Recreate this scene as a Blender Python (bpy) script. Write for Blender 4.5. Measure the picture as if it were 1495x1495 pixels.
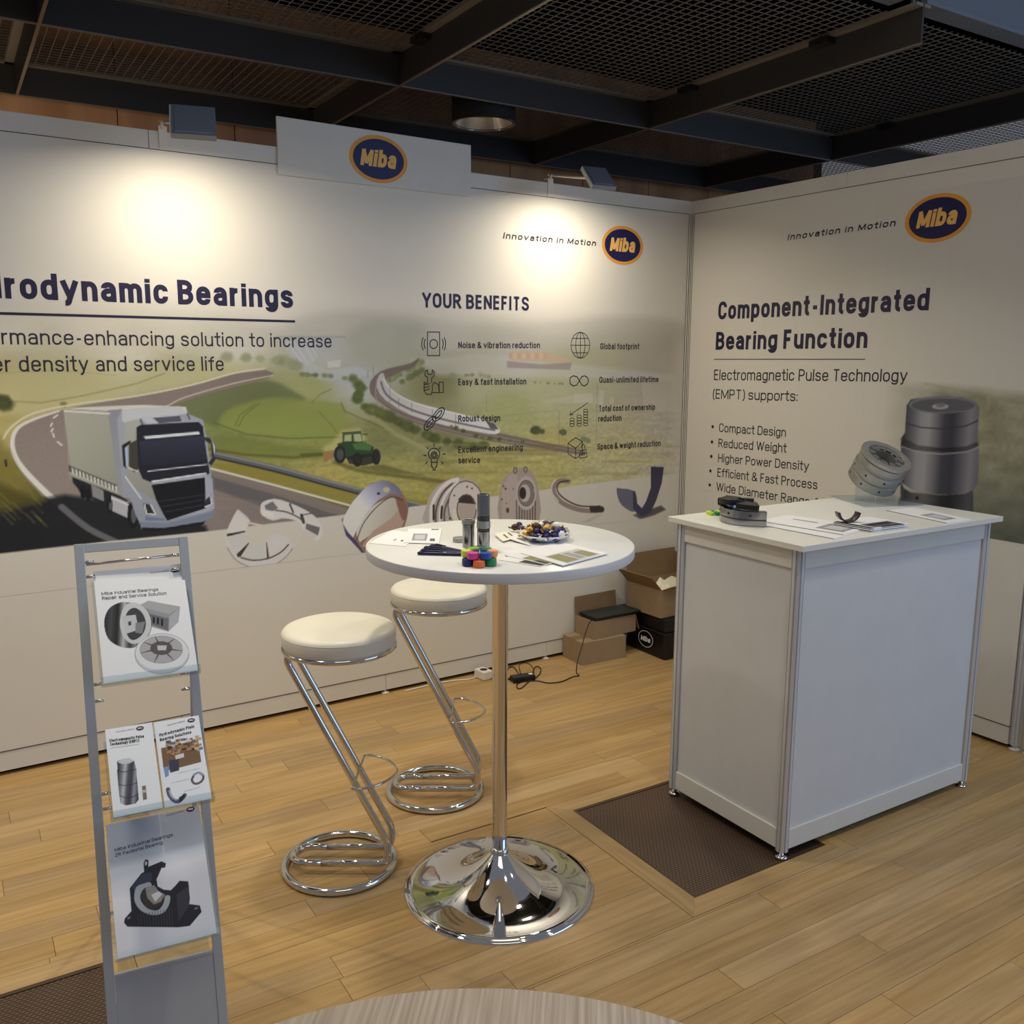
import bpy, bmesh, math, random
import numpy as np
from mathutils import Vector, Matrix
for o in list(bpy.data.objects): bpy.data.objects.remove(o)
S = bpy.context.scene; COL = S.collection; PI = math.pi
# ------------------------------------------------------------ camera
cam = bpy.data.cameras.new('camera'); co = bpy.data.objects.new('camera', cam); COL.objects.link(co)
cam.sensor_width = 36; cam.sensor_fit = 'HORIZONTAL'; cam.lens = 36*1338.65/1495; cam.clip_start = .02
_r = Vector([0.834307,-0.551275,0.005146]); _u = Vector([0.088101,0.142537,0.985861]); _f = Vector([0.544214,0.822058,-0.167487])
co.matrix_world = Matrix(((_r[0],_u[0],-_f[0],-3.799856),(_r[1],_u[1],-_f[1],-3.923728),(_r[2],_u[2],-_f[2],1.639313),(0,0,0,1)))
S.camera = co
# ------------------------------------------------------------ world, daylight, exposure
S.view_settings.view_transform = 'Standard'; S.view_settings.look = 'None'
S.view_settings.gamma = 1; S.view_settings.use_curve_mapping = False; S.view_settings.exposure = -0.06
W = bpy.data.worlds.new('hall_light'); S.world = W; W.use_nodes = True
W.node_tree.nodes['Background'].inputs[0].default_value = (.86, .88, 1, 1)
W.node_tree.nodes['Background'].inputs[1].default_value = .19
def area(name, loc, target, sx, sy, power, color, spread=180):
    l = bpy.data.lights.new(name, 'AREA'); l.shape = 'RECTANGLE'; l.size = sx; l.size_y = sy
    l.energy = power; l.color = color; l.spread = math.radians(spread)
    o = bpy.data.objects.new(name, l); COL.objects.link(o); o.location = loc
    o.rotation_euler = (Vector(target)-Vector(loc)).to_track_quat('-Z', 'Y').to_euler(); return o
def wall_spot(x, y, z, tx, ty, tz, power):
    l = bpy.data.lights.new('wall_washer', 'SPOT'); l.energy = power; l.color = (1, .86, .62); l.spot_size = math.radians(125); l.spot_blend = .55; l.shadow_soft_size = .03
    o = bpy.data.objects.new('wall_washer', l); COL.objects.link(o); o.location = (x, y, z); o.rotation_euler = (Vector((tx, ty, tz))-Vector((x, y, z))).to_track_quat('-Z', 'Y').to_euler()
area('added_wood_wall_fill', (-3.4, .85, 2.0), (-3.0, 1.5, 2.7), .8, .2, 3.5, (1, .82, .58))  # fill added behind the partition to brighten the wood wall, no fixture
wall_spot(-4.5, -.45, 2.40, -4.5, -.3, 0, 55)
area('daylight_from_hall_windows', (1.6, -6.4, 2.3), (-1.4, -1.8, .8), 3.2, 2.4, 74, (.38, .63, 1))
area('hall_ceiling_light', (-3.6, -4.6, 4.6), (-2.2, -1.0, .4), 2.2, 1.6, 20, (1, .93, .80))
for x_, y_, z_, w_ in ((-2.55, -1.25, 2.84, 7.4), (-3.6, -1.3, 2.84, 6.5), (-1.25, -1.2, 2.84, 5.4), (-2.0, -3.0, 3.4, 7), (-.6, -3.2, 3.4, 5)): area('ceiling_downlight', (x_, y_, z_), (x_, y_-.001, 0), .14, .14, w_, (1, .92, .73), 115)

# ------------------------------------------------------------ helpers
def lin(c): 
    return tuple(((v/255)/12.92 if v/255 <= .04045 else ((v/255+.055)/1.055)**2.4) for v in c[:3])
def mat(name, rgb, rough=.5, metal=0, spec=.5, coat=0, bump=None, noise=None, trans=0, ior=1.45, emit=None):
    m = bpy.data.materials.new(name); m.use_nodes = True; N = m.node_tree.nodes; K = m.node_tree.links
    b = N['Principled BSDF']; c = lin(rgb)
    b.inputs['Base Color'].default_value = (*c, 1); b.inputs['Roughness'].default_value = rough
    b.inputs['Metallic'].default_value = metal; b.inputs['Specular IOR Level'].default_value = spec
    b.inputs['Coat Weight'].default_value = coat; b.inputs['Transmission Weight'].default_value = trans
    b.inputs['IOR'].default_value = ior
    if emit: b.inputs['Emission Color'].default_value = (*lin(emit[0]), 1); b.inputs['Emission Strength'].default_value = emit[1]
    t = N.new('ShaderNodeTexCoord')
    sc, amt = noise or (9, .05)
    n = N.new('ShaderNodeTexNoise'); n.inputs['Scale'].default_value = sc; n.inputs['Detail'].default_value = 4
    K.new(t.outputs['Object'], n.inputs['Vector'])
    r = N.new('ShaderNodeMapRange'); r.inputs['To Min'].default_value = 1-amt; r.inputs['To Max'].default_value = 1+amt
    K.new(n.outputs['Fac'], r.inputs['Value'])
    x = N.new('ShaderNodeMix'); x.data_type = 'RGBA'; x.blend_type = 'MULTIPLY'; x.inputs[0].default_value = 1
    x.inputs[6].default_value = (*c, 1); K.new(r.outputs[0], x.inputs[7]); K.new(x.outputs[2], b.inputs['Base Color'])
    if bump:
        n2 = N.new('ShaderNodeTexNoise'); n2.inputs['Scale'].default_value = bump[0]; K.new(t.outputs['Object'], n2.inputs['Vector'])
        bp = N.new('ShaderNodeBump'); bp.inputs['Strength'].default_value = bump[1]; bp.inputs['Distance'].default_value = .002
        K.new(n2.outputs['Fac'], bp.inputs['Height']); K.new(bp.outputs[0], b.inputs['Normal'])
    return m
def mat_clear(name, tint=(240, 245, 248), gloss=.10):
    m = bpy.data.materials.new(name); m.use_nodes = True; N = m.node_tree.nodes; K = m.node_tree.links
    N.remove(N['Principled BSDF']); out = N['Material Output']
    t = N.new('ShaderNodeBsdfTransparent'); t.inputs[0].default_value = (*lin(tint), 1)
    g = N.new('ShaderNodeBsdfGlossy'); g.inputs['Roughness'].default_value = .03
    f = N.new('ShaderNodeLayerWeight'); f.inputs[0].default_value = .5; pw = N.new('ShaderNodeMath'); pw.operation = 'POWER'; pw.inputs[1].default_value = 4; K.new(f.outputs['Facing'], pw.inputs[0])
    a = N.new('ShaderNodeMath'); a.operation = 'MULTIPLY_ADD'; a.inputs[1].default_value = .5; a.inputs[2].default_value = gloss*.3; K.new(pw.outputs[0], a.inputs[0])
    x = N.new('ShaderNodeMixShader'); K.new(a.outputs[0], x.inputs[0]); K.new(t.outputs[0], x.inputs[1]); K.new(g.outputs[0], x.inputs[2])
    K.new(x.outputs[0], out.inputs[0]); return m
def mat_vcol(name, rough=.6, coat=0, spec=.35):
    m = bpy.data.materials.new(name); m.use_nodes = True; N = m.node_tree.nodes; K = m.node_tree.links
    b = N['Principled BSDF']; a = N.new('ShaderNodeVertexColor'); a.layer_name = 'Col'
    K.new(a.outputs[0], b.inputs['Base Color']); b.inputs['Roughness'].default_value = rough
    b.inputs['Coat Weight'].default_value = coat; b.inputs['Specular IOR Level'].default_value = spec; return m
M = {}
M['panel'] = mat('white_laminate', (222, 221, 216), .55, spec=.3)
M['beam'] = mat('white_powder_coat', (220, 219, 214), .4, spec=.4)
M['alu'] = mat('anodised_aluminium', (212, 216, 224), .35, .35)
M['alu_rack'] = mat('satin_aluminium', (186, 192, 200), .4, .3)
M['gap'] = mat('dark_joint', (60, 54, 50), .8)
M['chrome'] = mat('polished_chrome', (225, 226, 228), .04, 1, noise=(3, .01))
M['chromerod'] = mat('chrome_tube', (214, 214, 214), .09, 1, noise=(3, .01))
M['leather'] = mat('white_faux_leather', (226, 222, 210), .38, spec=.45, bump=(260, .08))
M['tabletop'] = mat('white_table_laminate', (238, 238, 238), .28, spec=.5)
M['edgeband'] = mat('grey_white_edge', (214, 216, 222), .4)
M['counter'] = mat('counter_white', (212, 214, 218), .5)
M['ctop'] = mat('counter_top_white', (226, 225, 220), .3)
M['steel'] = mat('machined_steel', (160, 162, 166), .17, 1, noise=(60, .08))
M['steel_d'] = mat('dark_steel', (92, 92, 94), .3, .9)
M['steel_s'] = mat('satin_grey_steel', (164, 164, 162), .42, .7, noise=(40, .1))
M['pad'] = mat('dark_bearing_pad', (38, 36, 36), .35, .3)
M['black'] = mat('black_plastic', (22, 22, 24), .35)
M['blackm'] = mat('matte_black', (26, 25, 25), .7)
M['laptop'] = mat('dark_grey_plastic', (44, 48, 50), .5)
M['card'] = mat('cardboard', (160, 138, 112), .85, spec=.1, noise=(14, .1))
M['card_d'] = mat('cardboard_inside', (134, 112, 86), .9, spec=.1, noise=(14, .1))
M['paper'] = mat('white_paper', (236, 236, 240), .5)
M['navy'] = mat('navy_print', (34, 30, 66), .5)
M['ink'] = mat('dark_ink', (44, 40, 58), .6)
M['grey_ink'] = mat('grey_ink', (92, 90, 88), .6)
M['orange'] = mat('orange_ring', (236, 166, 58), .5)
M['gold'] = mat('gold_letters', (248, 196, 104), .5)
M['lnavy'] = mat('logo_navy', (28, 26, 88), .45)
M['pen'] = mat('navy_pen', (18, 22, 62), .3)
M['clear'] = mat_clear('clear_acrylic')
M['white_cable'] = mat('white_cable', (225, 222, 215), .4)
M['iron'] = mat('dark_ceiling_steel', (60, 57, 56), .55, .1, noise=(5, .12))
M['iron_lit'] = mat('ceiling_flange_lit_edge', (130, 122, 110), .5, .1)  # lighter beam steel: flanges, and the highlight painted on lower edges
M['meshbar'] = mat('mesh_wire', (138, 132, 124), .5, .2)
M['void'] = mat('black_void', (10, 9, 9), .9, spec=0)
M['ibeam'] = mat('light_grey_steel_beam', (112, 118, 128), .5)
M['lampbody'] = mat('grey_lamp_housing', (146, 154, 170), .4, .4)
M['white_metal'] = mat('white_lamp_bracket', (226, 222, 212), .4)

class MB:
    def __init__(s): s.v = []; s.f = []; s.mi = []; s.sm = []
    def add(s, vs, fs, mi=0, sm=False):
        n = len(s.v); s.v += [tuple(v) for v in vs]; s.f += [tuple(i+n for i in f) for f in fs]
        s.mi += [mi]*len(fs); s.sm += [sm]*len(fs); return s
    def box(s, x0, x1, y0, y1, z0, z1, mi=0, mx=None):
        vs = [Vector((x, y, z)) for z in (z0, z1) for y in (y0, y1) for x in (x0, x1)]
        if mx is not None: vs = [mx @ v for v in vs]
        return s.add(vs, [(0,2,3,1),(4,5,7,6),(0,1,5,4),(2,6,7,3),(0,4,6,2),(1,3,7,5)], mi)
    def prism(s, pts, z0, z1, mi=0, mx=None):          # polygon in xy (ccw), extruded along z
        n = len(pts); vs = [Vector((p[0], p[1], z0)) for p in pts]+[Vector((p[0], p[1], z1)) for p in pts]
        if mx is not None: vs = [mx @ v for v in vs]
        return s.add(vs, [tuple(range(n-1, -1, -1)), tuple(range(n, 2*n))]+[(i, (i+1)%n, n+(i+1)%n, n+i) for i in range(n)], mi)
    def lathe(s, prof, n=48, mi=0, mx=None, a0=0, a1=2*PI, closed=False, sm=True, crisp=False):
        if crisp:
            q = prof+[prof[0]] if closed else prof
            for a, b in zip(q[:-1], q[1:]): s.lathe([a, b], n, mi, mx, a0, a1)
            if closed and abs(a1-a0) < 6.28:
                for t in (a0, a1):
                    vs = [Vector((r*math.cos(t), r*math.sin(t), z)) for r, z in prof]; s.add([mx @ v for v in vs] if mx is not None else vs, [tuple(range(len(prof)))], mi)
            return s
        full = abs(a1-a0) > 6.28; m = n if full else n+1; vs = []
        for i in range(m):
            t = a0+(a1-a0)*i/n
            for (r, z) in prof:
                v = Vector((r*math.cos(t), r*math.sin(t), z)); vs.append(mx @ v if mx is not None else v)
        k = len(prof); fs = []; kk = k if closed else k-1
        for i in range(n):
            j = (i+1) % m
            for q in range(kk): fs.append((i*k+q, j*k+q, j*k+(q+1)%k, i*k+(q+1)%k))
        if closed and not full:
            fs.append(tuple(range(k-1, -1, -1))); fs.append(tuple((m-1)*k+q for q in range(k)))
        return s.add(vs, fs, mi, sm)
    def tube(s, pts, r, n=10, mi=0, closed=False, caps=True):
        pts = [Vector(p) for p in pts]; m = len(pts); vs = []; fs = []
        up = None
        for i, p in enumerate(pts):
            a = pts[(i-1) % m] if (closed or i) else p; b = pts[(i+1) % m] if (closed or i < m-1) else p
            d = (b-a).normalized()
            if up is None: up = d.orthogonal().normalized()
            up = (up-d*up.dot(d)).normalized(); sd = d.cross(up)
            for k in range(n):
                t = 2*PI*k/n; vs.append(p+(up*math.cos(t)+sd*math.sin(t))*r)
        for i in range(m if closed else m-1):
            j = (i+1) % m
            for k in range(n): fs.append((i*n+k, i*n+(k+1)%n, j*n+(k+1)%n, j*n+k))
        if not closed and caps: fs += [tuple(range(n-1, -1, -1)), tuple((m-1)*n+k for k in range(n))]
        return s.add(vs, fs, mi, True)
    def mesh(s, name, mats):
        me = bpy.data.meshes.new(name); me.from_pydata(s.v, [], s.f)
        for m in (mats if isinstance(mats, (list, tuple)) else [mats]): me.materials.append(m)
        me.polygons.foreach_set('material_index', s.mi); me.polygons.foreach_set('use_smooth', s.sm); me.update(); return me
    def build(s, name, mats, parent=None, bev=0, loc=None, rot=None, kind=None):
        o = bpy.data.objects.new(name, s.mesh(name, mats)); COL.objects.link(o)
        if parent: o.parent = parent
        if loc is not None: o.location = loc
        if rot is not None: o.rotation_euler = rot
        if bev:
            b = o.modifiers.new('bevel', 'BEVEL'); b.width = bev; b.segments = 2; b.limit_method = 'ANGLE'
        if kind: o['kind'] = kind
        return o
def empty(name, loc=(0,0,0), rz=0, parent=None):
    o = bpy.data.objects.new(name, None); COL.objects.link(o); o.location = loc; o.rotation_euler = (0, 0, rz)
    o.empty_display_size = .05
    if parent: o.parent = parent
    return o
def tag(o, label, cat, group=None):
    o['label'] = label; o['category'] = cat
    if group: o['group'] = group
    return o
def struct(o): o['kind'] = 'structure'; return o
def copy_tree(o, parent=None):
    c = o.copy(); COL.objects.link(c); c.parent = parent
    for ch in list(o.children): copy_tree(ch, c)
    return c
def arc(cx, cy, r, a0, a1, n): return [(cx+r*math.cos(math.radians(a0+(a1-a0)*i/n)), cy+r*math.sin(math.radians(a0+(a1-a0)*i/n))) for i in range(n+1)]
def fillet(pts, r, n=5):                                # rounded 3D polyline
    pts = [Vector(p) for p in pts]; o = [pts[0]]
    for i in range(1, len(pts)-1):
        a, b, c = pts[i-1], pts[i], pts[i+1]; u = (a-b); v = (c-b)
        rr = min(r, u.length*.49, v.length*.49); p0 = b+u.normalized()*rr; p1 = b+v.normalized()*rr
        for k in range(n+1):
            t = k/n; o.append(p0*(1-t)**2+b*2*t*(1-t)+p1*t*t)
    return o+[pts[-1]]
def cat(pts, n=5, closed=True):                          # catmull-rom through control points
    m = len(pts); o = []
    rng = range(m if closed else m-1)
    for i in rng:
        g = lambda k: pts[k % m] if closed else pts[max(0, min(m-1, k))]
        p0, p1, p2, p3 = g(i-1), g(i), g(i+1), g(i+2)
        for k in range(n):
            t = k/n
            o.append(tuple(.5*((2*b)+(-a+c)*t+(2*a-5*b+4*c-d)*t*t+(-a+3*b-3*c+d)*t**3) for a, b, c, d in zip(p0, p1, p2, p3)))
    if not closed: o.append(tuple(pts[-1]))
    return o

# planes that carry print: origin, u axis, v axis, normal
class Plane:
    def __init__(s, o, u, v): s.o = Vector(o); s.u = Vector(u); s.v = Vector(v); s.n = s.u.cross(s.v)
    def at(s, x, y, h=0): return s.o+s.u*x+s.v*y+s.n*h
WB = Plane((0,0,0), (1,0,0), (0,0,1))                    # back wall: u = x, v = z, normal toward -y
WR = Plane((0,0,0), (0,-1,0), (0,0,1))                   # right wall: u = -y, v = z, normal toward -x
def RU(pts): return [(-a, b) for a, b in pts]

# ---- lettering: a condensed grotesque drawn as thick centre lines (cap height 1)
GL = {}
def _g(ch, w, *paths): GL[ch] = (w, paths)
_x = .71; _o = ('c', (0, _x, .2), (.4, _x, .2), (.4, 0, .2), (0, 0, .2))
_g(' ', .16); _g('a', .38, [(.02, .54), (.02, _x, .2), (.38, _x, .2), (.38, 0)], [(.38, .41), (0, .41, .18), (0, 0, .18), (.38, 0, .18), (.38, .22)])
_g('b', .4, _o, [(0, 1), (0, 0)]); _g('c', .38, [(.38, .50), (.38, _x, .2), (0, _x, .2), (0, 0, .2), (.38, 0, .2), (.38, .24)])
_g('d', .4, _o, [(.4, 1), (.4, 0)]); _g('e', .4, [(0, .37), (.4, .37), (.4, _x, .2), (0, _x, .2), (0, 0, .2), (.39, 0, .2), (.39, .19)])
_g('f', .21, [(.30, 1), (.10, 1, .14), (.10, 0)], [(-.09, _x), (.29, _x)]); _g('g', .4, _o, [(.4, _x), (.4, -.25, .2), (.02, -.25, .2), (.02, -.12)])
_g('h', .39, [(0, 1), (0, 0)], [(0, .45), (0, _x, .2), (.39, _x, .2), (.39, 0)]); _g('i', 0, [(0, _x), (0, 0)], [(0, 1.09), (0, .90)])
_g('j', .1, [(.1, _x), (.1, -.25, .1), (0, -.25)]); _g('k', .38, [(0, 1), (0, 0)], [(.36, _x), (0, .30)], [(.13, .42), (.40, 0)]); _g('l', 0, [(0, 1), (0, 0)])
_g('m', .68, [(0, _x), (0, 0)], [(0, .45), (0, _x, .17), (.34, _x, .17), (.34, 0)], [(.34, .45), (.34, _x, .17), (.68, _x, .17), (.68, 0)])
_g('n', .39, [(0, _x), (0, 0)], [(0, .45), (0, _x, .2), (.39, _x, .2), (.39, 0)]); _g('o', .4, _o)
_g('p', .4, _o, [(0, _x), (0, -.26)]); _g('q', .4, _o, [(.4, _x), (.4, -.26)]); _g('r', .19, [(0, _x), (0, 0)], [(0, .40), (0, _x-.01, .2), (.25, _x-.01)])
_g('s', .37, [(.36, .52), (.36, _x, .17), (.01, _x, .17), (.01, .40, .15), (.37, .34, .15), (.37, 0, .17), (0, 0, .17), (0, .19)])
_g('t', .21, [(.10, 1.0), (.10, 0, .13), (.28, 0)], [(-.09, _x), (.29, _x)]); _g('u', .39, [(0, _x), (0, 0, .2), (.39, 0, .2), (.39, .28)], [(.39, _x), (.39, 0)])
_g('v', .42, [(0, _x), (.21, 0), (.42, _x)]); _g('w', .62, [(0, _x), (.16, 0), (.31, _x), (.46, 0), (.62, _x)]); _g('x', .4, [(0, _x), (.4, 0)], [(.4, _x), (0, 0)])
_g('y', .42, [(0, _x), (.21, .02)], [(.42, _x), (.19, -.05), (.14, -.25, .06), (.02, -.25)]); _g('z', .36, [(.0, _x), (.36, _x), (0, 0), (.37, 0)])
_g('A', .5, [(0, 0), (.25, 1), (.5, 0)], [(.09, .3), (.41, .3)]); _g('B', .44, [(0, 0), (0, 1), (.41, 1, .22), (.41, .53, .22), (0, .53)], [(0, .53), (.44, .53, .22), (.44, 0, .22), (0, 0)])
_g('C', .46, [(.46, .70), (.46, 1, .24), (0, 1, .24), (0, 0, .24), (.46, 0, .24), (.46, .32)]); _g('D', .46, [(0, 0), (0, 1), (.46, 1, .26), (.46, 0, .26), (0, 0), (0, .1)])
_g('E', .36, [(.38, 1), (0, 1), (0, 0), (.38, 0)], [(0, .53), (.34, .53)]); _g('F', .35, [(.37, 1), (0, 1), (0, 0)], [(0, .5), (.32, .5)])
_g('G', .46, [(.46, .70), (.46, 1, .24), (0, 1, .24), (0, 0, .24), (.46, 0, .24), (.46, .46), (.26, .46)]); _g('H', .46, [(0, 0), (0, 1)], [(.46, 0), (.46, 1)], [(0, .52), (.46, .52)])
_g('I', 0, [(0, 0), (0, 1)]); _g('K', .46, [(0, 0), (0, 1)], [(.44, 1), (0, .38)], [(.15, .58), (.47, 0)]); _g('M', .62, [(0, 0), (0, 1), (.31, .08), (.62, 1), (.62, 0)])
_g('N', .46, [(0, 0), (0, 1), (.46, 0), (.46, 1)]); _g('O', .48, ('c', (0, 1, .25), (.48, 1, .25), (.48, 0, .25), (0, 0, .25))); _g('Q', .48, ('c', (0, 1, .25), (.48, 1, .25), (.48, 0, .25), (0, 0, .25)), [(.28, .2), (.5, -.04)])
_g('P', .42, [(0, 0), (0, 1), (.42, 1, .24), (.42, .45, .24), (0, .45)]); _g('R', .44, [(0, 0), (0, 1), (.42, 1, .22), (.42, .50, .22), (0, .50)], [(.2, .5), (.45, 0)])
_g('S', .44, [(.43, .74), (.43, 1, .22), (.01, 1, .22), (.01, .56, .2), (.44, .46, .2), (.44, 0, .22), (0, 0, .22), (0, .27)]); _g('T', .44, [(0, 1), (.44, 1)], [(.22, 1), (.22, 0)])
_g('U', .46, [(0, 1), (0, 0, .24), (.46, 0, .24), (.46, 1)]); _g('W', .76, [(0, 1), (.19, 0), (.38, 1), (.57, 0), (.76, 1)]); _g('Y', .48, [(0, 1), (.24, .42), (.48, 1)], [(.24, .42), (.24, 0)]); _g('Z', .42, [(0, 1), (.42, 1), (0, 0), (.43, 0)])
_g('&', .54, [(.56, 0), (.08, .70), (.08, 1, .16), (.38, 1, .16), (.38, .66, .14), (0, .40, .16), (0, 0, .2), (.38, 0, .2), (.54, .40)]); _g('-', .22, [(0.02, .37), (.2, .37)])
_g('(', .1, [(.14, 1.08), (0, .86, .2), (0, .0, .2), (.14, -.22)]); _g(')', .1, [(0, 1.08), (.14, .86, .2), (.14, .0, .2), (0, -.22)]); _g(':', 0, [(0, .68), (0, .52)], [(0, .13), (0, -.05)]); _g('1', .16, [(0, .78), (.15, 1), (.15, 0)])
def _strip(pts, closed, w, out):
    n = len(pts); L = []; hw = w/2
    for i in range(n):
        a = pts[i-1] if (i or closed) else None; c = pts[(i+1) % n] if (i < n-1 or closed) else None; b = pts[i]
        d1 = (b-a).normalized() if a is not None else (c-b).normalized(); d2 = (c-b).normalized() if c is not None else d1
        n1 = Vector((-d1.y, d1.x)); n2 = Vector((-d2.y, d2.x)); m = n1+n2
        m = n1.copy() if m.length < .2 else m.normalized(); k = min(1/max(m.dot(n1), .3), 1.25)
        L.append((b+m*hw*k, b-m*hw*k))
    v, f = out; o = len(v)
    for l_, r_ in L: v += [l_, r_]
    for i in range(n if closed else n-1):
        j = (i+1) % n; f.append((o+2*i+1, o+2*j+1, o+2*j, o+2*i))
def _round(path, cap, k, w):
    closed = path[0] == 'c'; P_ = [q for q in path if q != 'c']
    pts = [Vector((q[0]*k, q[1]*(cap-w)+w/2)) for q in P_]; rs = [(q[2] if len(q) > 2 else 0) for q in P_]; n = len(pts); o = []
    for i, b in enumerate(pts):
        if rs[i] == 0 or (not closed and i in (0, n-1)): o.append(b); continue
        a, c = pts[i-1], pts[(i+1) % n]; u = a-b; v = c-b
        ru = min(rs[i]*cap*1.12, u.length*.5 if (closed or rs[i-1]) else u.length*.98); rv = min(rs[i]*cap*1.12, v.length*.5 if (closed or rs[(i+1) % n]) else v.length*.98)
        p0 = b+u.normalized()*ru; p1 = b+v.normalized()*rv; kk = .60
        for s in range(6):
            t = s/5; q0 = p0.lerp(b, kk); q1 = p1.lerp(b, kk)
            o.append(p0*(1-t)**3+q0*3*t*(1-t)**2+q1*3*t*t*(1-t)+p1*t**3)
    if not closed:                                        # square caps
        for e_, g_ in ((0, 1), (-1, -2)):
            d_ = (o[e_]-o[g_]).normalized()
            if P_[e_][1] in (0, 1, _x, -.26, -.25) and abs(d_.y) > .3: o[e_] = o[e_]+d_*w*.5
            elif P_[e_][1] in (.37, .53) and abs(d_.x) > .9: o[e_] = o[e_]+d_*w*.2
    r = [o[0]]
    for q in o[1:]:
        if (q-r[-1]).length > 1e-5: r.append(q)
    if closed and (r[0]-r[-1]).length < 1e-5: r.pop()
    return r, closed
def text(plane, body, pts, m, parent, h=.0012, wt=.13, shear=0., space=1., ref=None, name='lettering', capb=None):
    """pts: baseline left, baseline right, top of a capital"""
    (x0, y0), (x1, y1), (xt, yt) = pts; cap = abs(yt-y0) if capb is None else capb
    def units(s): return sum(GL[c][0] for c in s)
    def gaps(s): return len(s)-1
    r = ref or body; w = wt*cap; gap = (.10*space+.02)*cap
    tot = x1-x0                                           # tot = k*units*cap + n*w + gaps*gap  (spaces take no stroke)
    ns = len(r.replace(' ', '')); k = (tot-ns*w-gaps(r)*gap*.55)/(units(r)*cap+gaps(r)*gap*.45/1)
    if k < .5: k = tot/(units(r)*cap+ns*w+gaps(r)*gap); w *= k; gap *= k
    else: gap = gap*(.55+.45*k)
    k *= cap
    wid = lambda s: units(s)*k+len(s.replace(' ', ''))*w+gaps(s)*gap
    x = tot-wid(body) if ref else 0; out = ([], []); hs_ = []
    for c in body:
        gw, paths = GL[c]
        for p_ in paths:
            q, cl_ = _round(p_, cap, k, w); q = [Vector((v.x+x+w/2, v.y)) for v in q]
            segs = [[q[0]]]
            for i_ in range(1, len(q)):
                segs[-1].append(q[i_])
                if not cl_ and i_ < len(q)-1:
                    a_ = (q[i_]-q[i_-1]).normalized(); b_ = (q[i_+1]-q[i_]).normalized(); dt = a_.dot(b_)
                    if dt < .5:
                        ex = w*(.5 if dt > -.35 else .16); segs[-1][-1] = q[i_]+a_*ex; segs.append([q[i_]-b_*ex])
            for si, sg in enumerate(segs): _strip(sg, cl_, w, out); hs_ += [.00012*paths.index(p_)+.00005*si]*(len(out[0])-len(hs_))

        x += gw*k+gap+(w if c != ' ' else 0)
    mb = MB(); P = []
    for v, dh in zip(out[0], hs_):
        yb = y0+(y1-y0)*(v.x/tot) if ref is None else (y0+y1)/2
        P.append(plane.at(x0+v.x+shear*(v.y-.4*cap), yb+v.y, h+dh))
    mb.add(P, out[1]); return mb.build(name, m, parent)

def strokes(plane, lines, w, m, parent, h=.0012, name='symbol'):
    mb = MB(); hw = w/2
    for ln in lines:
        pts = [Vector(p) for p in ln]
        for a, b in zip(pts[:-1], pts[1:]):
            d = b-a
            if d.length < 1e-6: continue
            d.normalize(); n = Vector((-d.y, d.x))*hw; e = d*hw*.5
            q = [a-e-n, b+e-n, b+e+n, a-e+n]
            mb.add([plane.at(v.x, v.y, h) for v in q], [(0, 1, 2, 3)])
    return mb.build(name, m, parent)
def disc(plane, c, rx, ry, m, parent, h, name, n=48, r0=0):
    mb = MB()
    P = [plane.at(c[0]+rx*math.cos(2*PI*i/n), c[1]+ry*math.sin(2*PI*i/n), h) for i in range(n)]
    if r0:
        P += [plane.at(c[0]+rx*r0*math.cos(2*PI*i/n), c[1]+ry*r0*math.sin(2*PI*i/n), h) for i in range(n)]
        mb.add(P, [(i, (i+1) % n, n+(i+1) % n, n+i) for i in range(n)])
    else: mb.add(P, [tuple(range(n))])
    return mb.build(name, m, parent)
def logo(plane, c, rx, ry, parent, h=.0012):
    r = disc(plane, c, rx, ry, M['orange'], parent, h, 'logo_ring')
    disc(plane, c, rx*.87, ry*.84, M['lnavy'], parent, h+.0004, 'logo_oval')
    w = rx*.60; y = c[1]-ry*.33; hh = ry*.74
    text(plane, 'Miba', [(c[0]-w, y), (c[0]+w, y), (c[0]-w, y+hh)], M['gold'], parent, h+.0008, wt=.225, shear=.16, space=.5, name='logo_lettering')

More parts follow.
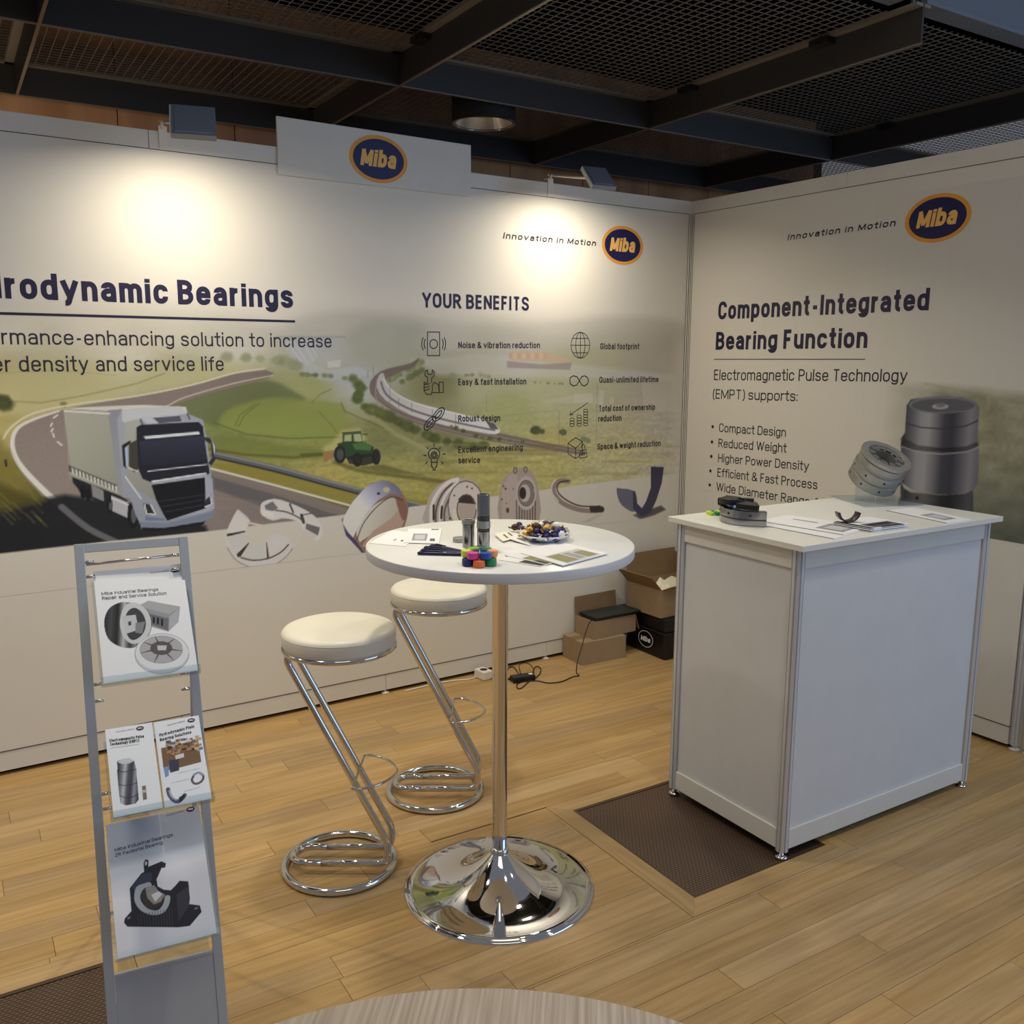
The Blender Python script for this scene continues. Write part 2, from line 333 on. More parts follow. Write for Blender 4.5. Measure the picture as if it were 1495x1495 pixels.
# ------------------------------------------------------------ painted prints: fine grids with a colour per vertex
class Paint:
    def __init__(s, u0, u1, v0, v1, step, base=(240,240,240)):
        s.u0, s.u1, s.v0, s.v1 = u0, u1, v0, v1
        s.nu = int(round((u1-u0)/step))+1; s.nv = int(round((v1-v0)/step))+1; s.st = step
        s.U = np.linspace(u0, u1, s.nu); s.V = np.linspace(v0, v1, s.nv); s.c = np.zeros((s.nv, s.nu, 3)); s.c[:] = base
    def win(s, a, b, c, d):
        i0 = max(0, int((a-s.u0)/s.st)-1); i1 = min(s.nu, int((b-s.u0)/s.st)+3)
        j0 = max(0, int((c-s.v0)/s.st)-1); j1 = min(s.nv, int((d-s.v0)/s.st)+3)
        return i0, i1, j0, j1
    def blend(s, w, cov, col, a=1):
        i0, i1, j0, j1 = w; cov = (cov*a)[..., None]; s.c[j0:j1, i0:i1] = s.c[j0:j1, i0:i1]*(1-cov)+np.asarray(col, float)*cov
    def poly(s, pts, col, a=1, f=0, grad=None, noise=0, sm=0):
        if sm: pts = cat(pts, sm)
        p = np.array(pts); f = max(f, s.st*.9)
        w = s.win(p[:, 0].min()-f, p[:, 0].max()+f, p[:, 1].min()-f, p[:, 1].max()+f); i0, i1, j0, j1 = w
        if i1 <= i0 or j1 <= j0: return
        X, Y = np.meshgrid(s.U[i0:i1], s.V[j0:j1]); ins = np.zeros(X.shape, bool); dd = np.full(X.shape, 1e9)
        for k in range(len(p)):
            x0, y0 = p[k-1]; x1, y1 = p[k]
            if y0 != y1:
                cnd = ((y0 > Y) != (y1 > Y)) & (X < (x1-x0)*(Y-y0)/(y1-y0)+x0); ins ^= cnd
            ex, ey = x1-x0, y1-y0; l2 = ex*ex+ey*ey+1e-12
            t = np.clip(((X-x0)*ex+(Y-y0)*ey)/l2, 0, 1); d = (X-x0-t*ex)**2+(Y-y0-t*ey)**2; dd = np.minimum(dd, d)
        sd = np.sqrt(dd)*np.where(ins, 1, -1); cov = np.clip(.5+sd/f, 0, 1)
        C = np.asarray(col, float)
        if grad is not None:                              # (colour2, from, to)
            c2, g0, g1 = grad; g0 = np.array(g0); g1 = np.array(g1); dv = g1-g0
            t = np.clip(((X-g0[0])*dv[0]+(Y-g0[1])*dv[1])/(dv*dv).sum(), 0, 1)[..., None]; C = C*(1-t)+np.asarray(c2, float)*t
        else: C = np.broadcast_to(C, X.shape+(3,))
        if noise:
            rs = np.random.RandomState(len(pts)*7+int(abs(p[0, 0])*999)); C = C*(1+noise*rs.randn(*X.shape))[..., None]
        s.blend(w, cov, C, a)
    def line(s, pts, wd, col, a=1, f=0, taper=None):
        p = np.array(pts); f = max(f, s.st*.9); r = wd/2
        w = s.win(p[:, 0].min()-r-f, p[:, 0].max()+r+f, p[:, 1].min()-r-f, p[:, 1].max()+r+f); i0, i1, j0, j1 = w
        if i1 <= i0 or j1 <= j0: return
        X, Y = np.meshgrid(s.U[i0:i1], s.V[j0:j1]); cov = np.zeros(X.shape); n = len(p)-1
        for k in range(n):
            x0, y0 = p[k]; x1, y1 = p[k+1]; ex, ey = x1-x0, y1-y0; l2 = ex*ex+ey*ey+1e-12
            t = np.clip(((X-x0)*ex+(Y-y0)*ey)/l2, 0, 1); d = np.sqrt((X-x0-t*ex)**2+(Y-y0-t*ey)**2)
            rr = r if taper is None else (wd+(taper-wd)*(k+t)/n)/2
            cov = np.maximum(cov, np.clip(.5+(rr-d)/f, 0, 1))
        s.blend(w, cov, col, a)
    def build(s, name, m, parent, fn, conv=None):         # fn(U, V arrays) -> (x, y, z arrays)
        X, Y = np.meshgrid(s.U, s.V); P = np.stack(fn(X, Y), -1).reshape(-1, 3).astype(np.float32)
        nu, nv = s.nu, s.nv; i = (np.arange(nv-1)[:, None]*nu+np.arange(nu-1)[None]).ravel()
        q = np.stack([i, i+1, i+1+nu, i+nu], -1).astype(np.int32)
        me = bpy.data.meshes.new(name); me.vertices.add(len(P)); me.vertices.foreach_set('co', P.ravel())
        me.loops.add(q.size); me.loops.foreach_set('vertex_index', q.ravel())
        me.polygons.add(len(q)); me.polygons.foreach_set('loop_start', np.arange(0, q.size, 4, dtype=np.int32))
        me.polygons.foreach_set('loop_total', np.full(len(q), 4, np.int32)); me.update(calc_edges=True)
        c = np.clip(s.c/255, 0, 1)
        if conv is not None: c = conv(c, X, Y)
        a = me.color_attributes.new('Col', 'BYTE_COLOR', 'POINT')
        a.data.foreach_set('color_srgb', np.concatenate([c.reshape(-1, 3), np.ones((nu*nv, 1))], 1).astype(np.float32).ravel())
        me.materials.append(m); o = bpy.data.objects.new(name, me); COL.objects.link(o); o.parent = parent; return o
def s2l(c): return np.where(c <= .04045, c/12.92, ((c+.055)/1.055)**2.4)
def l2s(c): return np.where(c <= .0031308, c*12.92, 1.055*np.clip(c, 1e-9, None)**(1/2.4)-.055)
def vnoise(x, y, seed, n=64):                              # smooth tiled value noise
    rs = np.random.RandomState(seed); g = rs.rand(n, n); xi = np.floor(x).astype(int); yi = np.floor(y).astype(int)
    fx = x-xi; fy = y-yi; fx = fx*fx*(3-2*fx); fy = fy*fy*(3-2*fy); G = lambda a, b: g[b % n, a % n]
    return (G(xi, yi)*(1-fx)+G(xi+1, yi)*fx)*(1-fy)+(G(xi, yi+1)*(1-fx)+G(xi+1, yi+1)*fx)*fy
PRINT = mat_vcol('printed_fabric', .62, spec=.3)
GLOSSY = mat_vcol('glossy_print', .45, spec=.25)

# ============================================================ THE ROOM
# ---- floor: oak boards laid parallel to the booth, two metal grates let into them
TH = -.03; HO = Vector((-1.882, -1.44, 0)); cT, sT = math.cos(TH), math.sin(TH)
def loc2w(a, b): return HO.x+a*cT-b*sT, HO.y+a*sT+b*cT
def w2loc(x, y): dx, dy = x-HO.x, y-HO.y; return dx*cT+dy*sT, -dx*sT+dy*cT
floor = struct(empty('floor', (HO.x, HO.y, 0), TH))
m = bpy.data.materials.new('oiled_oak_boards'); m.use_nodes = True; M['oak'] = m
N = m.node_tree.nodes; K = m.node_tree.links; b = N['Principled BSDF']
tc = N.new('ShaderNodeTexCoord'); oi = N.new('ShaderNodeObjectInfo')
mp = N.new('ShaderNodeMapping'); K.new(tc.outputs['Object'], mp.inputs[0]); mp.inputs['Scale'].default_value = (1.1, 22, 1)
ad = N.new('ShaderNodeVectorMath'); ad.operation = 'ADD'; K.new(mp.outputs[0], ad.inputs[0])
sc = N.new('ShaderNodeVectorMath'); sc.operation = 'SCALE'; sc.inputs[3].default_value = 37; cx_ = N.new('ShaderNodeCombineXYZ')
for i in range(3): K.new(oi.outputs['Random'], cx_.inputs[i])
K.new(cx_.outputs[0], sc.inputs[0]); K.new(sc.outputs[0], ad.inputs[1])
n1 = N.new('ShaderNodeTexNoise'); n1.inputs['Scale'].default_value = 2.2; n1.inputs['Detail'].default_value = 6; n1.inputs['Distortion'].default_value = .7
K.new(ad.outputs[0], n1.inputs['Vector'])
cr = N.new('ShaderNodeValToRGB'); K.new(n1.outputs[0], cr.inputs[0])
cr.color_ramp.elements[0].position = .3; cr.color_ramp.elements[0].color = (*lin((164, 132, 86)), 1)
cr.color_ramp.elements[1].position = .7; cr.color_ramp.elements[1].color = (*lin((190, 158, 110)), 1)
hs = N.new('ShaderNodeHueSaturation'); K.new(cr.outputs[0], hs.inputs['Color'])
mr = N.new('ShaderNodeMapRange'); mr.inputs['To Min'].default_value = .88; mr.inputs['To Max'].default_value = 1.08
K.new(oi.outputs['Random'], mr.inputs['Value']); K.new(mr.outputs[0], hs.inputs['Value'])
wn = N.new('ShaderNodeTexWhiteNoise'); wn.noise_dimensions = '1D'; K.new(oi.outputs['Random'], wn.inputs['W'])
mr2 = N.new('ShaderNodeMapRange'); mr2.inputs['To Min'].default_value = .92; mr2.inputs['To Max'].default_value = 1.06
K.new(wn.outputs[0], mr2.inputs['Value']); K.new(mr2.outputs[0], hs.inputs['Saturation'])
K.new(hs.outputs[0], b.inputs['Base Color']); b.inputs['Roughness'].default_value = .42; b.inputs['Specular IOR Level'].default_value = .35
bp = N.new('ShaderNodeBump'); bp.inputs['Strength'].default_value = .12; bp.inputs['Distance'].default_value = .001
K.new(n1.outputs[0], bp.inputs['Height']); K.new(bp.outputs[0], b.inputs['Normal'])

HOLES = [(0, .60, -.645, 0), (-2.19, -1.59, -.675, -.03)]; FR = .072
MB().box(-4.5, 4.5, -3.6, 3.6, -.05, -.012).build('subfloor', M['gap'], floor)
def subtract(r, h):
    x0, x1, y0, y1 = r; a0, a1, b0, b1 = h
    if x1 <= a0 or x0 >= a1 or y1 <= b0 or y0 >= b1: return [r]
    o = []
    if y0 < b0: o.append((x0, x1, y0, b0))
    if y1 > b1: o.append((x0, x1, b1, y1))
    c0, c1 = max(y0, b0), min(y1, b1)
    if x0 < a0: o.append((x0, a0, c0, c1))
    if x1 > a1: o.append((a1, x1, c0, c1))
    return o
rnd = random.Random(5); boards = []
RW_ = .099; y = -3.3
while y < 2.9:
    x = -4.3-rnd.random()*.8
    while x < 4.2:
        ln = rnd.choice((.7, .9, 1.1, 1.4))*rnd.uniform(.9, 1.1)
        rs = [(x, x+ln, y, y+RW_)]
        for h in HOLES:
            g = (h[0]-FR, h[1]+FR, h[2]-FR, h[3]+FR); rs = [q for r in rs for q in subtract(r, g)]
        boards += [r for r in rs if r[1]-r[0] > .01 and r[3]-r[2] > .006]
        x += ln
    y += RW_
def size_in_view(r):
    cx, cy = loc2w((r[0]+r[1])/2, (r[2]+r[3])/2); best = 0
    for t in (0, .25, .5, .75, 1):
        wx, wy = loc2w(r[0]+(r[1]-r[0])*t, (r[2]+r[3])/2); d = Vector((wx, wy, 0))-co.matrix_world.translation
        z = d.dot(_f)
        if z > .3 and abs(d.dot(_r)/z) < .6 and abs(d.dot(_u)/z) < .6: best = max(best, (r[1]-r[0])*(r[3]-r[2])/z/z)
    if wx > .1 or wy > .1: best *= .01
    return best
boards.sort(key=size_in_view, reverse=True)
for i, r in enumerate(boards[:292]):
    cx, cy = (r[0]+r[1])/2, (r[2]+r[3])/2; hx, hy = (r[1]-r[0])/2-.0005, (r[3]-r[2])/2-.0005; dz = rnd.uniform(-.0003, .0003)
    mb = MB(); e = .0008
    mb.add([(-hx,-hy,-.012),(hx,-hy,-.012),(hx,hy,-.012),(-hx,hy,-.012),(-hx,-hy,-e),(hx,-hy,-e),(hx,hy,-e),(-hx,hy,-e),
            (-hx+e,-hy+e,dz),(hx-e,-hy+e,dz),(hx-e,hy-e,dz),(-hx+e,hy-e,dz)],
           [(8,9,10,11),(4,5,9,8),(5,6,10,9),(6,7,11,10),(7,4,8,11),(0,1,5,4),(1,2,6,5),(2,3,7,6),(3,0,4,7)])
    mb.build('floorboard', M['oak'], floor, loc=(cx, cy, 0))
mb = MB()
for r in boards[292:]: mb.box(r[0]+.0005, r[1]-.0005, r[2]+.0005, r[3]-.0005, -.012, 0)
mb.build('distant_floorboards', M['oak'], floor, kind='stuff')
for (a0, a1, b0, b1) in HOLES:                            # mitred frame boards round each grate
    f = FR-.001
    for k, pts in enumerate(([(a0, b1), (a1, b1), (a1+f, b1+f), (a0-f, b1+f)], [(a0-f, b0-f), (a1+f, b0-f), (a1, b0), (a0, b0)],
                             [(a0-f, b0-f), (a0, b0), (a0, b1), (a0-f, b1+f)], [(a1, b0), (a1+f, b0-f), (a1+f, b1+f), (a1, b1)])):
        c = (sum(p[0] for p in pts)/4, sum(p[1] for p in pts)/4); q = [(p[0]-c[0], p[1]-c[1]) for p in pts]
        if k > 1: q = [(y_, -x_) for x_, y_ in q]
        MB().prism(q, -.012, .0004).build('frame_board', M['oak'], floor, loc=(c[0], c[1], 0), rot=(0, 0, PI/2 if k > 1 else 0), bev=.0008)
# grates: perforated dark sheet
m = bpy.data.materials.new('perforated_brown_metal'); m.use_nodes = True; N = m.node_tree.nodes; K = m.node_tree.links; b = N['Principled BSDF']
tc = N.new('ShaderNodeTexCoord'); mp = N.new('ShaderNodeMapping'); mp.inputs['Scale'].default_value = (1/.0145, 1/.0100, 1); K.new(tc.outputs['Object'], mp.inputs[0])
vo = N.new('ShaderNodeTexVoronoi'); vo.feature = 'F1'; vo.inputs['Scale'].default_value = 1; vo.inputs['Randomness'].default_value = 0; vo.voronoi_dimensions = '2D'
sx_ = N.new('ShaderNodeSeparateXYZ'); K.new(mp.outputs[0], sx_.inputs[0])
fl = N.new('ShaderNodeMath'); fl.operation = 'FLOOR'; K.new(sx_.outputs[1], fl.inputs[0])
hf = N.new('ShaderNodeMath'); hf.operation = 'MULTIPLY'; hf.inputs[1].default_value = .5; K.new(fl.outputs[0], hf.inputs[0])
ax = N.new('ShaderNodeMath'); ax.operation = 'ADD'; K.new(sx_.outputs[0], ax.inputs[0]); K.new(hf.outputs[0], ax.inputs[1])
cb = N.new('ShaderNodeCombineXYZ'); K.new(ax.outputs[0], cb.inputs[0]); K.new(sx_.outputs[1], cb.inputs[1]); K.new(cb.outputs[0], vo.inputs['Vector'])
cr = N.new('ShaderNodeValToRGB'); K.new(vo.outputs['Distance'], cr.inputs[0])
cr.color_ramp.elements[0].position = .30; cr.color_ramp.elements[0].color = (.002, .0015, .001, 1)
cr.color_ramp.elements[1].position = .38; cr.color_ramp.elements[1].color = (*lin((106, 84, 70)), 1)
K.new(cr.outputs[0], b.inputs['Base Color']); b.inputs['Roughness'].default_value = .45; b.inputs['Metallic'].default_value = .3
M['grate'] = m
for i, (a0, a1, b0, b1) in enumerate(HOLES):
    cx, cy = (a0+a1)/2, (b0+b1)/2; w_ = loc2w(cx, cy); hx, hy = (a1-a0)/2, (b1-b0)/2
    g = empty('floor_grate', (w_[0], w_[1], 0), TH)
    MB().box(-hx+.012, hx-.012, -hy+.012, hy-.012, -.010, -.0035).build('perforated_sheet', M['grate'], g)
    mb = MB()
    for q in ((-hx+.001, hx-.001, -hy+.001, -hy+.012), (-hx+.001, hx-.001, hy-.012, hy-.001), (-hx+.001, -hx+.012, -hy+.012, hy-.012), (hx-.012, hx-.001, -hy+.012, hy-.012)):
        mb.box(*q, -.0115, -.0012)
    mb.build('edge_frame', mat('brown_edge_metal', (84, 66, 52), .5, .3), g)
    tag(g, ('dark brown perforated metal grate in the floor beside the white counter', 'dark brown perforated metal grate in the floor behind the brochure stand')[i], 'floor grate')

# ---- back wall of the booth
wall = struct(empty('wall_back'))
for k in range(5):
    x1 = -.97*k; x0 = x1-.97
    MB().box(x0+.001, x1-.001, 0, .036, .1, 2.43).build('wall_panel', M['panel'], wall)
    MB().box(x0+.001, x1-.001, 0, .036, .019, .0985).build('bottom_rail', M['beam'], wall, bev=.001)
    MB().box(x0+.001, x1-.001, -.002, .036, 2.4315, 2.5).build('top_rail', M['beam'], wall, bev=.001)
    f = MB(); f.lathe([(.003, .0), (.02, 0), (.02, .005), (.006, .009), (.006, .022)], 16); f.build('foot', M['white_cable'], wall, loc=(x0, .012, 0))
MB().box(-4.85, -.022, -.0022, .01, .0984, .1012).build('joint', M['gap'], wall); MB().box(-4.85, -.022, -.0022, .01, 2.4292, 2.4318).build('joint', M['gap'], wall)
MB().box(-4.85, 0, .034, .038, .0005, .019).build('gap_shade_strip', M['void'], wall)  # black strip standing in for the dark shade under the wall
# corner post with three ridges
mb = MB()
P_ = [(-.020, -.002), (-.016, -.008), (-.012, -.002), (-.008, -.004), (-.006, -.012), (-.001, -.013), (-.004, -.018), (-.002, -.024), (.006, -.022), (.03, -.02), (.03, .03), (-.02, .03)]
mb.prism(P_, .02, 2.5)
cp = mb.build('wall_corner', M['beam']); struct(cp)
for gx, gy in ((-.0205, -.0035), (-.0085, -.0065), (-.0048, -.0155), (-.0022, -.0245)): MB().box(gx-.0008, gx+.0008, gy-.0008, gy+.0008, .03, 2.431).build('groove', M['gap'], cp)
MB().lathe([(.003, 0), (.02, 0), (.02, .005), (.006, .009), (.006, .022)], 16).build('foot', M['white_cable'], cp, loc=(0, 0, 0))

# ---- right wall of the booth
wallr = struct(empty('wall_right'))
for k in range(2):
    y1 = -.024-1.0*k; y0 = y1-1.0 if k == 0 else -2.017
    MB().box(0, .036, y0+.001, y1-.001, .1, 2.43).build('wall_panel', M['panel'], wallr)
    MB().box(0, .036, y0+.001, y1-.001, .019, .0985).build('bottom_rail', M['beam'], wallr, bev=.001)
    MB().box(-.002, .036, y0+.001, y1-.001, 2.4315, 2.5).build('top_rail', M['beam'], wallr, bev=.001)
MB().box(-.0022, .01, -2.017, -.025, .0984, .1012).build('joint', M['gap'], wallr); MB().box(-.0022, .01, -2.017, -.025, 2.4292, 2.4318).build('joint', M['gap'], wallr)
MB().box(.034, .038, -2.017, -.024, .0005, .019).build('gap_shade_strip', M['void'], wallr)  # same black strip for the shade under the right wall
def post_profile(r=.02, n=8):
    o = []
    for i in range(n):
        a = 2*PI*i/n
        for da, k in ((-.30, 1), (-.13, 1), (-.12, .72), (.12, .72), (.13, 1), (.30, 1)): o.append((r*k*math.cos(a+da+PI/n), r*k*math.sin(a+da+PI/n)))
    return o
for k, yy in enumerate((-2.037, -2.095)):
    MB().prism([(x+.018, y+yy) for x, y in post_profile()], .022, 2.5).build('post', M['alu'], wallr)
    MB().lathe([(.003, 0), (.021, 0), (.021, .005), (.007, .009), (.007, .024)], 18).build('foot', M['white_cable'], wallr, loc=(.018, yy, 0))

# ---- brown wood wall of the hall behind the booth
far = struct(empty('wall_far'))
m = bpy.data.materials.new('brown_wood_veneer'); m.use_nodes = True; N = m.node_tree.nodes; K = m.node_tree.links; b = N['Principled BSDF']
tc = N.new('ShaderNodeTexCoord'); mp = N.new('ShaderNodeMapping'); mp.inputs['Scale'].default_value = (3, 3, .6); K.new(tc.outputs['Object'], mp.inputs[0])
n1 = N.new('ShaderNodeTexNoise'); n1.inputs['Scale'].default_value = 1.6; n1.inputs['Detail'].default_value = 5; K.new(mp.outputs[0], n1.inputs['Vector'])
cr = N.new('ShaderNodeValToRGB'); K.new(n1.outputs[0], cr.inputs[0])
cr.color_ramp.elements[0].position = .3; cr.color_ramp.elements[0].color = (*lin((176, 122, 78)), 1)
cr.color_ramp.elements[1].position = .75; cr.color_ramp.elements[1].color = (*lin((226, 172, 120)), 1)
K.new(cr.outputs[0], b.inputs['Base Color']); b.inputs['Roughness'].default_value = .5; M['wood'] = m
for k in range(13):
    x0 = -5.2+.62*k
    MB().box(x0+.003, x0+.617, 1.5, 1.53, 0, 3.6).build('wood_panel', M['wood'], far)
MB().box(-5.3, 3, 1.531, 1.56, 0, 3.6).build('backing', M['blackm'], far)
MB().box(.05, 3, .04, .08, 0, 2.4).build('light_block_panel', M['blackm'], far)  # unseen black panel added to block stray light behind the booth

# ---- open steel ceiling grid with welded mesh
ceil = struct(empty('ceiling', (-.17, .19, 2.9), TH))
DX = 1.53; cols = [DX*k for k in range(-3, 3)]; rows = [0, 1.17]; YE = -1.60
def beam(x0, x1, y0, y1, along):
    mb = MB(); t = .006
    if along == 'x':
        mb.box(x0, x1, y0-t, y0+t, 0, .15); mb.box(x0, x1, y0-t-.0006, y0+t+.0006, -.002, .003, 1); mb.box(x0, x1, y0-.045, y0-t, .138, .15, 1); mb.box(x0, x1, y0+t, y0+.045, .138, .15, 1)  # thin bottom strip is a painted highlight along the beam edge
    else:
        mb.box(x0-t, x0+t, y0, y1, 0, .15); mb.box(x0-t-.0006, x0+t+.0006, y0, y1, -.002, .003, 1); mb.box(x0-.045, x0-t, y0, y1, .138, .15, 1); mb.box(x0+t, x0+.045, y0, y1, .138, .15, 1)
    return mb.build('beam', [M['iron'], M['iron_lit']], ceil)
for yy in rows:
    for a, b_ in zip(cols[:-1], cols[1:]): beam(a+.006, b_-.006, yy, yy, 'x')
for xx in cols:
    beam(xx, xx, YE-.10, 1.164, 'y')
ys = [YE+.02, 0, 1.17]
for a, b_ in zip(cols[:-1], cols[1:]):
    for c, d in zip(ys[:-1], ys[1:]):
        mb = MB(); nx = int((b_-a)/.045); ny = int((d-c)/.045)
        for i in range(1, nx): x = a+(b_-a)*i/nx; mb.box(x-.0014, x+.0014, c+.02, d-.02, .151, .155)
        for j in range(1, ny): y = c+(d-c)*j/ny; mb.box(a+.02, b_-.02, y-.0011, y+.0011, .1545, .1575)
        mb.build('mesh_panel', M['meshbar'], ceil)
MB().box(-5.5, 4, YE-.02, 2, .75, .8).build('slab', M['void'], ceil)
# pale I-beam along the open edge, lit by the hall
for a, b_ in zip(cols[:-1], cols[1:]):
    mb = MB(); mb.box(a+.05, b_-.05, YE-.01, YE+.0, .19, .42); mb.box(a+.05, b_-.05, YE-.07, YE+.03, .17, .185); mb.box(a+.05, b_-.05, YE-.07, YE+.03, .42, .435)
    mb.build('edge_beam', M['ibeam'], ceil)
for xx in cols: MB().box(xx-.02, xx+.02, YE-.10, YE-.072, .15, .75).build('hanger', M['iron'], ceil)
MB().box(-5.5, 4, YE+.06, YE+.10, .436, 1.2).build('red_fascia', mat('dark_red_paint', (96, 40, 56), .6), ceil)
for (cx, cy) in ((-1.53-.012, -.30), (-.012, -.35), (1.53-.012, -.42), (-.012, -1.22), (-3.06, -.5)):   # mesh clamps on the beams
    mb = MB(); mb.box(cx-.05, cx+.01, cy-.05, cy+.05, .112, .137); mb.tube([(cx-.045, cy, .13), (cx-.065, cy-.02, .10), (cx-.06, cy-.03, .15), (cx-.04, cy-.03, .17)], .003, 6)
    mb.build('mesh_clamp', M['blackm'], ceil)

# ---- header board with logo on the back wall
hb = empty('header_board', (-1.926, -.008, 2.388))
tag(hb, 'white header board with an oval navy logo standing above the back wall', 'sign')
MB().box(-.471, .471, -.006, .005, 0, .232).build('board', M['panel'], hb, bev=.001)

# ============================================================ THE PRINTED WALLS
def sheet(name, plane, u0, u1, v0, v1, h, m, parent):
    mb = MB(); mb.add([plane.at(u, v, h) for u, v in ((u0, v0), (u1, v0), (u1, v1), (u0, v1))], [(0, 1, 2, 3)]); return mb.build(name, m, parent)
WHITE = mat('print_white', (224, 222, 216), .62, spec=.3, noise=(2, .005)); WL = np.array(lin((224, 222, 216)))
sheet('print_sheet', WB, -4.85, -.021, .1, 2.431, .0006, WHITE, wall)
sheet('print_sheet', WR, .026, 2.017, .1, 2.431, .0006, WHITE, wallr)
# the print's own colours: measured next to the print's white at the same height
ZK = [.7, .9, 1.3, 1.64, 1.9, 2.1, 2.4]
def conv_back(c, X, Y):
    w = np.stack([np.interp(Y, ZK, k) for k in ([168,172,186,208,228,238,240], [158,163,178,202,222,232,234], [145,150,163,184,202,212,214])], -1)/255
    return l2s(np.clip(s2l(c)/s2l(w)*WL, 0, .86))
def white_at(x, z): return [float(np.interp(z, ZK, k)) for k in ([168,172,186,208,228,238,240], [158,163,178,202,222,232,234], [145,150,163,184,202,212,214])]
p = Paint(-4.3, -.022, .72, 2.02, .004)
X, Y = np.meshgrid(p.U, p.V)
wh = np.stack([np.interp(Y, ZK, k) for k in ([168,172,186,208,228,238,240], [158,163,178,202,222,232,234], [145,150,163,184,202,212,214])], -1)
# scattered colours of the landscape
PT = [(-3.4729,1.7544),(-3.1705,1.7487),(-2.8639,1.7419),(-3.4904,1.5292),(-3.2584,1.5265),(-2.8742,1.5552),(-2.432,1.8659),(-2.1853,1.7856),(-1.918,1.7611),(-1.7776,1.7007),(-2.2217,1.6502),(-2.0606,1.5124),(-2.2903,1.509),(-2.3596,1.3356),(-2.6609,1.3523),(-2.6134,1.1085),(-2.2008,1.2678),(-2.2065,1.0803),(-1.9282,1.2557),(-1.9321,1.0613),(-1.5968,1.241),(-1.4001,1.5046),(-1.2369,1.3645),(-0.9815,1.4997),(-1.155,1.6398),(-0.7561,1.497),(-0.2685,1.4913),(-0.1009,1.2538),(-1.4005,1.094),(-0.9764,1.141),(-0.5069,1.1162),(-0.1986,1.0604),(-0.9743,0.9948),(-3.4728,1.1681),(-3.4345,1.0594),(-3.4908,0.9313),(-1.5926,1.7677),(-0.9868,1.8664),(-0.2853,1.9062),(-0.0925,1.6444),(-1.6325,1.5073),(-2.5099,1.4297),(-3.5023,1.3769),(-1.934,0.963),(-1.5988,1.004),(-1.2351,1.0129),(-0.5995,0.9305),(-2.8822,1.4106),(-3.3607,1.424),(-3.0533,1.6316),(-2.5873,1.6907),(-0.0898,1.0141)]
PC = [(210,203,180),(203,196,175),(194,189,168),(172,162,112),(170,163,120),(158,155,118),(215,208,190),(190,186,166),(180,177,155),(158,158,136),(172,172,162),(165,165,158),(146,147,96),(118,124,62),(108,114,62),(126,116,54),(122,122,62),(150,136,74),(110,110,66),(150,140,75),(112,110,72),(160,158,122),(148,148,98),(163,160,122),(178,174,160),(163,160,128),(163,157,138),(163,155,140),(150,140,82),(158,147,92),(164,154,115),(165,157,132),(154,145,92),(110,100,44),(48,46,20),(24,24,18),(186,181,165),(205,198,180),(190,182,162),(176,168,150),(116,114,74),(100,104,60),(160,148,92),(128,116,60),(136,126,66),(150,140,84),(158,150,112),(140,138,100),(166,156,110),(196,190,166),(190,186,168),(165,156,138)]
P0 = np.array(PT); C0 = np.array(PC, float); num = np.zeros(X.shape+(3,)); den = np.zeros(X.shape)
for (a, b_), cc in zip(P0, C0):
    w = 1/((X-a)**2+(1.5*(Y-b_))**2+.0016)**1.6; num += w[..., None]*cc; den += w
land = num/den[..., None]
tex = (vnoise(X*9+3, Y*60, 3)-.5)*.10+(vnoise(X*50, Y*90, 4)-.5)*.12+(vnoise(X*120, Y*160, 5)-.5)*.08
fade = np.clip((2.02-Y-.0)/.42, 0, 1); land = land*(1+(tex*np.clip((1.52-Y)/.4, .12, 1))[..., None])
k = np.clip((1.90-Y)/.20, 0, 1); k = (k*k*(3-2*k))[..., None]; p.c = wh*(1-k)+land*k
ez = np.clip((X+.13)/.10, 0, 1)[..., None]; p.c = p.c*(1-.65*ez)+wh*.65*ez
def pb(pts, col, **kw): p.poly(pts, col, **kw)
def pl(pts, w, col, **kw): p.line(pts, w, col, **kw)
# far hills, dam, water
pb([(-2.3436,1.7817),(-2.1188,1.8323),(-1.9166,1.8291),(-1.6298,1.799),(-1.3998,1.7782),(-0.9861,1.8146),(-0.5301,1.8548),(-0.0751,1.8367),(-0.0696,1.7217),(-0.9843,1.693),(-1.631,1.6702),(-2.1225,1.6964),(-2.3457,1.7231)], (180,176,160), a=.45, f=.05, sm=3)
pb([(-2.1052,1.727),(-1.9861,1.7904),(-1.8473,1.8),(-1.704,1.7654),(-1.7776,1.7007),(-1.742,1.6533),(-1.8507,1.6052),(-2.0244,1.6051),(-2.0902,1.6663)], (156,157,136), a=.4, f=.05, sm=3)
pb([(-2.4228,1.716),(-2.1219,1.7207),(-2.1057,1.7088),(-2.2471,1.659),(-2.2616,1.6051),(-2.1981,1.5748),(-2.0587,1.5897),(-1.9742,1.5583),(-2.0939,1.5251),(-2.2253,1.5355),(-2.3203,1.5573),(-2.3644,1.6346)], (172,174,170), a=.75, f=.012)
for a_ in ([(-2.3836,1.6991),(-2.3184,1.611)], [(-2.3527,1.6995),(-2.2872,1.5991)], [(-2.3152,1.7029),(-2.2612,1.6171)], [(-2.2837,1.7034),(-2.2478,1.6351)]): pl(a_, .006, (192,192,186), a=.6)
pl([(-2.4258,1.716),(-2.1053,1.7209)], .008, (150,148,136), a=.6); pb([(-2.197,1.6111),(-2.1346,1.6203),(-2.1355,1.5868),(-2.1978,1.5839)], (192,190,178), a=.8)
pb([(-2.3197,1.5752),(-2.1266,1.55),(-1.9223,1.5486),(-1.78,1.5412),(-1.9228,1.5234),(-2.0608,1.5062),(-2.2255,1.5264)], (160,162,158), a=.6, f=.02)
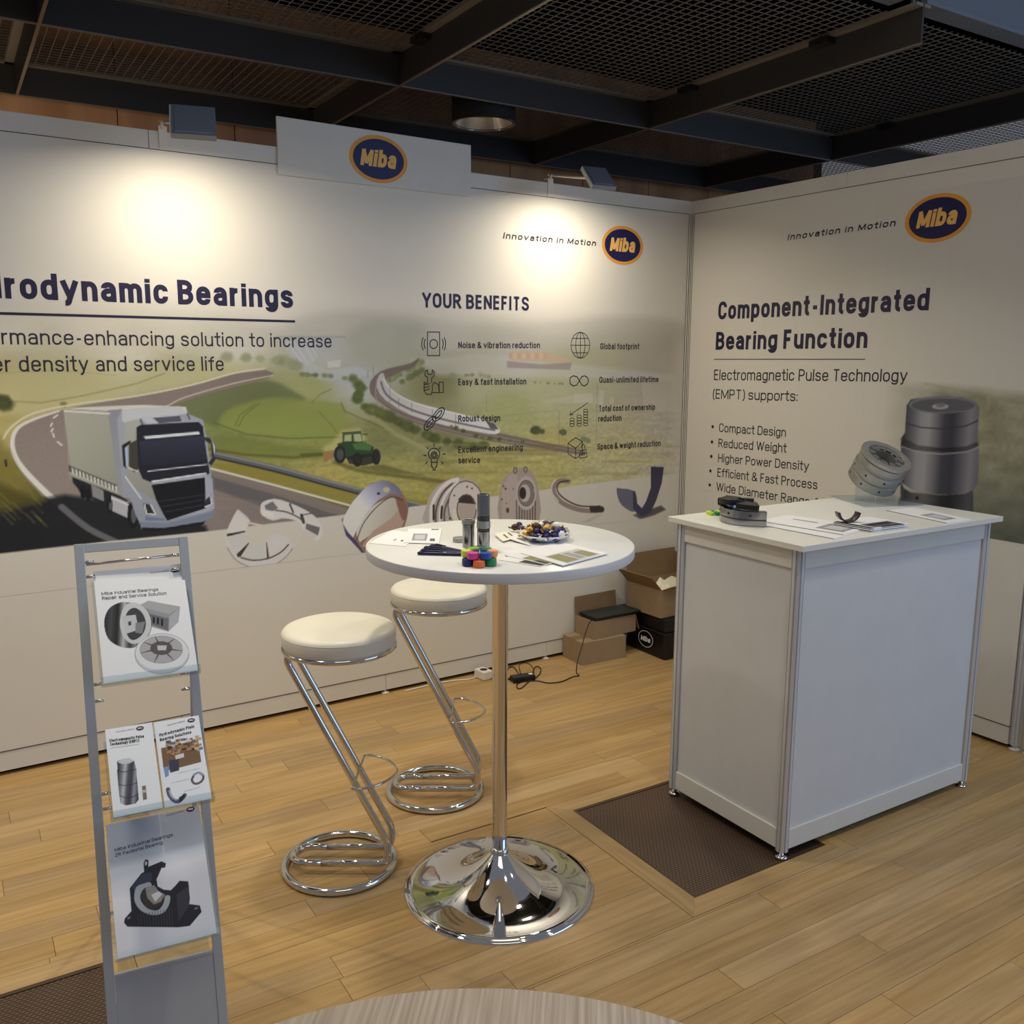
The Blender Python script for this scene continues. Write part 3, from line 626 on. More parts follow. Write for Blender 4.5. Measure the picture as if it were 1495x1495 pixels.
pb([(-1.7788,1.6212),(-1.3999,1.6554),(-0.8497,1.6055),(-0.0606,1.5357),(-0.0591,1.5045),(-0.9819,1.528),(-1.6322,1.5466)], (182,178,168), a=.6, f=.03)
# ship
pb([(-1.2381,1.6156),(-1.0265,1.5985),(-0.8272,1.6091),(-0.84,1.5698),(-1.238,1.5815)], (140,128,120), a=.75, f=.006); pb([(-1.2301,1.6599),(-1.1342,1.6674),(-0.9838,1.6581),(-0.9307,1.6373),(-0.8503,1.634),(-0.8408,1.6126),(-1.2174,1.6156)], (190,160,128), a=.75, f=.006)
for i in range(9):
    a_ = [(-1.226,1.6565),(-0.9837,1.6511)]; u_ = a_[0][0]+(a_[1][0]-a_[0][0])*i/9; pb([(u_, a_[0][1]-.03), (u_+.018, a_[0][1]-.03), (u_+.018, a_[0][1]), (u_, a_[0][1])], (206,178,130) if i % 2 else (176,150,132), a=.6)
# treelines
rr = random.Random(3)
def trees(pts, n, sz, col, a=.8):
    for i in range(n):
        t = rr.random()*(len(pts)-1); k_ = int(t); q = pts[k_]; w_ = pts[min(k_+1, len(pts)-1)]; f_ = t-k_
        x_, y_ = q[0]+(w_[0]-q[0])*f_, q[1]+(w_[1]-q[1])*f_; s_ = sz*rr.uniform(.5, 1.1); d_ = rr.uniform(.8, 1.15)
        p.poly([(x_+s_*math.cos(u)*rr.uniform(.8, 1.2), y_+s_*.35+s_*.8*math.sin(u)) for u in [2*PI*i_/7 for i_ in range(7)]], tuple(c*d_ for c in col), a=a, f=s_*.6)
trees([(-2.6484,1.6191),(-2.5317,1.6194),(-2.4118,1.605),(-2.3289,1.5812)], 22, .030, (134,138,104), .6)
trees([(-2.3205,1.5513),(-2.1925,1.5444),(-2.0603,1.5248)], 16, .014, (110,118,78), .7)
trees([(-2.0771,1.528),(-2.0342,1.4809),(-2.0626,1.4346),(-2.0289,1.4181)], 16, .026, (82,92,48), .8)
trees([(-1.923,1.5107),(-1.8158,1.5574),(-1.7059,1.6117)], 24, .02, (120,126,84), .7)
trees([(-1.8345,1.5097),(-1.7801,1.5348),(-1.7064,1.573)], 14, .02, (98,106,62), .6)
trees([(-1.5754,1.5396),(-1.4,1.545),(-1.3196,1.5274)], 14, .018, (128,132,98), .6); trees([(-1.0686,1.5042),(-0.9815,1.4997),(-0.8837,1.4949)], 8, .008, (110,116,80), .7)
# left hills and fields
pb([(-3.4865,1.5796),(-3.3476,1.6047),(-3.1297,1.618),(-2.8718,1.5994),(-2.6488,1.6106),(-2.4733,1.5875),(-2.6517,1.5479),(-3.0108,1.4827),(-3.3607,1.424),(-3.4993,1.4152)], (178,170,122), a=.5, f=.03)
pl([(-3.4953,1.466),(-3.3585,1.4552),(-3.2131,1.4783),(-3.0084,1.5235),(-2.9006,1.5636)], .006, (128,122,76), a=.6); pl([(-3.4875,1.567),(-3.3025,1.5789),(-3.0834,1.5566)], .004, (150,146,100), a=.5)
pb([(-3.0149,1.4143),(-2.8519,1.4659),(-2.6537,1.505),(-2.4755,1.5319),(-2.3544,1.4799),(-2.3085,1.44),(-2.4495,1.4223),(-2.6002,1.4027),(-2.6903,1.3418),(-2.8017,1.3743)], (92,98,62), a=.8, f=.02, sm=3)
pb([(-2.6585,1.4043),(-2.5692,1.4369),(-2.4481,1.4578),(-2.2925,1.4426),(-2.1302,1.4206),(-2.1151,1.358),(-2.1678,1.2663),(-2.3301,1.2736),(-2.5749,1.308),(-2.6903,1.3418)], (124,130,64), a=.75, f=.02, sm=3)
pb([(-2.7498,1.2922),(-2.6049,1.2975),(-2.3943,1.2461),(-2.2022,1.2212),(-2.1703,1.1788),(-2.3967,1.1793),(-2.6382,1.2138),(-2.7385,1.2338)], (98,104,46), a=.6, f=.02)
pl([(-2.7124,1.357),(-2.5751,1.3022),(-2.3931,1.2764),(-2.1343,1.2711)], .006, (70,80,36), a=.6)
pl([(-2.6236,1.3393),(-2.601,1.3852),(-2.5338,1.4302)], .004, (84,92,44), a=.8); pl([(-2.6091,1.3358),(-2.5835,1.3818),(-2.5126,1.4356)], .004, (84,92,44), a=.8)
pl([(-2.2459,1.3928),(-2.1827,1.323),(-2.1604,1.291)], .004, (88,96,46), a=.7); pl([(-2.2769,1.4302),(-2.2338,1.4688),(-2.1811,1.4893)], .004, (98,104,52), a=.7)
pl([(-2.7519,1.249),(-2.579,1.2135),(-2.3648,1.1897),(-2.2359,1.1949)], .012, (74,76,34), a=.6)
trees([(-3.4914,1.4582),(-3.4795,1.4376)], 8, .03, (70,74,42), .8); trees([(-3.2878,1.4483),(-3.2742,1.4374)], 3, .012, (104,104,60), .6)
# track by the field
pl([(-2.1297,1.436),(-2.114,1.4015),(-2.0641,1.372),(-1.9684,1.3469),(-1.8566,1.2688),(-1.711,1.1963),(-1.5589,1.1445)], .022, (150,142,104), a=.55, f=.012)
pl([(-2.1366,1.4269),(-2.121,1.3893),(-2.0306,1.3489),(-1.9272,1.3039)], .006, (84,86,50), a=.6)
# railway and train
pb([(-1.9358,1.5675),(-1.8688,1.5862),(-1.779,1.6052),(-1.735,1.6309),(-1.7574,1.5924),(-1.8336,1.5639),(-1.905,1.5358),(-1.9232,1.5044),(-1.8714,1.44),(-1.7457,1.3788),(-1.5577,1.32),(-1.3191,1.2633),(-1.0214,1.1974),(-0.748,1.1401),(-0.7474,1.114),(-1.0209,1.1578),(-1.319,1.2113),(-1.5966,1.2678),(-1.7831,1.3278),(-1.9251,1.4093),(-1.9901,1.4645),(-1.9887,1.524)], (104,90,82), a=.9, f=.006, sm=2)
for d_ in (0, .02, .034): pl([(a_, b_-d_) for a_, b_ in cat([(-1.9574,1.5331),(-1.9589,1.4639),(-1.8545,1.3883),(-1.6343,1.316),(-1.3191,1.2425),(-0.7478,1.1289)], 5, False)], .004, (150,134,120), a=.7)
pb([(-1.9467,1.5488),(-1.9221,1.558),(-1.9123,1.5233),(-1.8709,1.4719),(-1.7635,1.4215),(-1.5574,1.3702),(-1.3801,1.3275),(-1.311,1.2976),(-1.278,1.2686),(-1.3027,1.2488),(-1.4003,1.2632),(-1.5963,1.3046),(-1.7826,1.3603),(-1.9175,1.4346),(-1.9582,1.4954)], (172,166,158), a=1, f=.004, grad=((190,186,176), (-1.9, 1.30), (-1.3, 1.25)), sm=2)
pl(cat([(-1.9369,1.5172),(-1.9031,1.4534),(-1.7823,1.3863),(-1.5961,1.3313),(-1.4003,1.2872),(-1.3109,1.2699)], 5, False), .010, (84,74,72), a=.75)
pl(cat([(-1.9226,1.5328),(-1.8814,1.4785),(-1.7635,1.4183),(-1.5575,1.3635),(-1.3801,1.3241)], 5, False), .005, (208,202,190), a=.8)
pb([(-1.368,1.3237),(-1.311,1.3011),(-1.2862,1.2724),(-1.3355,1.2778)], (70,68,72), a=.9)
for a_ in ([(-1.8465,1.4395),(-1.8471,1.4009)], [(-1.7781,1.4186),(-1.7788,1.3732)], [(-1.6676,1.3832),(-1.6681,1.337)], [(-1.5382,1.3562),(-1.5385,1.3058)]): pl(a_, .004, (110,104,100), a=.8)
for a_ in ([(-2.0013,1.5741),(-2.0022,1.5367)], [(-1.8905,1.5579),(-1.8933,1.4085)], [(-1.36,1.4498),(-1.36,1.368)], [(-0.9082,1.3553),(-0.9049,1.1592)], [(-0.6532,1.4958),(-0.6539,1.1616)], [(-1.9735,1.5896),(-1.9744,1.5489)], [(-1.6663,1.5077),(-1.6673,1.4095)]): pl(a_, .003, (108,104,96), a=.8)
pl([(-1.4002,1.3282),(-1.0669,1.3527),(-0.9083,1.3589)], .0025, (120,116,104), a=.7)
trees([(-1.9953,1.3858),(-1.891,1.3443),(-1.7837,1.2886),(-1.6352,1.226),(-1.4405,1.1826),(-1.319,1.1869)], 60, .030, (76,80,42), .75)
trees([(-2.0293,1.4024),(-1.926,1.3647)], 14, .02, (96,100,52), .8); trees([(-1.5772,1.3005),(-1.4003,1.2323),(-1.1515,1.2035),(-0.9766,1.1555)], 16, .014, (80,84,48), .8)
trees([(-1.0745,1.2535),(-1,1.2433)], 12, .024, (74,78,46), .85); trees([(-0.8972,1.239),(-0.8516,1.2298)], 8, .022, (96,98,66), .8); trees([(-0.7493,1.1959),(-0.7019,1.1788)], 6, .018, (116,116,88), .7)
pb([(-1.0241,1.4118),(-0.8008,1.436),(-0.6131,1.4214),(-0.6121,1.3842),(-0.9801,1.4002)], (176,166,142), a=.6, f=.01)
# ghost of a port structure at the right
for a_ in ([(-0.8101,1.4434),(-0.6849,1.4448),(-0.6883,1.3934),(-0.8092,1.3962)], [(-0.638,1.4588),(-0.6046,1.4583),(-0.6111,1.347),(-0.6398,1.3478)], [(-0.565,1.4204),(-0.5359,1.4198),(-0.5348,1.3824),(-0.5639,1.3831)], [(-0.3472,1.549),(-0.0612,1.5474),(-0.0507,1.3313),(-0.3137,1.3387)]): pb(a_, (186,178,162), a=.45, f=.006)
# streaks in the near field
for i in range(46):
    a_ = [(-2.6708,1.1421),(-0.0333,0.9702)]; b_ = [(-2.7498,1.2922),(-0.0411,1.1318)]
    x_ = rr.uniform(-2.6, -.3); z_ = rr.uniform(1.0, 1.22)
    if x_ < -1.9 and z_ > 1.1: continue
    L_ = rr.uniform(.15, .5); pl([(x_, z_), (x_+L_, z_-L_*.06)], rr.uniform(.006, .016), rr.choice(((116,104,52),(176,162,92),(96,86,44),(150,138,76))), a=.30, f=.012)
pl(cat([(-2.2034,1.1806),(-2.0706,1.1157),(-1.7871,1.0612),(-1.4809,1.0058)], 4, False), .018, (72,66,34), a=.6, f=.012)
pl([(-2.3327,1.2002),(-2.2029,1.1994),(-2.1369,1.1769)], .012, (70,66,34), a=.7, f=.01)
# verge, guard rail, road
pb([(-2.7406,1.1904),(-2.5808,1.172),(-2.3675,1.1161),(-2.0727,1.0325),(-1.7886,0.9578),(-1.6381,0.9217),(-1.639,0.8187),(-2.2122,0.8902),(-2.4664,0.9913),(-2.6721,1.1126)], (122,110,46), a=.9, f=.012)
pb([(-2.6717,1.1214),(-2.402,1.0385),(-2.0748,0.9487),(-1.7897,0.884),(-1.7903,0.8435),(-2.1443,0.9096),(-2.4648,1.031)], (92,84,36), a=.7, f=.012)
ROAD = [(-2.4798,1.5758),(-2.6077,1.562),(-2.7381,1.526),(-2.9046,1.4919),(-3.0636,1.4646),(-3.2156,1.4412),(-3.3378,1.4155),(-3.4345,1.3693),(-3.4756,1.3115),(-3.475,1.2597),(-3.4395,1.179),(-3.3799,1.0949),(-3.3496,1.0844),(-3.247,0.9744),(-3.0536,0.7692),(-1.9407,0.6304),(-1.9362,0.8574),(-2.1435,0.9385),(-2.4636,1.0615),(-2.7228,1.1454),(-2.8883,1.2984),(-2.9773,1.3856),(-2.9085,1.4225),(-2.7405,1.4778),(-2.5954,1.51),(-2.4691,1.5406),(-2.444,1.561)]
pb(ROAD, (126,113,104), f=.006, noise=.015, grad=((112,100,94), (-3.2, 1.35), (-2.6, .95)))
pb([(-2.7291,1.1341),(-2.4641,1.0493),(-2.1439,0.9224),(-1.9366,0.8376),(-1.9374,0.7977),(-2.2126,0.8743),(-2.5282,0.9874),(-2.7262,1.0752)], (78,74,74), a=.8, f=.014)
pb([(-2.7279,1.1575),(-2.4633,1.0707),(-2.1432,0.9481),(-1.989,0.8855),(-1.9896,0.8593),(-2.211,0.9284),(-2.4648,1.031),(-2.7238,1.125)], (112,100,92), a=.9, f=.006)
for i in range(30):
    x_ = rr.uniform(-2.9, -2.1); z_ = rr.uniform(.93, 1.08); pl([(x_, z_), (x_+.25, z_-.07)], .008, rr.choice(((126,112,102),(104,94,88))), a=.2, f=.008)
pl(cat([(-2.7333,1.1637),(-2.4632,1.0737),(-2.1428,0.9641),(-1.9354,0.8971)], 4, False), .009, (182,176,164), f=.004)
pl(cat([(-2.4855,1.5817),(-2.6222,1.562),(-2.7944,1.5154),(-3.0113,1.4745),(-3.2396,1.4471),(-3.3847,1.4169),(-3.462,1.3703),(-3.495,1.3253)], 4, False), .007, (196,188,160), a=.9)
pl(cat([(-2.4504,1.5522),(-2.6242,1.519),(-2.8246,1.4653),(-2.9082,1.4281),(-3.0149,1.4143)], 4, False), .005, (190,180,150), a=.8)
pl(cat([(-3.2992,1.4223),(-3.3864,1.3936),(-3.4443,1.3619),(-3.4665,1.3111),(-3.4577,1.2457),(-3.4123,1.1692),(-3.3158,1.0491),(-3.2234,0.9527),(-3.0879,0.8595),(-2.9475,0.7265)], 5, False), .007, (196,190,180), taper=.03, f=.004)
for a_ in ([(-3.3202,1.3966),(-3.3051,1.4067)], [(-3.3319,1.3655),(-3.3264,1.3758)], [(-3.331,1.3444),(-3.3255,1.3547)], [(-3.323,1.323),(-3.3268,1.3363)], [(-3.3124,1.3039),(-3.2989,1.29)]): pl(a_, .006, (205,198,186), a=.9)
pl(cat([(-2.7191,1.2212),(-2.4603,1.1466),(-2.1406,1.0407),(-1.7891,0.9276),(-1.4007,0.7957)], 4, False), .030, (84,84,84), f=.006)
pl(cat([(-2.7186,1.2299),(-2.4599,1.1556),(-2.1404,1.0502),(-1.7889,0.9411),(-1.4007,0.8134)], 4, False), .007, (120,120,118), f=.004); pl(cat([(-2.7196,1.2095),(-2.4608,1.1344),(-2.141,1.028),(-1.7893,0.9142)], 4, False), .008, (44,44,48), f=.004)
# dark verge and truck shadow
pb([(-4.1393,1.1083),(-3.5267,1.0621),(-3.4553,1.093),(-3.3805,1.0869),(-3.3003,1.0967),(-2.9048,0.9993),(-2.7684,0.9191),(-2.7429,0.8509),(-2.92,0.723),(-4.1618,0.8832)], (26,27,30), a=.96, f=.02)
pb([(-4.1149,1.3529),(-3.5062,1.3258),(-3.4785,1.2728),(-3.4488,1.1796),(-3.3714,1.0808),(-3.4573,1.0667),(-3.5275,1.0516),(-4.1396,1.1059)], (112,102,48), a=.7, f=.03)
pb([(-4.1288,1.2136),(-3.5192,1.1583),(-3.4309,1.107),(-3.386,1.0767),(-3.5283,1.0412),(-4.1417,1.0848)], (62,58,24), a=.7, f=.03)
pl(cat([(-3.3158,1.0491),(-3.2234,0.9527),(-3.0879,0.8595),(-2.9475,0.7265)], 4, False), .024, (86,84,86), f=.006)
for i in range(40):
    x_ = rr.uniform(-3.7, -3.4); z_ = rr.uniform(1.0, 1.2); pl([(x_, z_), (x_+.03, z_-.04)], .006, rr.choice(((130,118,60),(90,82,36))), a=.35, f=.006)
pl([(-3.4945,1.2426),(-3.4939,1.2217)], .008, (40,40,36))
# white lower part of the print
LW = [(-4.1637,0.8641),(-3.5402,0.8887),(-3.1765,0.8947),(-2.7696,0.8955),(-2.2116,0.9093),(-1.6381,0.9217),(-0.9735,0.9433),(-0.4016,0.959),(0.0219,0.9666),(0.1267,0.2441),(-2.1576,0.4258),(-4.1956,0.5448)]
i0 = p.c.copy(); mask = Paint(p.u0, p.u1, p.v0, p.v1, p.st, (0, 0, 0)); mask.poly([(-5, .60)]+[(a_, b_) for a_, b_ in LW[:9]]+[(0, .60)], (1, 1, 1), f=.006)
wgt = mask.c[..., :1]; p.c = p.c*(1-wgt)+wh*wgt
# ---- truck
T = lambda c: tuple(c)
pb([(-3.2845,1.4272),(-3.1023,1.4168),(-3.0683,1.3886),(-3.0718,1.0788),(-3.0984,1.0697),(-3.2792,1.1547)], (158,156,140), grad=((128,126,112), (-3.30, 1.45), (-3.10, 1.1)))
pb([(-3.2939,1.43),(-3.1913,1.4353),(-2.9873,1.4383),(-2.8239,1.4259),(-2.8147,1.3917),(-3.0693,1.3722),(-3.1023,1.4168)], (190,186,172)); pb([(-3.1249,1.4201),(-3.0712,1.4241),(-3.0632,1.3884),(-3.0891,1.3838),(-3.0617,1.0723),(-3.0986,1.0669),(-3.1068,1.1427)], (128,128,132)); 
pl([(-3.2801,1.4218),(-3.1182,1.4064)], .005, (210,206,192)); pl([(-3.2849,1.4219),(-3.273,1.138)], .004, (120,118,108))
pb([(-3.2801,1.2114),(-3.1107,1.1208),(-3.1073,1.0927),(-3.2794,1.1871)], (60,58,56)); 
for i in range(13):
    a_ = [(-3.2781,1.2059),(-3.1111,1.1153)]; u_ = a_[0][0]+(a_[1][0]-a_[0][0])*(i+.5)/13; z_ = a_[0][1]+(a_[1][1]-a_[0][1])*(i+.5)/13; pb([(u_, z_), (u_+.008, z_-.004), (u_+.010, z_-.03), (u_+.002, z_-.026)], (178,176,160))
pl([(-3.2798,1.1817),(-3.1051,1.0869)], .004, (150,148,140))
pb([(-3.2711,1.165),(-3.0981,1.0752),(-3.0732,1.0564),(-3.078,0.9778),(-3.1184,0.9985),(-3.167,1.0419),(-3.2029,1.0725),(-3.2398,1.081),(-3.2524,1.1148),(-3.2702,1.1432)], (30,30,34))
pb([(-3.2041,1.1303),(-3.1605,1.1023),(-3.1608,1.058),(-3.2024,1.0808)], (118,116,112)); pb([(-3.1338,1.0808),(-3.0737,1.048),(-3.0726,0.9802),(-3.1327,1.0166)], (150,148,148)); pl([(-3.132,1.0696),(-3.0718,1.0366)], .004, (200,198,196))
for c_ in ([(-3.226,1.1018),(-3.2274,1.0915),(-3.2302,1.0828),(-3.2338,1.0771),(-3.2377,1.0754),(-3.2414,1.0777),(-3.2442,1.0839),(-3.2457,1.0929),(-3.2458,1.1033),(-3.2443,1.1137),(-3.2416,1.1223),(-3.238,1.128),(-3.2341,1.1298),(-3.2304,1.1274),(-3.2276,1.1213),(-3.226,1.1123)], [(-3.2081,1.0895),(-3.2094,1.079),(-3.2119,1.0703),(-3.2151,1.0646),(-3.2186,1.0628),(-3.2218,1.0652),(-3.2242,1.0713),(-3.2255,1.0803),(-3.2255,1.0908),(-3.2241,1.1012),(-3.2216,1.1099),(-3.2184,1.1156),(-3.215,1.1174),(-3.2118,1.1151),(-3.2093,1.109),(-3.208,1.1)], [(-3.1313,1.0388),(-3.1329,1.0261),(-3.1358,1.0155),(-3.1396,1.0086),(-3.1437,1.0064),(-3.1474,1.0093),(-3.1503,1.0168),(-3.1518,1.0278),(-3.1517,1.0406),(-3.1502,1.0532),(-3.1473,1.0638),(-3.1435,1.0707),(-3.1394,1.0729),(-3.1357,1.0701),(-3.1328,1.0626),(-3.1313,1.0517)], [(-3.035,0.9909),(-3.0379,0.9694),(-3.0436,0.9514),(-3.0512,0.9398),(-3.0595,0.9363),(-3.0672,0.9414),(-3.0733,0.9543),(-3.0767,0.973),(-3.077,0.9947),(-3.0741,1.0161),(-3.0684,1.0339),(-3.0609,1.0455),(-3.0527,1.0491),(-3.0449,1.0441),(-3.0388,1.0313),(-3.0353,1.0126)]): pb(c_, (20,20,22)); 
pb([(-3.0429,0.9916),(-3.0445,0.9787),(-3.0474,0.9679),(-3.0513,0.9609),(-3.0555,0.9587),(-3.0593,0.9616),(-3.0623,0.9693),(-3.0639,0.9805),(-3.0639,0.9935),(-3.0623,1.0064),(-3.0594,1.0171),(-3.0556,1.0241),(-3.0514,1.0264),(-3.0475,1.0234),(-3.0446,1.0158),(-3.0429,1.0046)], (74,74,78)); pb([(-3.1341,1.0363),(-3.1349,1.0299),(-3.1363,1.0246),(-3.1382,1.0212),(-3.1402,1.0201),(-3.1421,1.0215),(-3.1435,1.0253),(-3.1443,1.0308),(-3.1443,1.0372),(-3.1435,1.0435),(-3.142,1.0488),(-3.1402,1.0523),(-3.1381,1.0534),(-3.1362,1.0519),(-3.1348,1.0482),(-3.1341,1.0427)], (80,80,82))
pb([(-3.0917,1.3839),(-3.0714,1.4214),(-2.8539,1.4295),(-2.8118,1.3945),(-2.7572,1.37),(-2.7441,1.292),(-2.7342,1.1462),(-2.7273,0.9925),(-2.7432,0.9642),(-2.9353,0.9442),(-3.0271,0.9445),(-3.0456,0.9918),(-3.0624,1.0611),(-3.0881,1.0688),(-3.0913,1.3074)], (148,150,156), grad=((122,124,132), (-3.05, 1.45), (-2.95, .95)))
pb([(-3.0714,1.4214),(-2.8485,1.4293),(-2.8171,1.3975),(-3.0035,1.3865),(-3.0445,1.3549),(-3.0741,1.3778)], (176,176,174)); pb([(-3.0009,1.3864),(-2.8557,1.3958),(-2.8353,1.3669),(-2.9336,1.3591),(-2.9789,1.358)], (170,170,172)); pb([(-2.9561,1.385),(-2.8506,1.39),(-2.8408,1.3671),(-2.9334,1.3619)], (76,76,88))
pb([(-3.0616,1.3719),(-3.0169,1.3814),(-3.0055,1.3534),(-3.0202,1.282),(-3.0193,1.1648),(-2.9281,1.0732),(-2.944,1.0315),(-3.0342,1.0927),(-3.0681,1.1401),(-3.0751,1.2791)], (158,156,146), grad=((120,118,110), (-3.1, 1.4), (-3.05, 1.0)))
pb([(-3.0215,1.3485),(-3.0025,1.3588),(-2.7744,1.362),(-2.7585,1.3443),(-2.7498,1.2344),(-2.7399,1.1466),(-2.7641,1.119),(-2.9663,1.116),(-3.0103,1.1389),(-3.0282,1.1933)], (30,30,38))
pb([(-3.0143,1.2929),(-2.7577,1.3041),(-2.7516,1.1997),(-2.954,1.1888),(-3.0121,1.198)], (52,54,68), grad=((30,30,40), (-2.98, 1.36), (-2.98, 1.16))); pb([(-2.9974,1.3115),(-2.7765,1.3221),(-2.7714,1.3104),(-2.9876,1.3)], (190,194,204))
pl([(-2.9873,1.1683),(-2.7496,1.1822)], .004, (200,202,208)); pb([(-2.9763,1.128),(-2.757,1.1477),(-2.7299,1.1166),(-2.7273,0.9925),(-2.7655,0.9781),(-2.9124,0.9623),(-2.9425,1.0112),(-2.9613,1.0615)], (140,142,150)); pl([(-2.9738,1.125),(-2.7571,1.1448)], .005, (206,206,208))
pb([(-2.9773,1.1111),(-2.7609,1.1275),(-2.7646,0.9957),(-2.9236,0.9576),(-2.9383,0.9878),(-2.9621,1.0473)], (20,20,24)); 
for a_ in ([(-2.9517,1.0407),(-2.7645,1.0546)], [(-2.9449,1.0172),(-2.7655,1.0341)], [(-2.938,0.9936),(-2.7667,1.0107)]): pl(a_, .003, (52,52,56))
pb([(-3.0541,1.2837),(-3.0219,1.2988),(-3.0236,1.1819),(-3.0403,1.1661),(-3.0595,1.1952)], (56,56,48)); pb([(-3.0754,1.2737),(-3.0622,1.2785),(-3.0624,1.1899),(-3.075,1.1962)], (150,164,186)); pb([(-3.0802,1.2794),(-3.0481,1.2972),(-3.046,1.2888),(-3.0706,1.2679),(-3.0705,1.1848),(-3.0802,1.1965)], (30,30,34))
pl([(-3.06,1.1869),(-3.0295,1.171)], .004, (210,208,200))
pb([(-2.7551,1.2982),(-2.7299,1.2913),(-2.7088,1.2555),(-2.7145,1.1976),(-2.7328,1.1753),(-2.7436,1.1876),(-2.7254,1.2099),(-2.7282,1.2681),(-2.7503,1.2807)], (40,40,46)); pb([(-2.7272,1.2883),(-2.7116,1.2557),(-2.7168,1.2094),(-2.7199,1.2619)], (196,198,202))
pb([(-3.0135,1.0401),(-2.9874,1.0294),(-2.9681,0.9905),(-3.0032,0.988)], (38,40,46)); pl([(-3.0085,1.034),(-3.0029,0.9937),(-2.9682,0.9877),(-2.9847,1.0292)], .004, (224,226,230)); pb([(-2.7628,1.031),(-2.7388,1.0526),(-2.7381,1.0082),(-2.7672,1.0019)], (40,40,46)); pl([(-2.742,1.0469),(-2.738,1.0112),(-2.7672,1.0019)], .004, (224,226,230))
pb([(-3.0089,0.9828),(-2.934,0.9672),(-2.9345,0.9586),(-3.0099,0.9657)], (90,104,124)); pb([(-3.0314,0.9621),(-2.9215,0.9458),(-2.7396,0.9787),(-2.7273,0.9925),(-2.7319,0.9573),(-2.7674,0.9398),(-2.9363,0.9269),(-3.0278,0.9331)], (104,110,124))
pb([(-3.0275,0.9388),(-2.9363,0.9269),(-2.7674,0.9398),(-2.7795,0.9262),(-2.876,0.918),(-3.0072,0.9196)], (22,22,26)); pl([(-3.0752,1.1517),(-3.0204,1.0577)], .004, (206,206,204))
pl([(-3.004,1.3782),(-2.9971,1.3614)], .004, (30,30,34)); pl([(-2.8199,1.3976),(-2.81,1.3746)], .004, (30,30,34))
# ---- tractor
pb([(-2.235,1.2228),(-2.1848,1.2515),(-2.1334,1.3024),(-2.0487,1.3085),(-2.0155,1.2596),(-2.1369,1.1769),(-2.2041,1.1587)], (190,180,128), a=.5, f=.02)
pb([(-2.2322,1.2071),(-2.1793,1.2138),(-2.177,1.1791),(-2.2271,1.1601)], (138,100,64), a=.9); pb([(-2.1339,1.2868),(-2.0422,1.2925),(-2.0333,1.2349),(-2.1355,1.2272)], (54,66,44)); pb([(-2.124,1.2801),(-2.0902,1.2818),(-2.0912,1.244),(-2.1284,1.2395)], (150,152,110)); pb([(-2.08,1.2814),(-2.0459,1.2831),(-2.0364,1.2478),(-2.0776,1.2434)], (150,152,110))
pb([(-2.137,1.2932),(-2.0421,1.2956),(-2.039,1.2828),(-2.134,1.2805)], (66,76,48)); pb([(-2.1619,1.2411),(-2.118,1.2516),(-2.0331,1.2445),(-1.9816,1.2196),(-1.979,1.1809),(-2.0695,1.1604),(-2.1369,1.1769)], (40,62,34)); pb([(-2.088,1.2375),(-2.0262,1.2441),(-1.9886,1.22),(-1.9995,1.2013),(-2.075,1.2116)], (70,96,52))
pb([(-2.1197,1.1902),(-2.1224,1.1746),(-2.1293,1.1616),(-2.1394,1.1533),(-2.151,1.1509),(-2.1625,1.1547),(-2.1719,1.1641),(-2.178,1.1777),(-2.1799,1.1934),(-2.1771,1.2089),(-2.1703,1.2217),(-2.1603,1.2301),(-2.1487,1.2326),(-2.1373,1.2289),(-2.1278,1.2196),(-2.1216,1.206)], (34,36,34)); pb([(-2.1315,1.1908),(-2.133,1.1812),(-2.1369,1.1732),(-2.1425,1.1681),(-2.1489,1.1665),(-2.1553,1.1688),(-2.1605,1.1746),(-2.1639,1.1829),(-2.1649,1.1926),(-2.1634,1.2021),(-2.1595,1.2101),(-2.154,1.2152),(-2.1475,1.2168),(-2.1412,1.2146),(-2.1359,1.2089),(-2.1325,1.2005)], (66,70,62)); pb([(-2.0402,1.1619),(-2.0424,1.1492),(-2.0479,1.1386),(-2.0558,1.1318),(-2.0651,1.1298),(-2.0742,1.1329),(-2.0818,1.1406),(-2.0867,1.1518),(-2.0881,1.1646),(-2.086,1.1773),(-2.0806,1.1878),(-2.0726,1.1946),(-2.0634,1.1967),(-2.0543,1.1936),(-2.0467,1.186),(-2.0417,1.1748)], (32,34,32)); pb([(-2.0502,1.1625),(-2.0513,1.1552),(-2.0542,1.1491),(-2.0583,1.1452),(-2.063,1.144),(-2.0677,1.1458),(-2.0716,1.1502),(-2.0741,1.1565),(-2.0749,1.1639),(-2.0737,1.1711),(-2.0709,1.1772),(-2.0668,1.1811),(-2.0621,1.1823),(-2.0574,1.1806),(-2.0535,1.1762),(-2.051,1.1698)], (70,72,62)); pb([(-1.9458,1.1694),(-1.9479,1.1547),(-1.9531,1.1424),(-1.9607,1.1344),(-1.9695,1.132),(-1.9782,1.1355),(-1.9854,1.1443),(-1.99,1.1571),(-1.9914,1.172),(-1.9894,1.1866),(-1.9842,1.1988),(-1.9766,1.2068),(-1.9679,1.2093),(-1.9592,1.2059),(-1.952,1.1972),(-1.9473,1.1844)], (36,38,36))
pb([(-2.1201,1.176),(-2.0757,1.1862),(-1.9823,1.1876),(-1.9657,1.1447),(-2.0357,1.1328),(-2.1039,1.1465)], (28,30,26), a=.8); pl([(-2.0357,1.2795),(-2.0116,1.2785)], .004, (30,30,30))
pb([(-2.1877,1.1546),(-2.0703,1.1285),(-1.9306,1.1329),(-1.8594,1.1089),(-1.7126,1.0662),(-1.9314,1.0939)], (70,64,34), a=.6, f=.012)
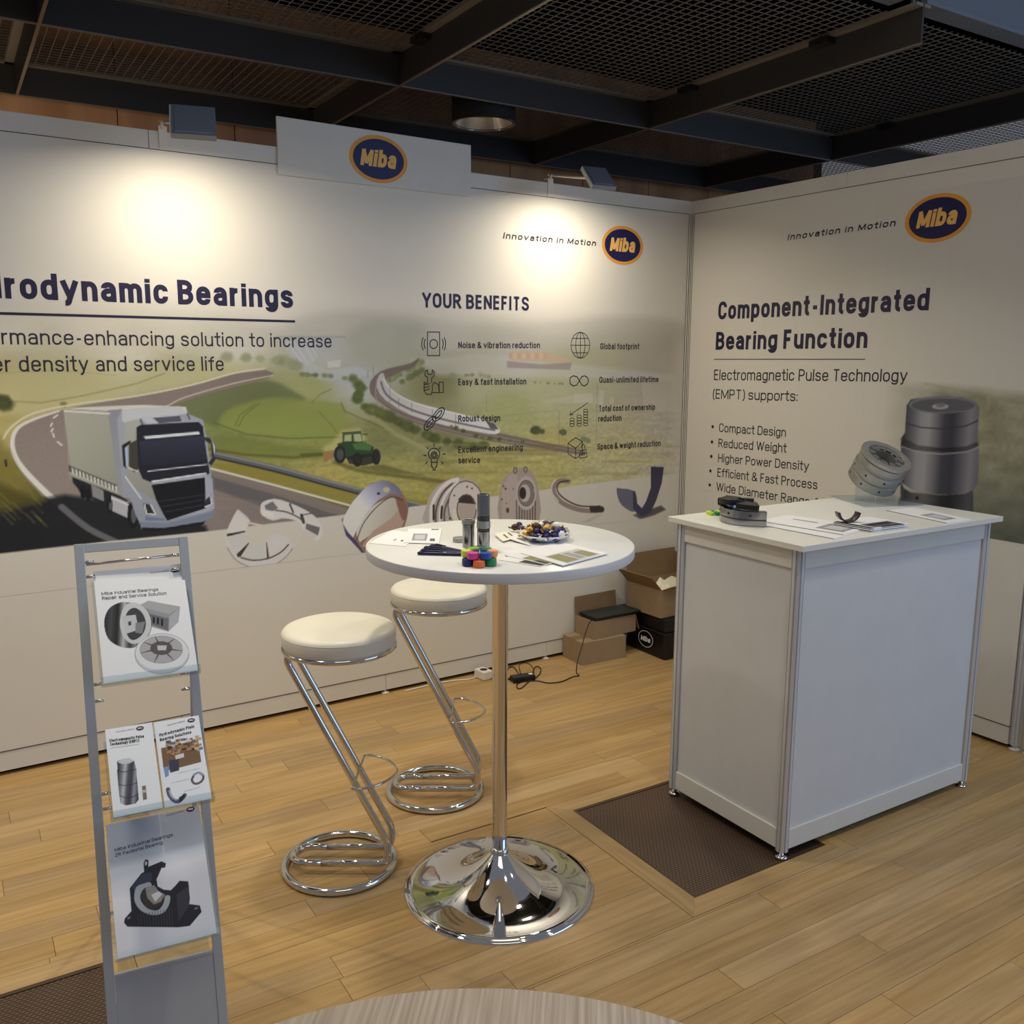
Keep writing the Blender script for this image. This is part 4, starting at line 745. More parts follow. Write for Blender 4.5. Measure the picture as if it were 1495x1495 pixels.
# ---- printed bearings along the bottom
ring = lambda pts, col, **k_: pb(pts, col, **k_)
pb([(-2.6884,0.8299),(-2.6797,0.8894),(-2.6344,0.9724),(-2.6137,0.9675),(-2.5765,0.9247),(-2.5866,0.9013),(-2.5949,0.8503),(-2.5778,0.824),(-2.5198,0.8177),(-2.5036,0.8376),(-2.4654,0.8584),(-2.3973,0.8201),(-2.3859,0.781),(-2.3996,0.7573),(-2.4451,0.7311),(-2.5088,0.7075),(-2.5704,0.712),(-2.6299,0.7409),(-2.667,0.779)], (172,164,158), sm=3)
pb([(-2.6797,0.8894),(-2.6316,0.9691),(-2.5797,0.922),(-2.5997,0.8782),(-2.6745,0.8738)], (178,170,162)); pb([(-2.6721,0.8614),(-2.6028,0.8755),(-2.5929,0.8256),(-2.6372,0.7786),(-2.6625,0.8119)], (168,162,156)); pb([(-2.6195,0.7704),(-2.584,0.8216),(-2.5198,0.8177),(-2.5132,0.7517),(-2.584,0.7508)], (166,162,154)); pb([(-2.501,0.8249),(-2.4592,0.8547),(-2.4004,0.8235),(-2.4174,0.794),(-2.4817,0.7605),(-2.5001,0.7689)], (172,166,160))
pl([(-2.6746,0.8708),(-2.6027,0.8786)], .012, (50,42,38), taper=.006); pl([(-2.6312,0.7779),(-2.5869,0.825)], .02, (54,46,42), taper=.004); pl([(-2.5038,0.7537),(-2.5074,0.8194)], .010, (60,52,48), taper=.003); pl(cat([(-2.6228,0.7646),(-2.569,0.7459),(-2.501,0.7472),(-2.4437,0.7687),(-2.4076,0.7992)], 4, False), .006, (60,54,50))
pl([(-2.5859,0.9165),(-2.4861,0.8853)], .010, (170,160,150)); pl(cat([(-2.6802,0.8139),(-2.6442,0.7549),(-2.5704,0.712),(-2.4932,0.7087),(-2.429,0.7387),(-2.3892,0.7782)], 4, False), .004, (96,88,84), a=.8)
pb([(-2.5287,0.9752),(-2.5184,1.0018),(-2.4656,1.0127),(-2.4037,0.9922),(-2.3252,0.9512),(-2.2712,0.9085),(-2.2432,0.8549),(-2.2544,0.8144),(-2.2813,0.8013),(-2.2939,0.8154),(-2.3388,0.8391),(-2.3436,0.8869),(-2.3907,0.9134),(-2.4379,0.9209),(-2.4756,0.9152),(-2.5239,0.9442)], (176,170,164), sm=2)
pb([(-2.5099,0.9858),(-2.4722,1.001),(-2.4486,0.9682),(-2.4739,0.9581),(-2.5045,0.967)], (96,92,92)); pb([(-2.5229,0.9686),(-2.4682,0.9453),(-2.469,0.9238),(-2.5178,0.9437)], (188,182,174)); pb([(-2.3209,0.8879),(-2.2562,0.8625),(-2.2673,0.8254),(-2.325,0.863)], (90,86,84)); pb([(-2.3379,0.8643),(-2.2739,0.8261),(-2.2878,0.802),(-2.342,0.8395)], (170,160,152))
pl(cat([(-2.4614,0.9601),(-2.4054,0.9458),(-2.3491,0.9126),(-2.3306,0.8888)], 3, False), .006, (70,60,56)); pl([(-2.3945,0.9822),(-2.38,0.9436)], .008, (60,50,48)); pl([(-2.3422,0.9276),(-2.2868,0.9321)], .005, (80,72,68)); pl([(-2.3422,0.9276),(-2.3336,0.8954)], .014, (60,54,52))
# blue half-open ring
pb([(-2.1453,0.871),(-2.1378,0.8993),(-2.0915,0.9695),(-2.0207,1.0351),(-1.9677,1.054),(-1.9072,1.053),(-1.8538,1.0162),(-1.811,0.9429),(-1.8043,0.9021),(-1.8277,0.8202),(-1.8729,0.7574),(-1.9387,0.731),(-1.9931,0.6971),(-2.0287,0.6913),(-2.0422,0.7161)], (118,90,76), sm=2)
pb([(-2.0772,0.8514),(-2.0056,0.9297),(-1.934,0.963),(-1.8799,0.9718),(-1.8554,0.9233),(-1.8706,0.8846),(-1.9366,0.8376),(-2.0441,0.7824),(-2.0652,0.7781)], (170,162,148), sm=2, grad=((140,130,118), (-1.95, 1.05), (-1.75, .98)))
pb([(-2.0519,0.7503),(-1.9904,0.8197),(-1.9,0.8673),(-1.8333,0.9281),(-1.8117,0.9027),(-1.8349,0.8343),(-1.8801,0.7649),(-1.9382,0.7577),(-2.0096,0.7522)], (150,124,108), sm=2); pb([(-1.8726,0.9779),(-1.8257,0.9475),(-1.8081,0.8923),(-1.8272,0.8538),(-1.8488,0.8826)], (112,80,66), sm=2)
pb([(-2.1453,0.871),(-2.1377,0.9025),(-2.0915,0.9695),(-2.0207,1.0351),(-1.9677,1.054),(-1.9072,1.053),(-1.8538,1.0162),(-1.8326,0.9747),(-1.8976,0.9931),(-1.9625,0.9653),(-2.0236,0.9116),(-2.0778,0.8286),(-2.1068,0.776),(-2.1297,0.8176)], (78,76,98), grad=((182,178,182), (-1.93, 1.16), (-2.10, 1.03)))
pb([(-2.1453,0.871),(-2.1192,0.8262),(-2.079,0.7796),(-2.042,0.7227),(-2.0287,0.6913),(-2.0729,0.746),(-2.1299,0.8111)], (60,54,80)); pb([(-1.9009,1.0098),(-1.9023,1.0049),(-1.9063,1.0009),(-1.9122,0.9985),(-1.919,0.998),(-1.9259,0.9995),(-1.9316,1.0028),(-1.9354,1.0074),(-1.9366,1.0125),(-1.9352,1.0174),(-1.9312,1.0214),(-1.9254,1.0238),(-1.9185,1.0243),(-1.9117,1.0228),(-1.906,1.0195),(-1.9022,1.0149)], (160,154,112)); pb([(-1.9512,0.9956),(-1.9519,0.9931),(-1.9539,0.9912),(-1.9568,0.99),(-1.9602,0.9897),(-1.9636,0.9905),(-1.9664,0.9922),(-1.9683,0.9944),(-1.9689,0.997),(-1.9682,0.9994),(-1.9662,1.0014),(-1.9633,1.0026),(-1.9599,1.0028),(-1.9565,1.0021),(-1.9537,1.0004),(-1.9518,0.9981)], (50,46,60)); pl(cat([(-2.0754,0.7857),(-2.0423,0.8578),(-1.9775,0.9272),(-1.898,0.9733),(-1.8329,0.9547)], 4, False), .004, (48,42,52))
# grey journal bearing
pb([(-1.7081,0.8083),(-1.7069,0.9105),(-1.668,0.9888),(-1.5985,1.0313),(-1.5007,1.0382),(-1.4409,1.0203),(-1.4006,0.9719),(-1.4008,0.7779)], (150,138,128), sm=2); 
for c_, w_ in (((196,184,172), .012), ((92,78,70), .008), ((186,174,162), .010)):
    pass
pl(cat([(-1.6776,0.8122),(-1.6765,0.9079),(-1.6375,0.9797),(-1.5792,1.0231),(-1.5283,1.0333)], 4, False), .020, (190,176,166)); pl(cat([(-1.6546,0.8099),(-1.6498,0.8987),(-1.6145,0.9711),(-1.5598,1.0149)], 4, False), .009, (76,62,56)); pl(cat([(-1.6314,0.8076),(-1.6267,0.8967),(-1.5913,0.9692),(-1.5284,1.0195)], 4, False), .014, (188,176,166))
pl(cat([(-1.6043,0.805),(-1.6036,0.8844),(-1.568,0.9537),(-1.5127,0.9977)], 4, False), .009, (80,66,60)); pl([(-1.665,0.9137),(-1.6657,0.8453)], .012, (48,36,32)); pl([(-1.619,0.9029),(-1.6233,0.8483)], .012, (48,36,32))
pb([(-1.3761,0.889),(-1.3843,0.841),(-1.4073,0.8018),(-1.4417,0.7775),(-1.4818,0.7719),(-1.5215,0.7854),(-1.5547,0.8159),(-1.5766,0.8585),(-1.584,0.9068),(-1.5759,0.9535),(-1.5536,0.992),(-1.5203,1.0164),(-1.4809,1.0231),(-1.4411,1.0107),(-1.4071,0.981),(-1.3842,0.9383)], (176,162,152)); pl([(-1.3761,0.889),(-1.3843,0.841),(-1.4073,0.8018),(-1.4417,0.7775),(-1.4818,0.7719),(-1.5215,0.7854),(-1.5547,0.8159),(-1.5766,0.8585),(-1.584,0.9068),(-1.5759,0.9535),(-1.5536,0.992),(-1.5203,1.0164),(-1.4809,1.0231),(-1.4411,1.0107),(-1.4071,0.981),(-1.3842,0.9383)], .005, (70,60,54)); pb([(-1.421,0.8718),(-1.4254,0.8425),(-1.4377,0.8185),(-1.4561,0.8034),(-1.4777,0.7996),(-1.4991,0.8076),(-1.5172,0.826),(-1.5291,0.852),(-1.5331,0.8816),(-1.5287,0.9105),(-1.5166,0.9342),(-1.4985,0.9493),(-1.4772,0.9534),(-1.4557,0.9459),(-1.4375,0.9278),(-1.4253,0.9017)], (150,138,128)); pb([(-1.5249,0.9364),(-1.4971,0.955),(-1.4491,0.9442),(-1.4291,0.9006),(-1.5211,0.9153)], (52,42,38)); pb([(-1.5211,0.9049),(-1.4331,0.8974),(-1.4373,0.8274),(-1.5215,0.8318)], (150,132,122)); pb([(-1.5567,0.8837),(-1.5291,0.8882),(-1.5294,0.8326),(-1.557,0.8351)], (182,172,150))
pl([(-1.421,0.8718),(-1.4254,0.8425),(-1.4377,0.8185),(-1.4561,0.8034),(-1.4777,0.7996),(-1.4991,0.8076),(-1.5172,0.826),(-1.5291,0.852),(-1.5331,0.8816),(-1.5287,0.9105),(-1.5166,0.9342),(-1.4985,0.9493),(-1.4772,0.9534),(-1.4557,0.9459),(-1.4375,0.9278),(-1.4253,0.9017)], .006, (74,62,56))
for a_ in ([(-1.4678,0.9927),(-1.4682,0.991),(-1.4694,0.9896),(-1.471,0.9887),(-1.473,0.9885),(-1.475,0.989),(-1.4767,0.9901),(-1.4778,0.9917),(-1.4782,0.9934),(-1.4778,0.9951),(-1.4767,0.9965),(-1.475,0.9974),(-1.473,0.9976),(-1.471,0.9971),(-1.4693,0.996),(-1.4682,0.9944)], [(-1.4398,0.9819),(-1.4402,0.9802),(-1.4413,0.9788),(-1.443,0.9779),(-1.445,0.9778),(-1.447,0.9782),(-1.4487,0.9794),(-1.4498,0.9809),(-1.4502,0.9827),(-1.4498,0.9844),(-1.4487,0.9858),(-1.447,0.9866),(-1.445,0.9868),(-1.443,0.9863),(-1.4413,0.9852),(-1.4402,0.9837)], [(-1.5433,0.9534),(-1.5437,0.9518),(-1.5448,0.9504),(-1.5465,0.9496),(-1.5485,0.9494),(-1.5504,0.9499),(-1.5521,0.951),(-1.5531,0.9525),(-1.5535,0.9543),(-1.5531,0.9559),(-1.552,0.9573),(-1.5503,0.9581),(-1.5484,0.9583),(-1.5464,0.9578),(-1.5448,0.9567),(-1.5437,0.9552)], [(-1.5696,0.8398),(-1.57,0.8381),(-1.5711,0.8367),(-1.5728,0.8359),(-1.5747,0.8358),(-1.5767,0.8363),(-1.5783,0.8374),(-1.5794,0.839),(-1.5798,0.8407),(-1.5794,0.8424),(-1.5783,0.8438),(-1.5766,0.8446),(-1.5746,0.8448),(-1.5727,0.8442),(-1.5711,0.8431),(-1.57,0.8416)]): pb(a_, (30,26,24))
# flange bearing with feet
pb([(-1.2762,0.7728),(-1.2769,0.9626),(-1.252,1.0212),(-1.193,1.06),(-1.1072,1.0618),(-1.0632,1.0192),(-1.0359,0.9444),(-1.0335,0.749)], (142,126,116), sm=2); pb([(-1.2636,0.7716),(-1.2685,0.962),(-1.2268,1.0337),(-1.1759,1.0446),(-1.1579,0.9356),(-1.1739,0.7628)], (152,136,126))
for i in range(8):
    a_ = [(-1.1749,0.9008),(-1.0396,0.8897)]; b_ = [(-1.1738,0.7555),(-1.0379,0.742)]; t_ = i/8; pl([(a_[0][0]+(a_[1][0]-a_[0][0])*t_, a_[0][1]), (b_[0][0]+(b_[1][0]-b_[0][0])*t_, b_[0][1])], .006, (64,54,50))
pb([(-1.0489,0.9271),(-1.0536,0.8924),(-1.0676,0.8639),(-1.0888,0.8459),(-1.1138,0.8411),(-1.1388,0.8503),(-1.16,0.8718),(-1.1743,0.9023),(-1.1794,0.9372),(-1.1748,0.9713),(-1.161,0.9994),(-1.1403,1.0175),(-1.1155,1.0227),(-1.0905,1.0141),(-1.069,0.993),(-1.0544,0.9624)], (160,146,136)); pb([(-1.0621,0.9281),(-1.0659,0.9018),(-1.0771,0.8802),(-1.094,0.8666),(-1.114,0.863),(-1.134,0.87),(-1.151,0.8864),(-1.1624,0.9096),(-1.1665,0.9362),(-1.1628,0.9621),(-1.1518,0.9835),(-1.1351,0.9972),(-1.1153,1.001),(-1.0953,0.9944),(-1.0781,0.9782),(-1.0665,0.9549)], (110,98,90)); pb([(-1.0885,0.9302),(-1.091,0.9122),(-1.0984,0.8975),(-1.1096,0.8881),(-1.1229,0.8856),(-1.1362,0.8903),(-1.1476,0.9015),(-1.1552,0.9174),(-1.1579,0.9356),(-1.1554,0.9533),(-1.1481,0.968),(-1.137,0.9773),(-1.1238,0.9799),(-1.1105,0.9754),(-1.0991,0.9644),(-1.0913,0.9485)], (158,146,138)); pb([(-1.1147,0.9322),(-1.1162,0.9198),(-1.1208,0.9096),(-1.1278,0.9031),(-1.1361,0.9012),(-1.1444,0.9044),(-1.1514,0.912),(-1.1562,0.923),(-1.1579,0.9356),(-1.1564,0.9479),(-1.1518,0.958),(-1.1449,0.9646),(-1.1366,0.9664),(-1.1283,0.9633),(-1.1212,0.9558),(-1.1164,0.9448)], (44,36,34)); pl([(-1.0621,0.9281),(-1.0659,0.9018),(-1.0771,0.8802),(-1.094,0.8666),(-1.114,0.863),(-1.134,0.87),(-1.151,0.8864),(-1.1624,0.9096),(-1.1665,0.9362),(-1.1628,0.9621),(-1.1518,0.9835),(-1.1351,0.9972),(-1.1153,1.001),(-1.0953,0.9944),(-1.0781,0.9782),(-1.0665,0.9549)], .004, (80,70,64))
for a_ in ([(-1.1747,1.0553),(-1.1754,1.0498),(-1.1775,1.0453),(-1.1807,1.0424),(-1.1844,1.0416),(-1.1882,1.0429),(-1.1914,1.0462),(-1.1935,1.051),(-1.1943,1.0565),(-1.1936,1.0619),(-1.1915,1.0664),(-1.1883,1.0693),(-1.1846,1.0702),(-1.1808,1.0689),(-1.1776,1.0656),(-1.1755,1.0608)], [(-1.1102,1.0565),(-1.1109,1.0511),(-1.113,1.0465),(-1.1162,1.0436),(-1.12,1.0428),(-1.1238,1.0441),(-1.1271,1.0475),(-1.1293,1.0523),(-1.1301,1.0578),(-1.1294,1.0633),(-1.1273,1.0678),(-1.1241,1.0707),(-1.1203,1.0716),(-1.1165,1.0702),(-1.1132,1.0669),(-1.111,1.0621)]): pl(a_+a_[:1], .006, (84,74,66))
for a_ in ([(-1.2505,0.9784),(-1.2509,0.9767),(-1.2521,0.9753),(-1.2539,0.9744),(-1.256,0.9742),(-1.2581,0.9747),(-1.2598,0.9758),(-1.261,0.9774),(-1.2614,0.9792),(-1.261,0.981),(-1.2599,0.9824),(-1.2581,0.9833),(-1.256,0.9834),(-1.2539,0.9829),(-1.2521,0.9818),(-1.2509,0.9802)], [(-1.2365,0.9649),(-1.237,0.9627),(-1.2385,0.961),(-1.2407,0.9599),(-1.2433,0.9597),(-1.2459,0.9603),(-1.248,0.9617),(-1.2495,0.9637),(-1.25,0.9659),(-1.2495,0.9681),(-1.2481,0.9698),(-1.2459,0.9709),(-1.2433,0.9711),(-1.2407,0.9705),(-1.2385,0.9691),(-1.2371,0.9671)], [(-1.2607,0.9114),(-1.2612,0.9097),(-1.2623,0.9083),(-1.2641,0.9074),(-1.2662,0.9072),(-1.2683,0.9077),(-1.2701,0.9089),(-1.2712,0.9105),(-1.2717,0.9123),(-1.2713,0.914),(-1.2701,0.9155),(-1.2683,0.9163),(-1.2662,0.9165),(-1.2641,0.916),(-1.2624,0.9148),(-1.2612,0.9132)], [(-1.2194,0.8504),(-1.2202,0.845),(-1.2225,0.8405),(-1.2259,0.8377),(-1.23,0.837),(-1.234,0.8384),(-1.2375,0.8419),(-1.2398,0.8467),(-1.2406,0.8523),(-1.2399,0.8578),(-1.2376,0.8622),(-1.2342,0.865),(-1.2301,0.8658),(-1.226,0.8643),(-1.2226,0.8609),(-1.2203,0.856)], [(-1.2345,0.8877),(-1.2348,0.8864),(-1.2357,0.8853),(-1.2371,0.8846),(-1.2387,0.8845),(-1.2403,0.8849),(-1.2417,0.8858),(-1.2426,0.887),(-1.2429,0.8884),(-1.2426,0.8898),(-1.2417,0.8909),(-1.2403,0.8915),(-1.2387,0.8917),(-1.2371,0.8913),(-1.2357,0.8904),(-1.2348,0.8891)], [(-1.1924,0.9598),(-1.1927,0.9584),(-1.1936,0.9573),(-1.195,0.9567),(-1.1966,0.9565),(-1.1983,0.9569),(-1.1996,0.9578),(-1.2006,0.959),(-1.2009,0.9604),(-1.2006,0.9618),(-1.1997,0.9629),(-1.1983,0.9635),(-1.1967,0.9637),(-1.195,0.9633),(-1.1936,0.9624),(-1.1927,0.9612)]): pb(a_, (70,58,52))
# crescent
pl(cat([(-0.8375,0.9742),(-0.8927,0.9818),(-0.9332,0.9588),(-0.9279,0.9103),(-0.8722,0.8573),(-0.7643,0.814),(-0.6541,0.7967),(-0.5958,0.7992)], 5, False), .026, (122,104,96)); pl(cat([(-0.8376,0.9779),(-0.8926,0.9744),(-0.915,0.95),(-0.896,0.9077),(-0.8261,0.8609),(-0.741,0.831),(-0.6159,0.8203)], 5, False), .008, (58,48,44)); pb([(-0.6932,0.8231),(-0.5963,0.8186),(-0.586,0.7984),(-0.5954,0.7837),(-0.6828,0.7915)], (50,42,40))
pl(cat([(-0.9202,0.9911),(-0.9468,0.9635),(-0.9462,0.9191),(-0.9045,0.8712)], 4, False), .008, (176,164,154)); pb([(-0.739,0.7431),(-0.6438,0.7726),(-0.5954,0.7837),(-0.6143,0.7622),(-0.6911,0.7385)], (146,140,124), a=.6, f=.012)
# blue shell
pb([(-0.3737,0.748),(-0.2654,0.7662),(-0.1602,0.7853),(-0.1213,0.7575),(-0.2113,0.7332),(-0.3158,0.7187)], (52,46,44), a=.8, f=.012)
pb([(-0.5005,0.9116),(-0.4755,0.9097),(-0.3633,0.8856),(-0.3452,0.813),(-0.3231,0.7753),(-0.3847,0.7688),(-0.4572,0.8106),(-0.4888,0.8563)], (86,84,94), sm=2); pb([(-0.3787,0.8868),(-0.3633,0.8856),(-0.3452,0.813),(-0.3078,0.7819),(-0.278,0.8193),(-0.2444,0.8964),(-0.2494,1.0199),(-0.1486,1.0097),(-0.1606,0.9183),(-0.1991,0.8208),(-0.2385,0.7518),(-0.3008,0.7333),(-0.343,0.7531),(-0.3751,0.7878)], (40,38,48), grad=((54,50,68), (-.32, 1.22), (-.38, .98)))
mural = p.build('printed_mural', PRINT, wall, lambda X, Y: (X, 0*X-.0012, Y), conv_back)

# ---- lettering on the back wall
def TB(body, pts, m, **k_): return text(WB, body, pts, m, mural, h=.0018, **k_)
TB('Hydrodynamic Bearings', [(-3.4483,1.8429),(-2.3478,1.837),(-2.829,1.9394)], M['navy'], wt=.205, ref='rodynamic Bearings', capb=0.097459, space=1.0)
strokes(WB, [[(-3.8846,1.786),(-2.3441,1.7838)]], .010, M['navy'], mural, h=.0018, name='underline')
TB('performance-enhancing solution to increase', [(-3.4731,1.6748),(-2.1757,1.6717),(-3.105,1.7318)], M['ink'], ref='rmance-enhancing solution to increase', capb=0.05727, space=1.15, wt=.115)
TB('power density and service life', [(-3.4228,1.5742),(-2.6598,1.5708),(-3.3618,1.6333)], M['ink'], ref='density and service life', space=1.15, wt=.115, capb=0.059344)
TB('Innovation in Motion', [(-1.262,2.2098),(-0.6827,2.2123),(-1.2586,2.2393)], M['ink'], shear=.2, space=2.2, wt=.21)
logo(WB, [(-0.4989,2.2286)][0], .5*abs([(-0.3535,2.2384)][0][0]-[(-0.64,2.219)][0][0]), .5*abs([(-0.5021,2.3254)][0][1]-[(-0.4955,2.1246)][0][1]), mural, .0018)
TB('YOUR BENEFITS', [(-1.7163,1.8637),(-1.107,1.8665),(-1.7154,1.9326)], M['navy'], wt=.19)
for body, pts in (('Noise & vibration reduction', [(-1.5217,1.6763),(-1.0362,1.6807),(-1.5215,1.7074)]), ('Easy & fast installation', [(-1.5226,1.4981),(-1.1199,1.4971),(-1.5225,1.5299)]),
    ('Robust design', [(-1.5236,1.3198),(-1.2781,1.3152),(-1.5234,1.3517)]), ('Excellent engineering', [(-1.5244,1.1647),(-1.1383,1.1591),(-1.5243,1.197)]), ('service', [(-1.5247,1.1132),(-1.398,1.1078),(-1.5245,1.146)]),
    ('Global footprint', [(-0.6392,1.6784),(-0.3627,1.6807),(-0.6401,1.7111)]), ('Quasi-unlimited lifetime', [(-0.6405,1.4993),(-0.212,1.4987),(-0.6414,1.5324)]), ('Total cost of ownership', [(-0.6401,1.3441),(-0.2314,1.3429),(-0.641,1.3775)]),
    ('reduction', [(-0.643,1.2895),(-0.4778,1.288),(-0.6439,1.3238)]), ('Space & weight reduction', [(-0.6456,1.136),(-0.1806,1.1346),(-0.6465,1.1695)])): TB(body, pts, M['ink'], wt=.17)
SY = lambda ls, w=.0042: strokes(WB, ls, w, M['ink'], mural, h=.0018)
cl = lambda a: a+a[:1]
SY([[(-1.6899,1.7504),(-1.6242,1.7516),(-1.6253,1.6407),(-1.6912,1.6404),(-1.6899,1.7504)], cl([(-1.6364,1.6953),(-1.638,1.6871),(-1.6426,1.6802),(-1.6495,1.6755),(-1.6575,1.6738),(-1.6654,1.6754),(-1.6721,1.6799),(-1.6765,1.6867),(-1.678,1.6948),(-1.6763,1.703),(-1.6718,1.7099),(-1.665,1.7146),(-1.657,1.7163),(-1.6491,1.7148),(-1.6423,1.7103),(-1.6379,1.7035)]), [(-1.7023,1.6731),(-1.7057,1.6793),(-1.7079,1.6869),(-1.7086,1.6951),(-1.7077,1.7034),(-1.7053,1.711),(-1.7017,1.7173)], [(-1.7132,1.6657),(-1.7177,1.6739),(-1.7205,1.684),(-1.7214,1.695),(-1.7202,1.706),(-1.7172,1.7161),(-1.7125,1.7245)], [(-1.611,1.7186),(-1.6074,1.7123),(-1.6052,1.7047),(-1.6045,1.6963),(-1.6053,1.688),(-1.6077,1.6803),(-1.6114,1.6739)], [(-1.5998,1.7262),(-1.5951,1.7178),(-1.5922,1.7076),(-1.5913,1.6965),(-1.5924,1.6853),(-1.5955,1.675),(-1.6003,1.6665)]])
SY([[(-1.6961,1.5081),(-1.7108,1.5147),(-1.7113,1.4758),(-1.7003,1.4593),(-1.6743,1.4556),(-1.6666,1.4751),(-1.6664,1.4979),(-1.655,1.5141),(-1.6326,1.5008),(-1.6292,1.4646),(-1.6064,1.4642),(-1.606,1.5136),(-1.6287,1.5138),(-1.6292,1.4646)], [(-1.7109,1.5018),(-1.6812,1.5079)], [(-1.7111,1.4888),(-1.6813,1.4949)], [(-1.7113,1.4758),(-1.6815,1.4818)], [(-1.6923,1.5113),(-1.692,1.5373),(-1.7067,1.5471),(-1.7028,1.5665),(-1.6916,1.5729),(-1.6918,1.5535),(-1.677,1.5501),(-1.6658,1.5566),(-1.6656,1.5728),(-1.6545,1.563),(-1.6584,1.5435),(-1.6697,1.5338),(-1.67,1.511)], [(-1.6667,1.4652),(-1.6292,1.4646)]])
SY([cl([(-1.6534,1.348),(-1.6493,1.3412),(-1.6501,1.3308),(-1.6558,1.3183),(-1.6653,1.3058),(-1.6773,1.2952),(-1.6899,1.2879),(-1.7012,1.2852),(-1.7094,1.2874),(-1.7134,1.2943),(-1.7126,1.3046),(-1.707,1.3169),(-1.6975,1.3294),(-1.6856,1.34),(-1.673,1.3473),(-1.6617,1.3501)]), cl([(-1.6639,1.3366),(-1.6627,1.3332),(-1.6643,1.3275),(-1.6685,1.3203),(-1.6747,1.3127),(-1.6819,1.3059),(-1.6891,1.3008),(-1.6951,1.2983),(-1.699,1.2988),(-1.7002,1.3021),(-1.6986,1.3078),(-1.6944,1.3149),(-1.6882,1.3225),(-1.681,1.3294),(-1.6738,1.3345),(-1.6678,1.337)]), cl([(-1.6056,1.3896),(-1.6015,1.3828),(-1.6023,1.3724),(-1.608,1.3599),(-1.6176,1.3474),(-1.6297,1.3366),(-1.6424,1.3293),(-1.6538,1.3265),(-1.6621,1.3287),(-1.6662,1.3355),(-1.6653,1.3459),(-1.6597,1.3582),(-1.6502,1.3708),(-1.6382,1.3815),(-1.6255,1.3889),(-1.614,1.3918)]), cl([(-1.6162,1.3782),(-1.615,1.3748),(-1.6166,1.3691),(-1.6209,1.3619),(-1.6271,1.3542),(-1.6344,1.3473),(-1.6416,1.3422),(-1.6476,1.3396),(-1.6516,1.3401),(-1.6528,1.3434),(-1.6512,1.3491),(-1.647,1.3563),(-1.6407,1.364),(-1.6335,1.3709),(-1.6263,1.376),(-1.6202,1.3786)])], .005)
SY([[(-1.676,1.1276),(-1.6759,1.141),(-1.6889,1.1585),(-1.6925,1.1754),(-1.681,1.1915),(-1.6602,1.1971),(-1.6393,1.1893),(-1.6281,1.172),(-1.632,1.1553),(-1.6436,1.1392),(-1.6438,1.1257)], [(-1.676,1.1276),(-1.6438,1.1257),(-1.6459,1.1056),(-1.6554,1.1012),(-1.6556,1.0894),(-1.667,1.0901),(-1.6668,1.1019),(-1.6751,1.1074),(-1.676,1.1276)], cl([(-1.6423,1.161),(-1.6475,1.1489),(-1.6599,1.1445),(-1.6722,1.1503),(-1.6772,1.1629),(-1.6719,1.1749),(-1.6596,1.1793),(-1.6473,1.1736)]), cl([(-1.6507,1.1614),(-1.6534,1.1549),(-1.6599,1.1525),(-1.6663,1.1556),(-1.6688,1.1624),(-1.6661,1.1689),(-1.6597,1.1713),(-1.6533,1.1682)]), [(-1.7188,1.1635),(-1.7039,1.1626)], [(-1.6128,1.1644),(-1.5975,1.1653)], [(-1.7081,1.1228),(-1.6967,1.1322)], [(-1.6208,1.1277),(-1.6094,1.1169)], [(-1.6997,1.2024),(-1.6922,1.1954)], [(-1.624,1.1986),(-1.6317,1.1923)], [(-1.6599,1.2171),(-1.6601,1.2071)]], .005)
SY([cl([(-0.7109,1.6994),(-0.7151,1.6732),(-0.7284,1.6509),(-0.7487,1.636),(-0.7729,1.6307),(-0.7972,1.6358),(-0.8179,1.6504),(-0.8318,1.6723),(-0.8371,1.6981),(-0.8329,1.7239),(-0.8198,1.7459),(-0.7998,1.7609),(-0.7759,1.7665),(-0.7516,1.7617),(-0.7307,1.7474),(-0.7164,1.7255)]), cl([(-0.7432,1.6991),(-0.745,1.673),(-0.7513,1.6508),(-0.7611,1.6359),(-0.7729,1.6307),(-0.7849,1.6358),(-0.7953,1.6505),(-0.8025,1.6725),(-0.8054,1.6984),(-0.8036,1.7243),(-0.7974,1.7463),(-0.7877,1.7611),(-0.7759,1.7665),(-0.7639,1.7615),(-0.7535,1.747),(-0.7462,1.7251)]), [(-0.7759,1.7665),(-0.7729,1.6307)], [(-0.8358,1.6981),(-0.7099,1.6994)], [(-0.8252,1.7337),(-0.7247,1.7352)], [(-0.8237,1.6591),(-0.7229,1.6597)]], .0035)
SY([cl([(-0.7772,1.5136),(-0.7937,1.5336),(-0.8167,1.5391),(-0.837,1.5303),(-0.8412,1.5142),(-0.8363,1.4962),(-0.8156,1.4851),(-0.7928,1.4902),(-0.7772,1.5136),(-0.7615,1.5333),(-0.7432,1.5386),(-0.7221,1.5294),(-0.7147,1.5129),(-0.7212,1.4948),(-0.7419,1.4841),(-0.7606,1.4898)])], .005)
SY([[(-0.7165,1.3941),(-0.8353,1.3333)], [(-0.8335,1.3532),(-0.8362,1.3322),(-0.8125,1.3344)]], .0035)
for x_, y0_, n_ in ((835.0, 621, 3), (845.3, 620, 4), (854.8, 619.5, 6)):
    pass
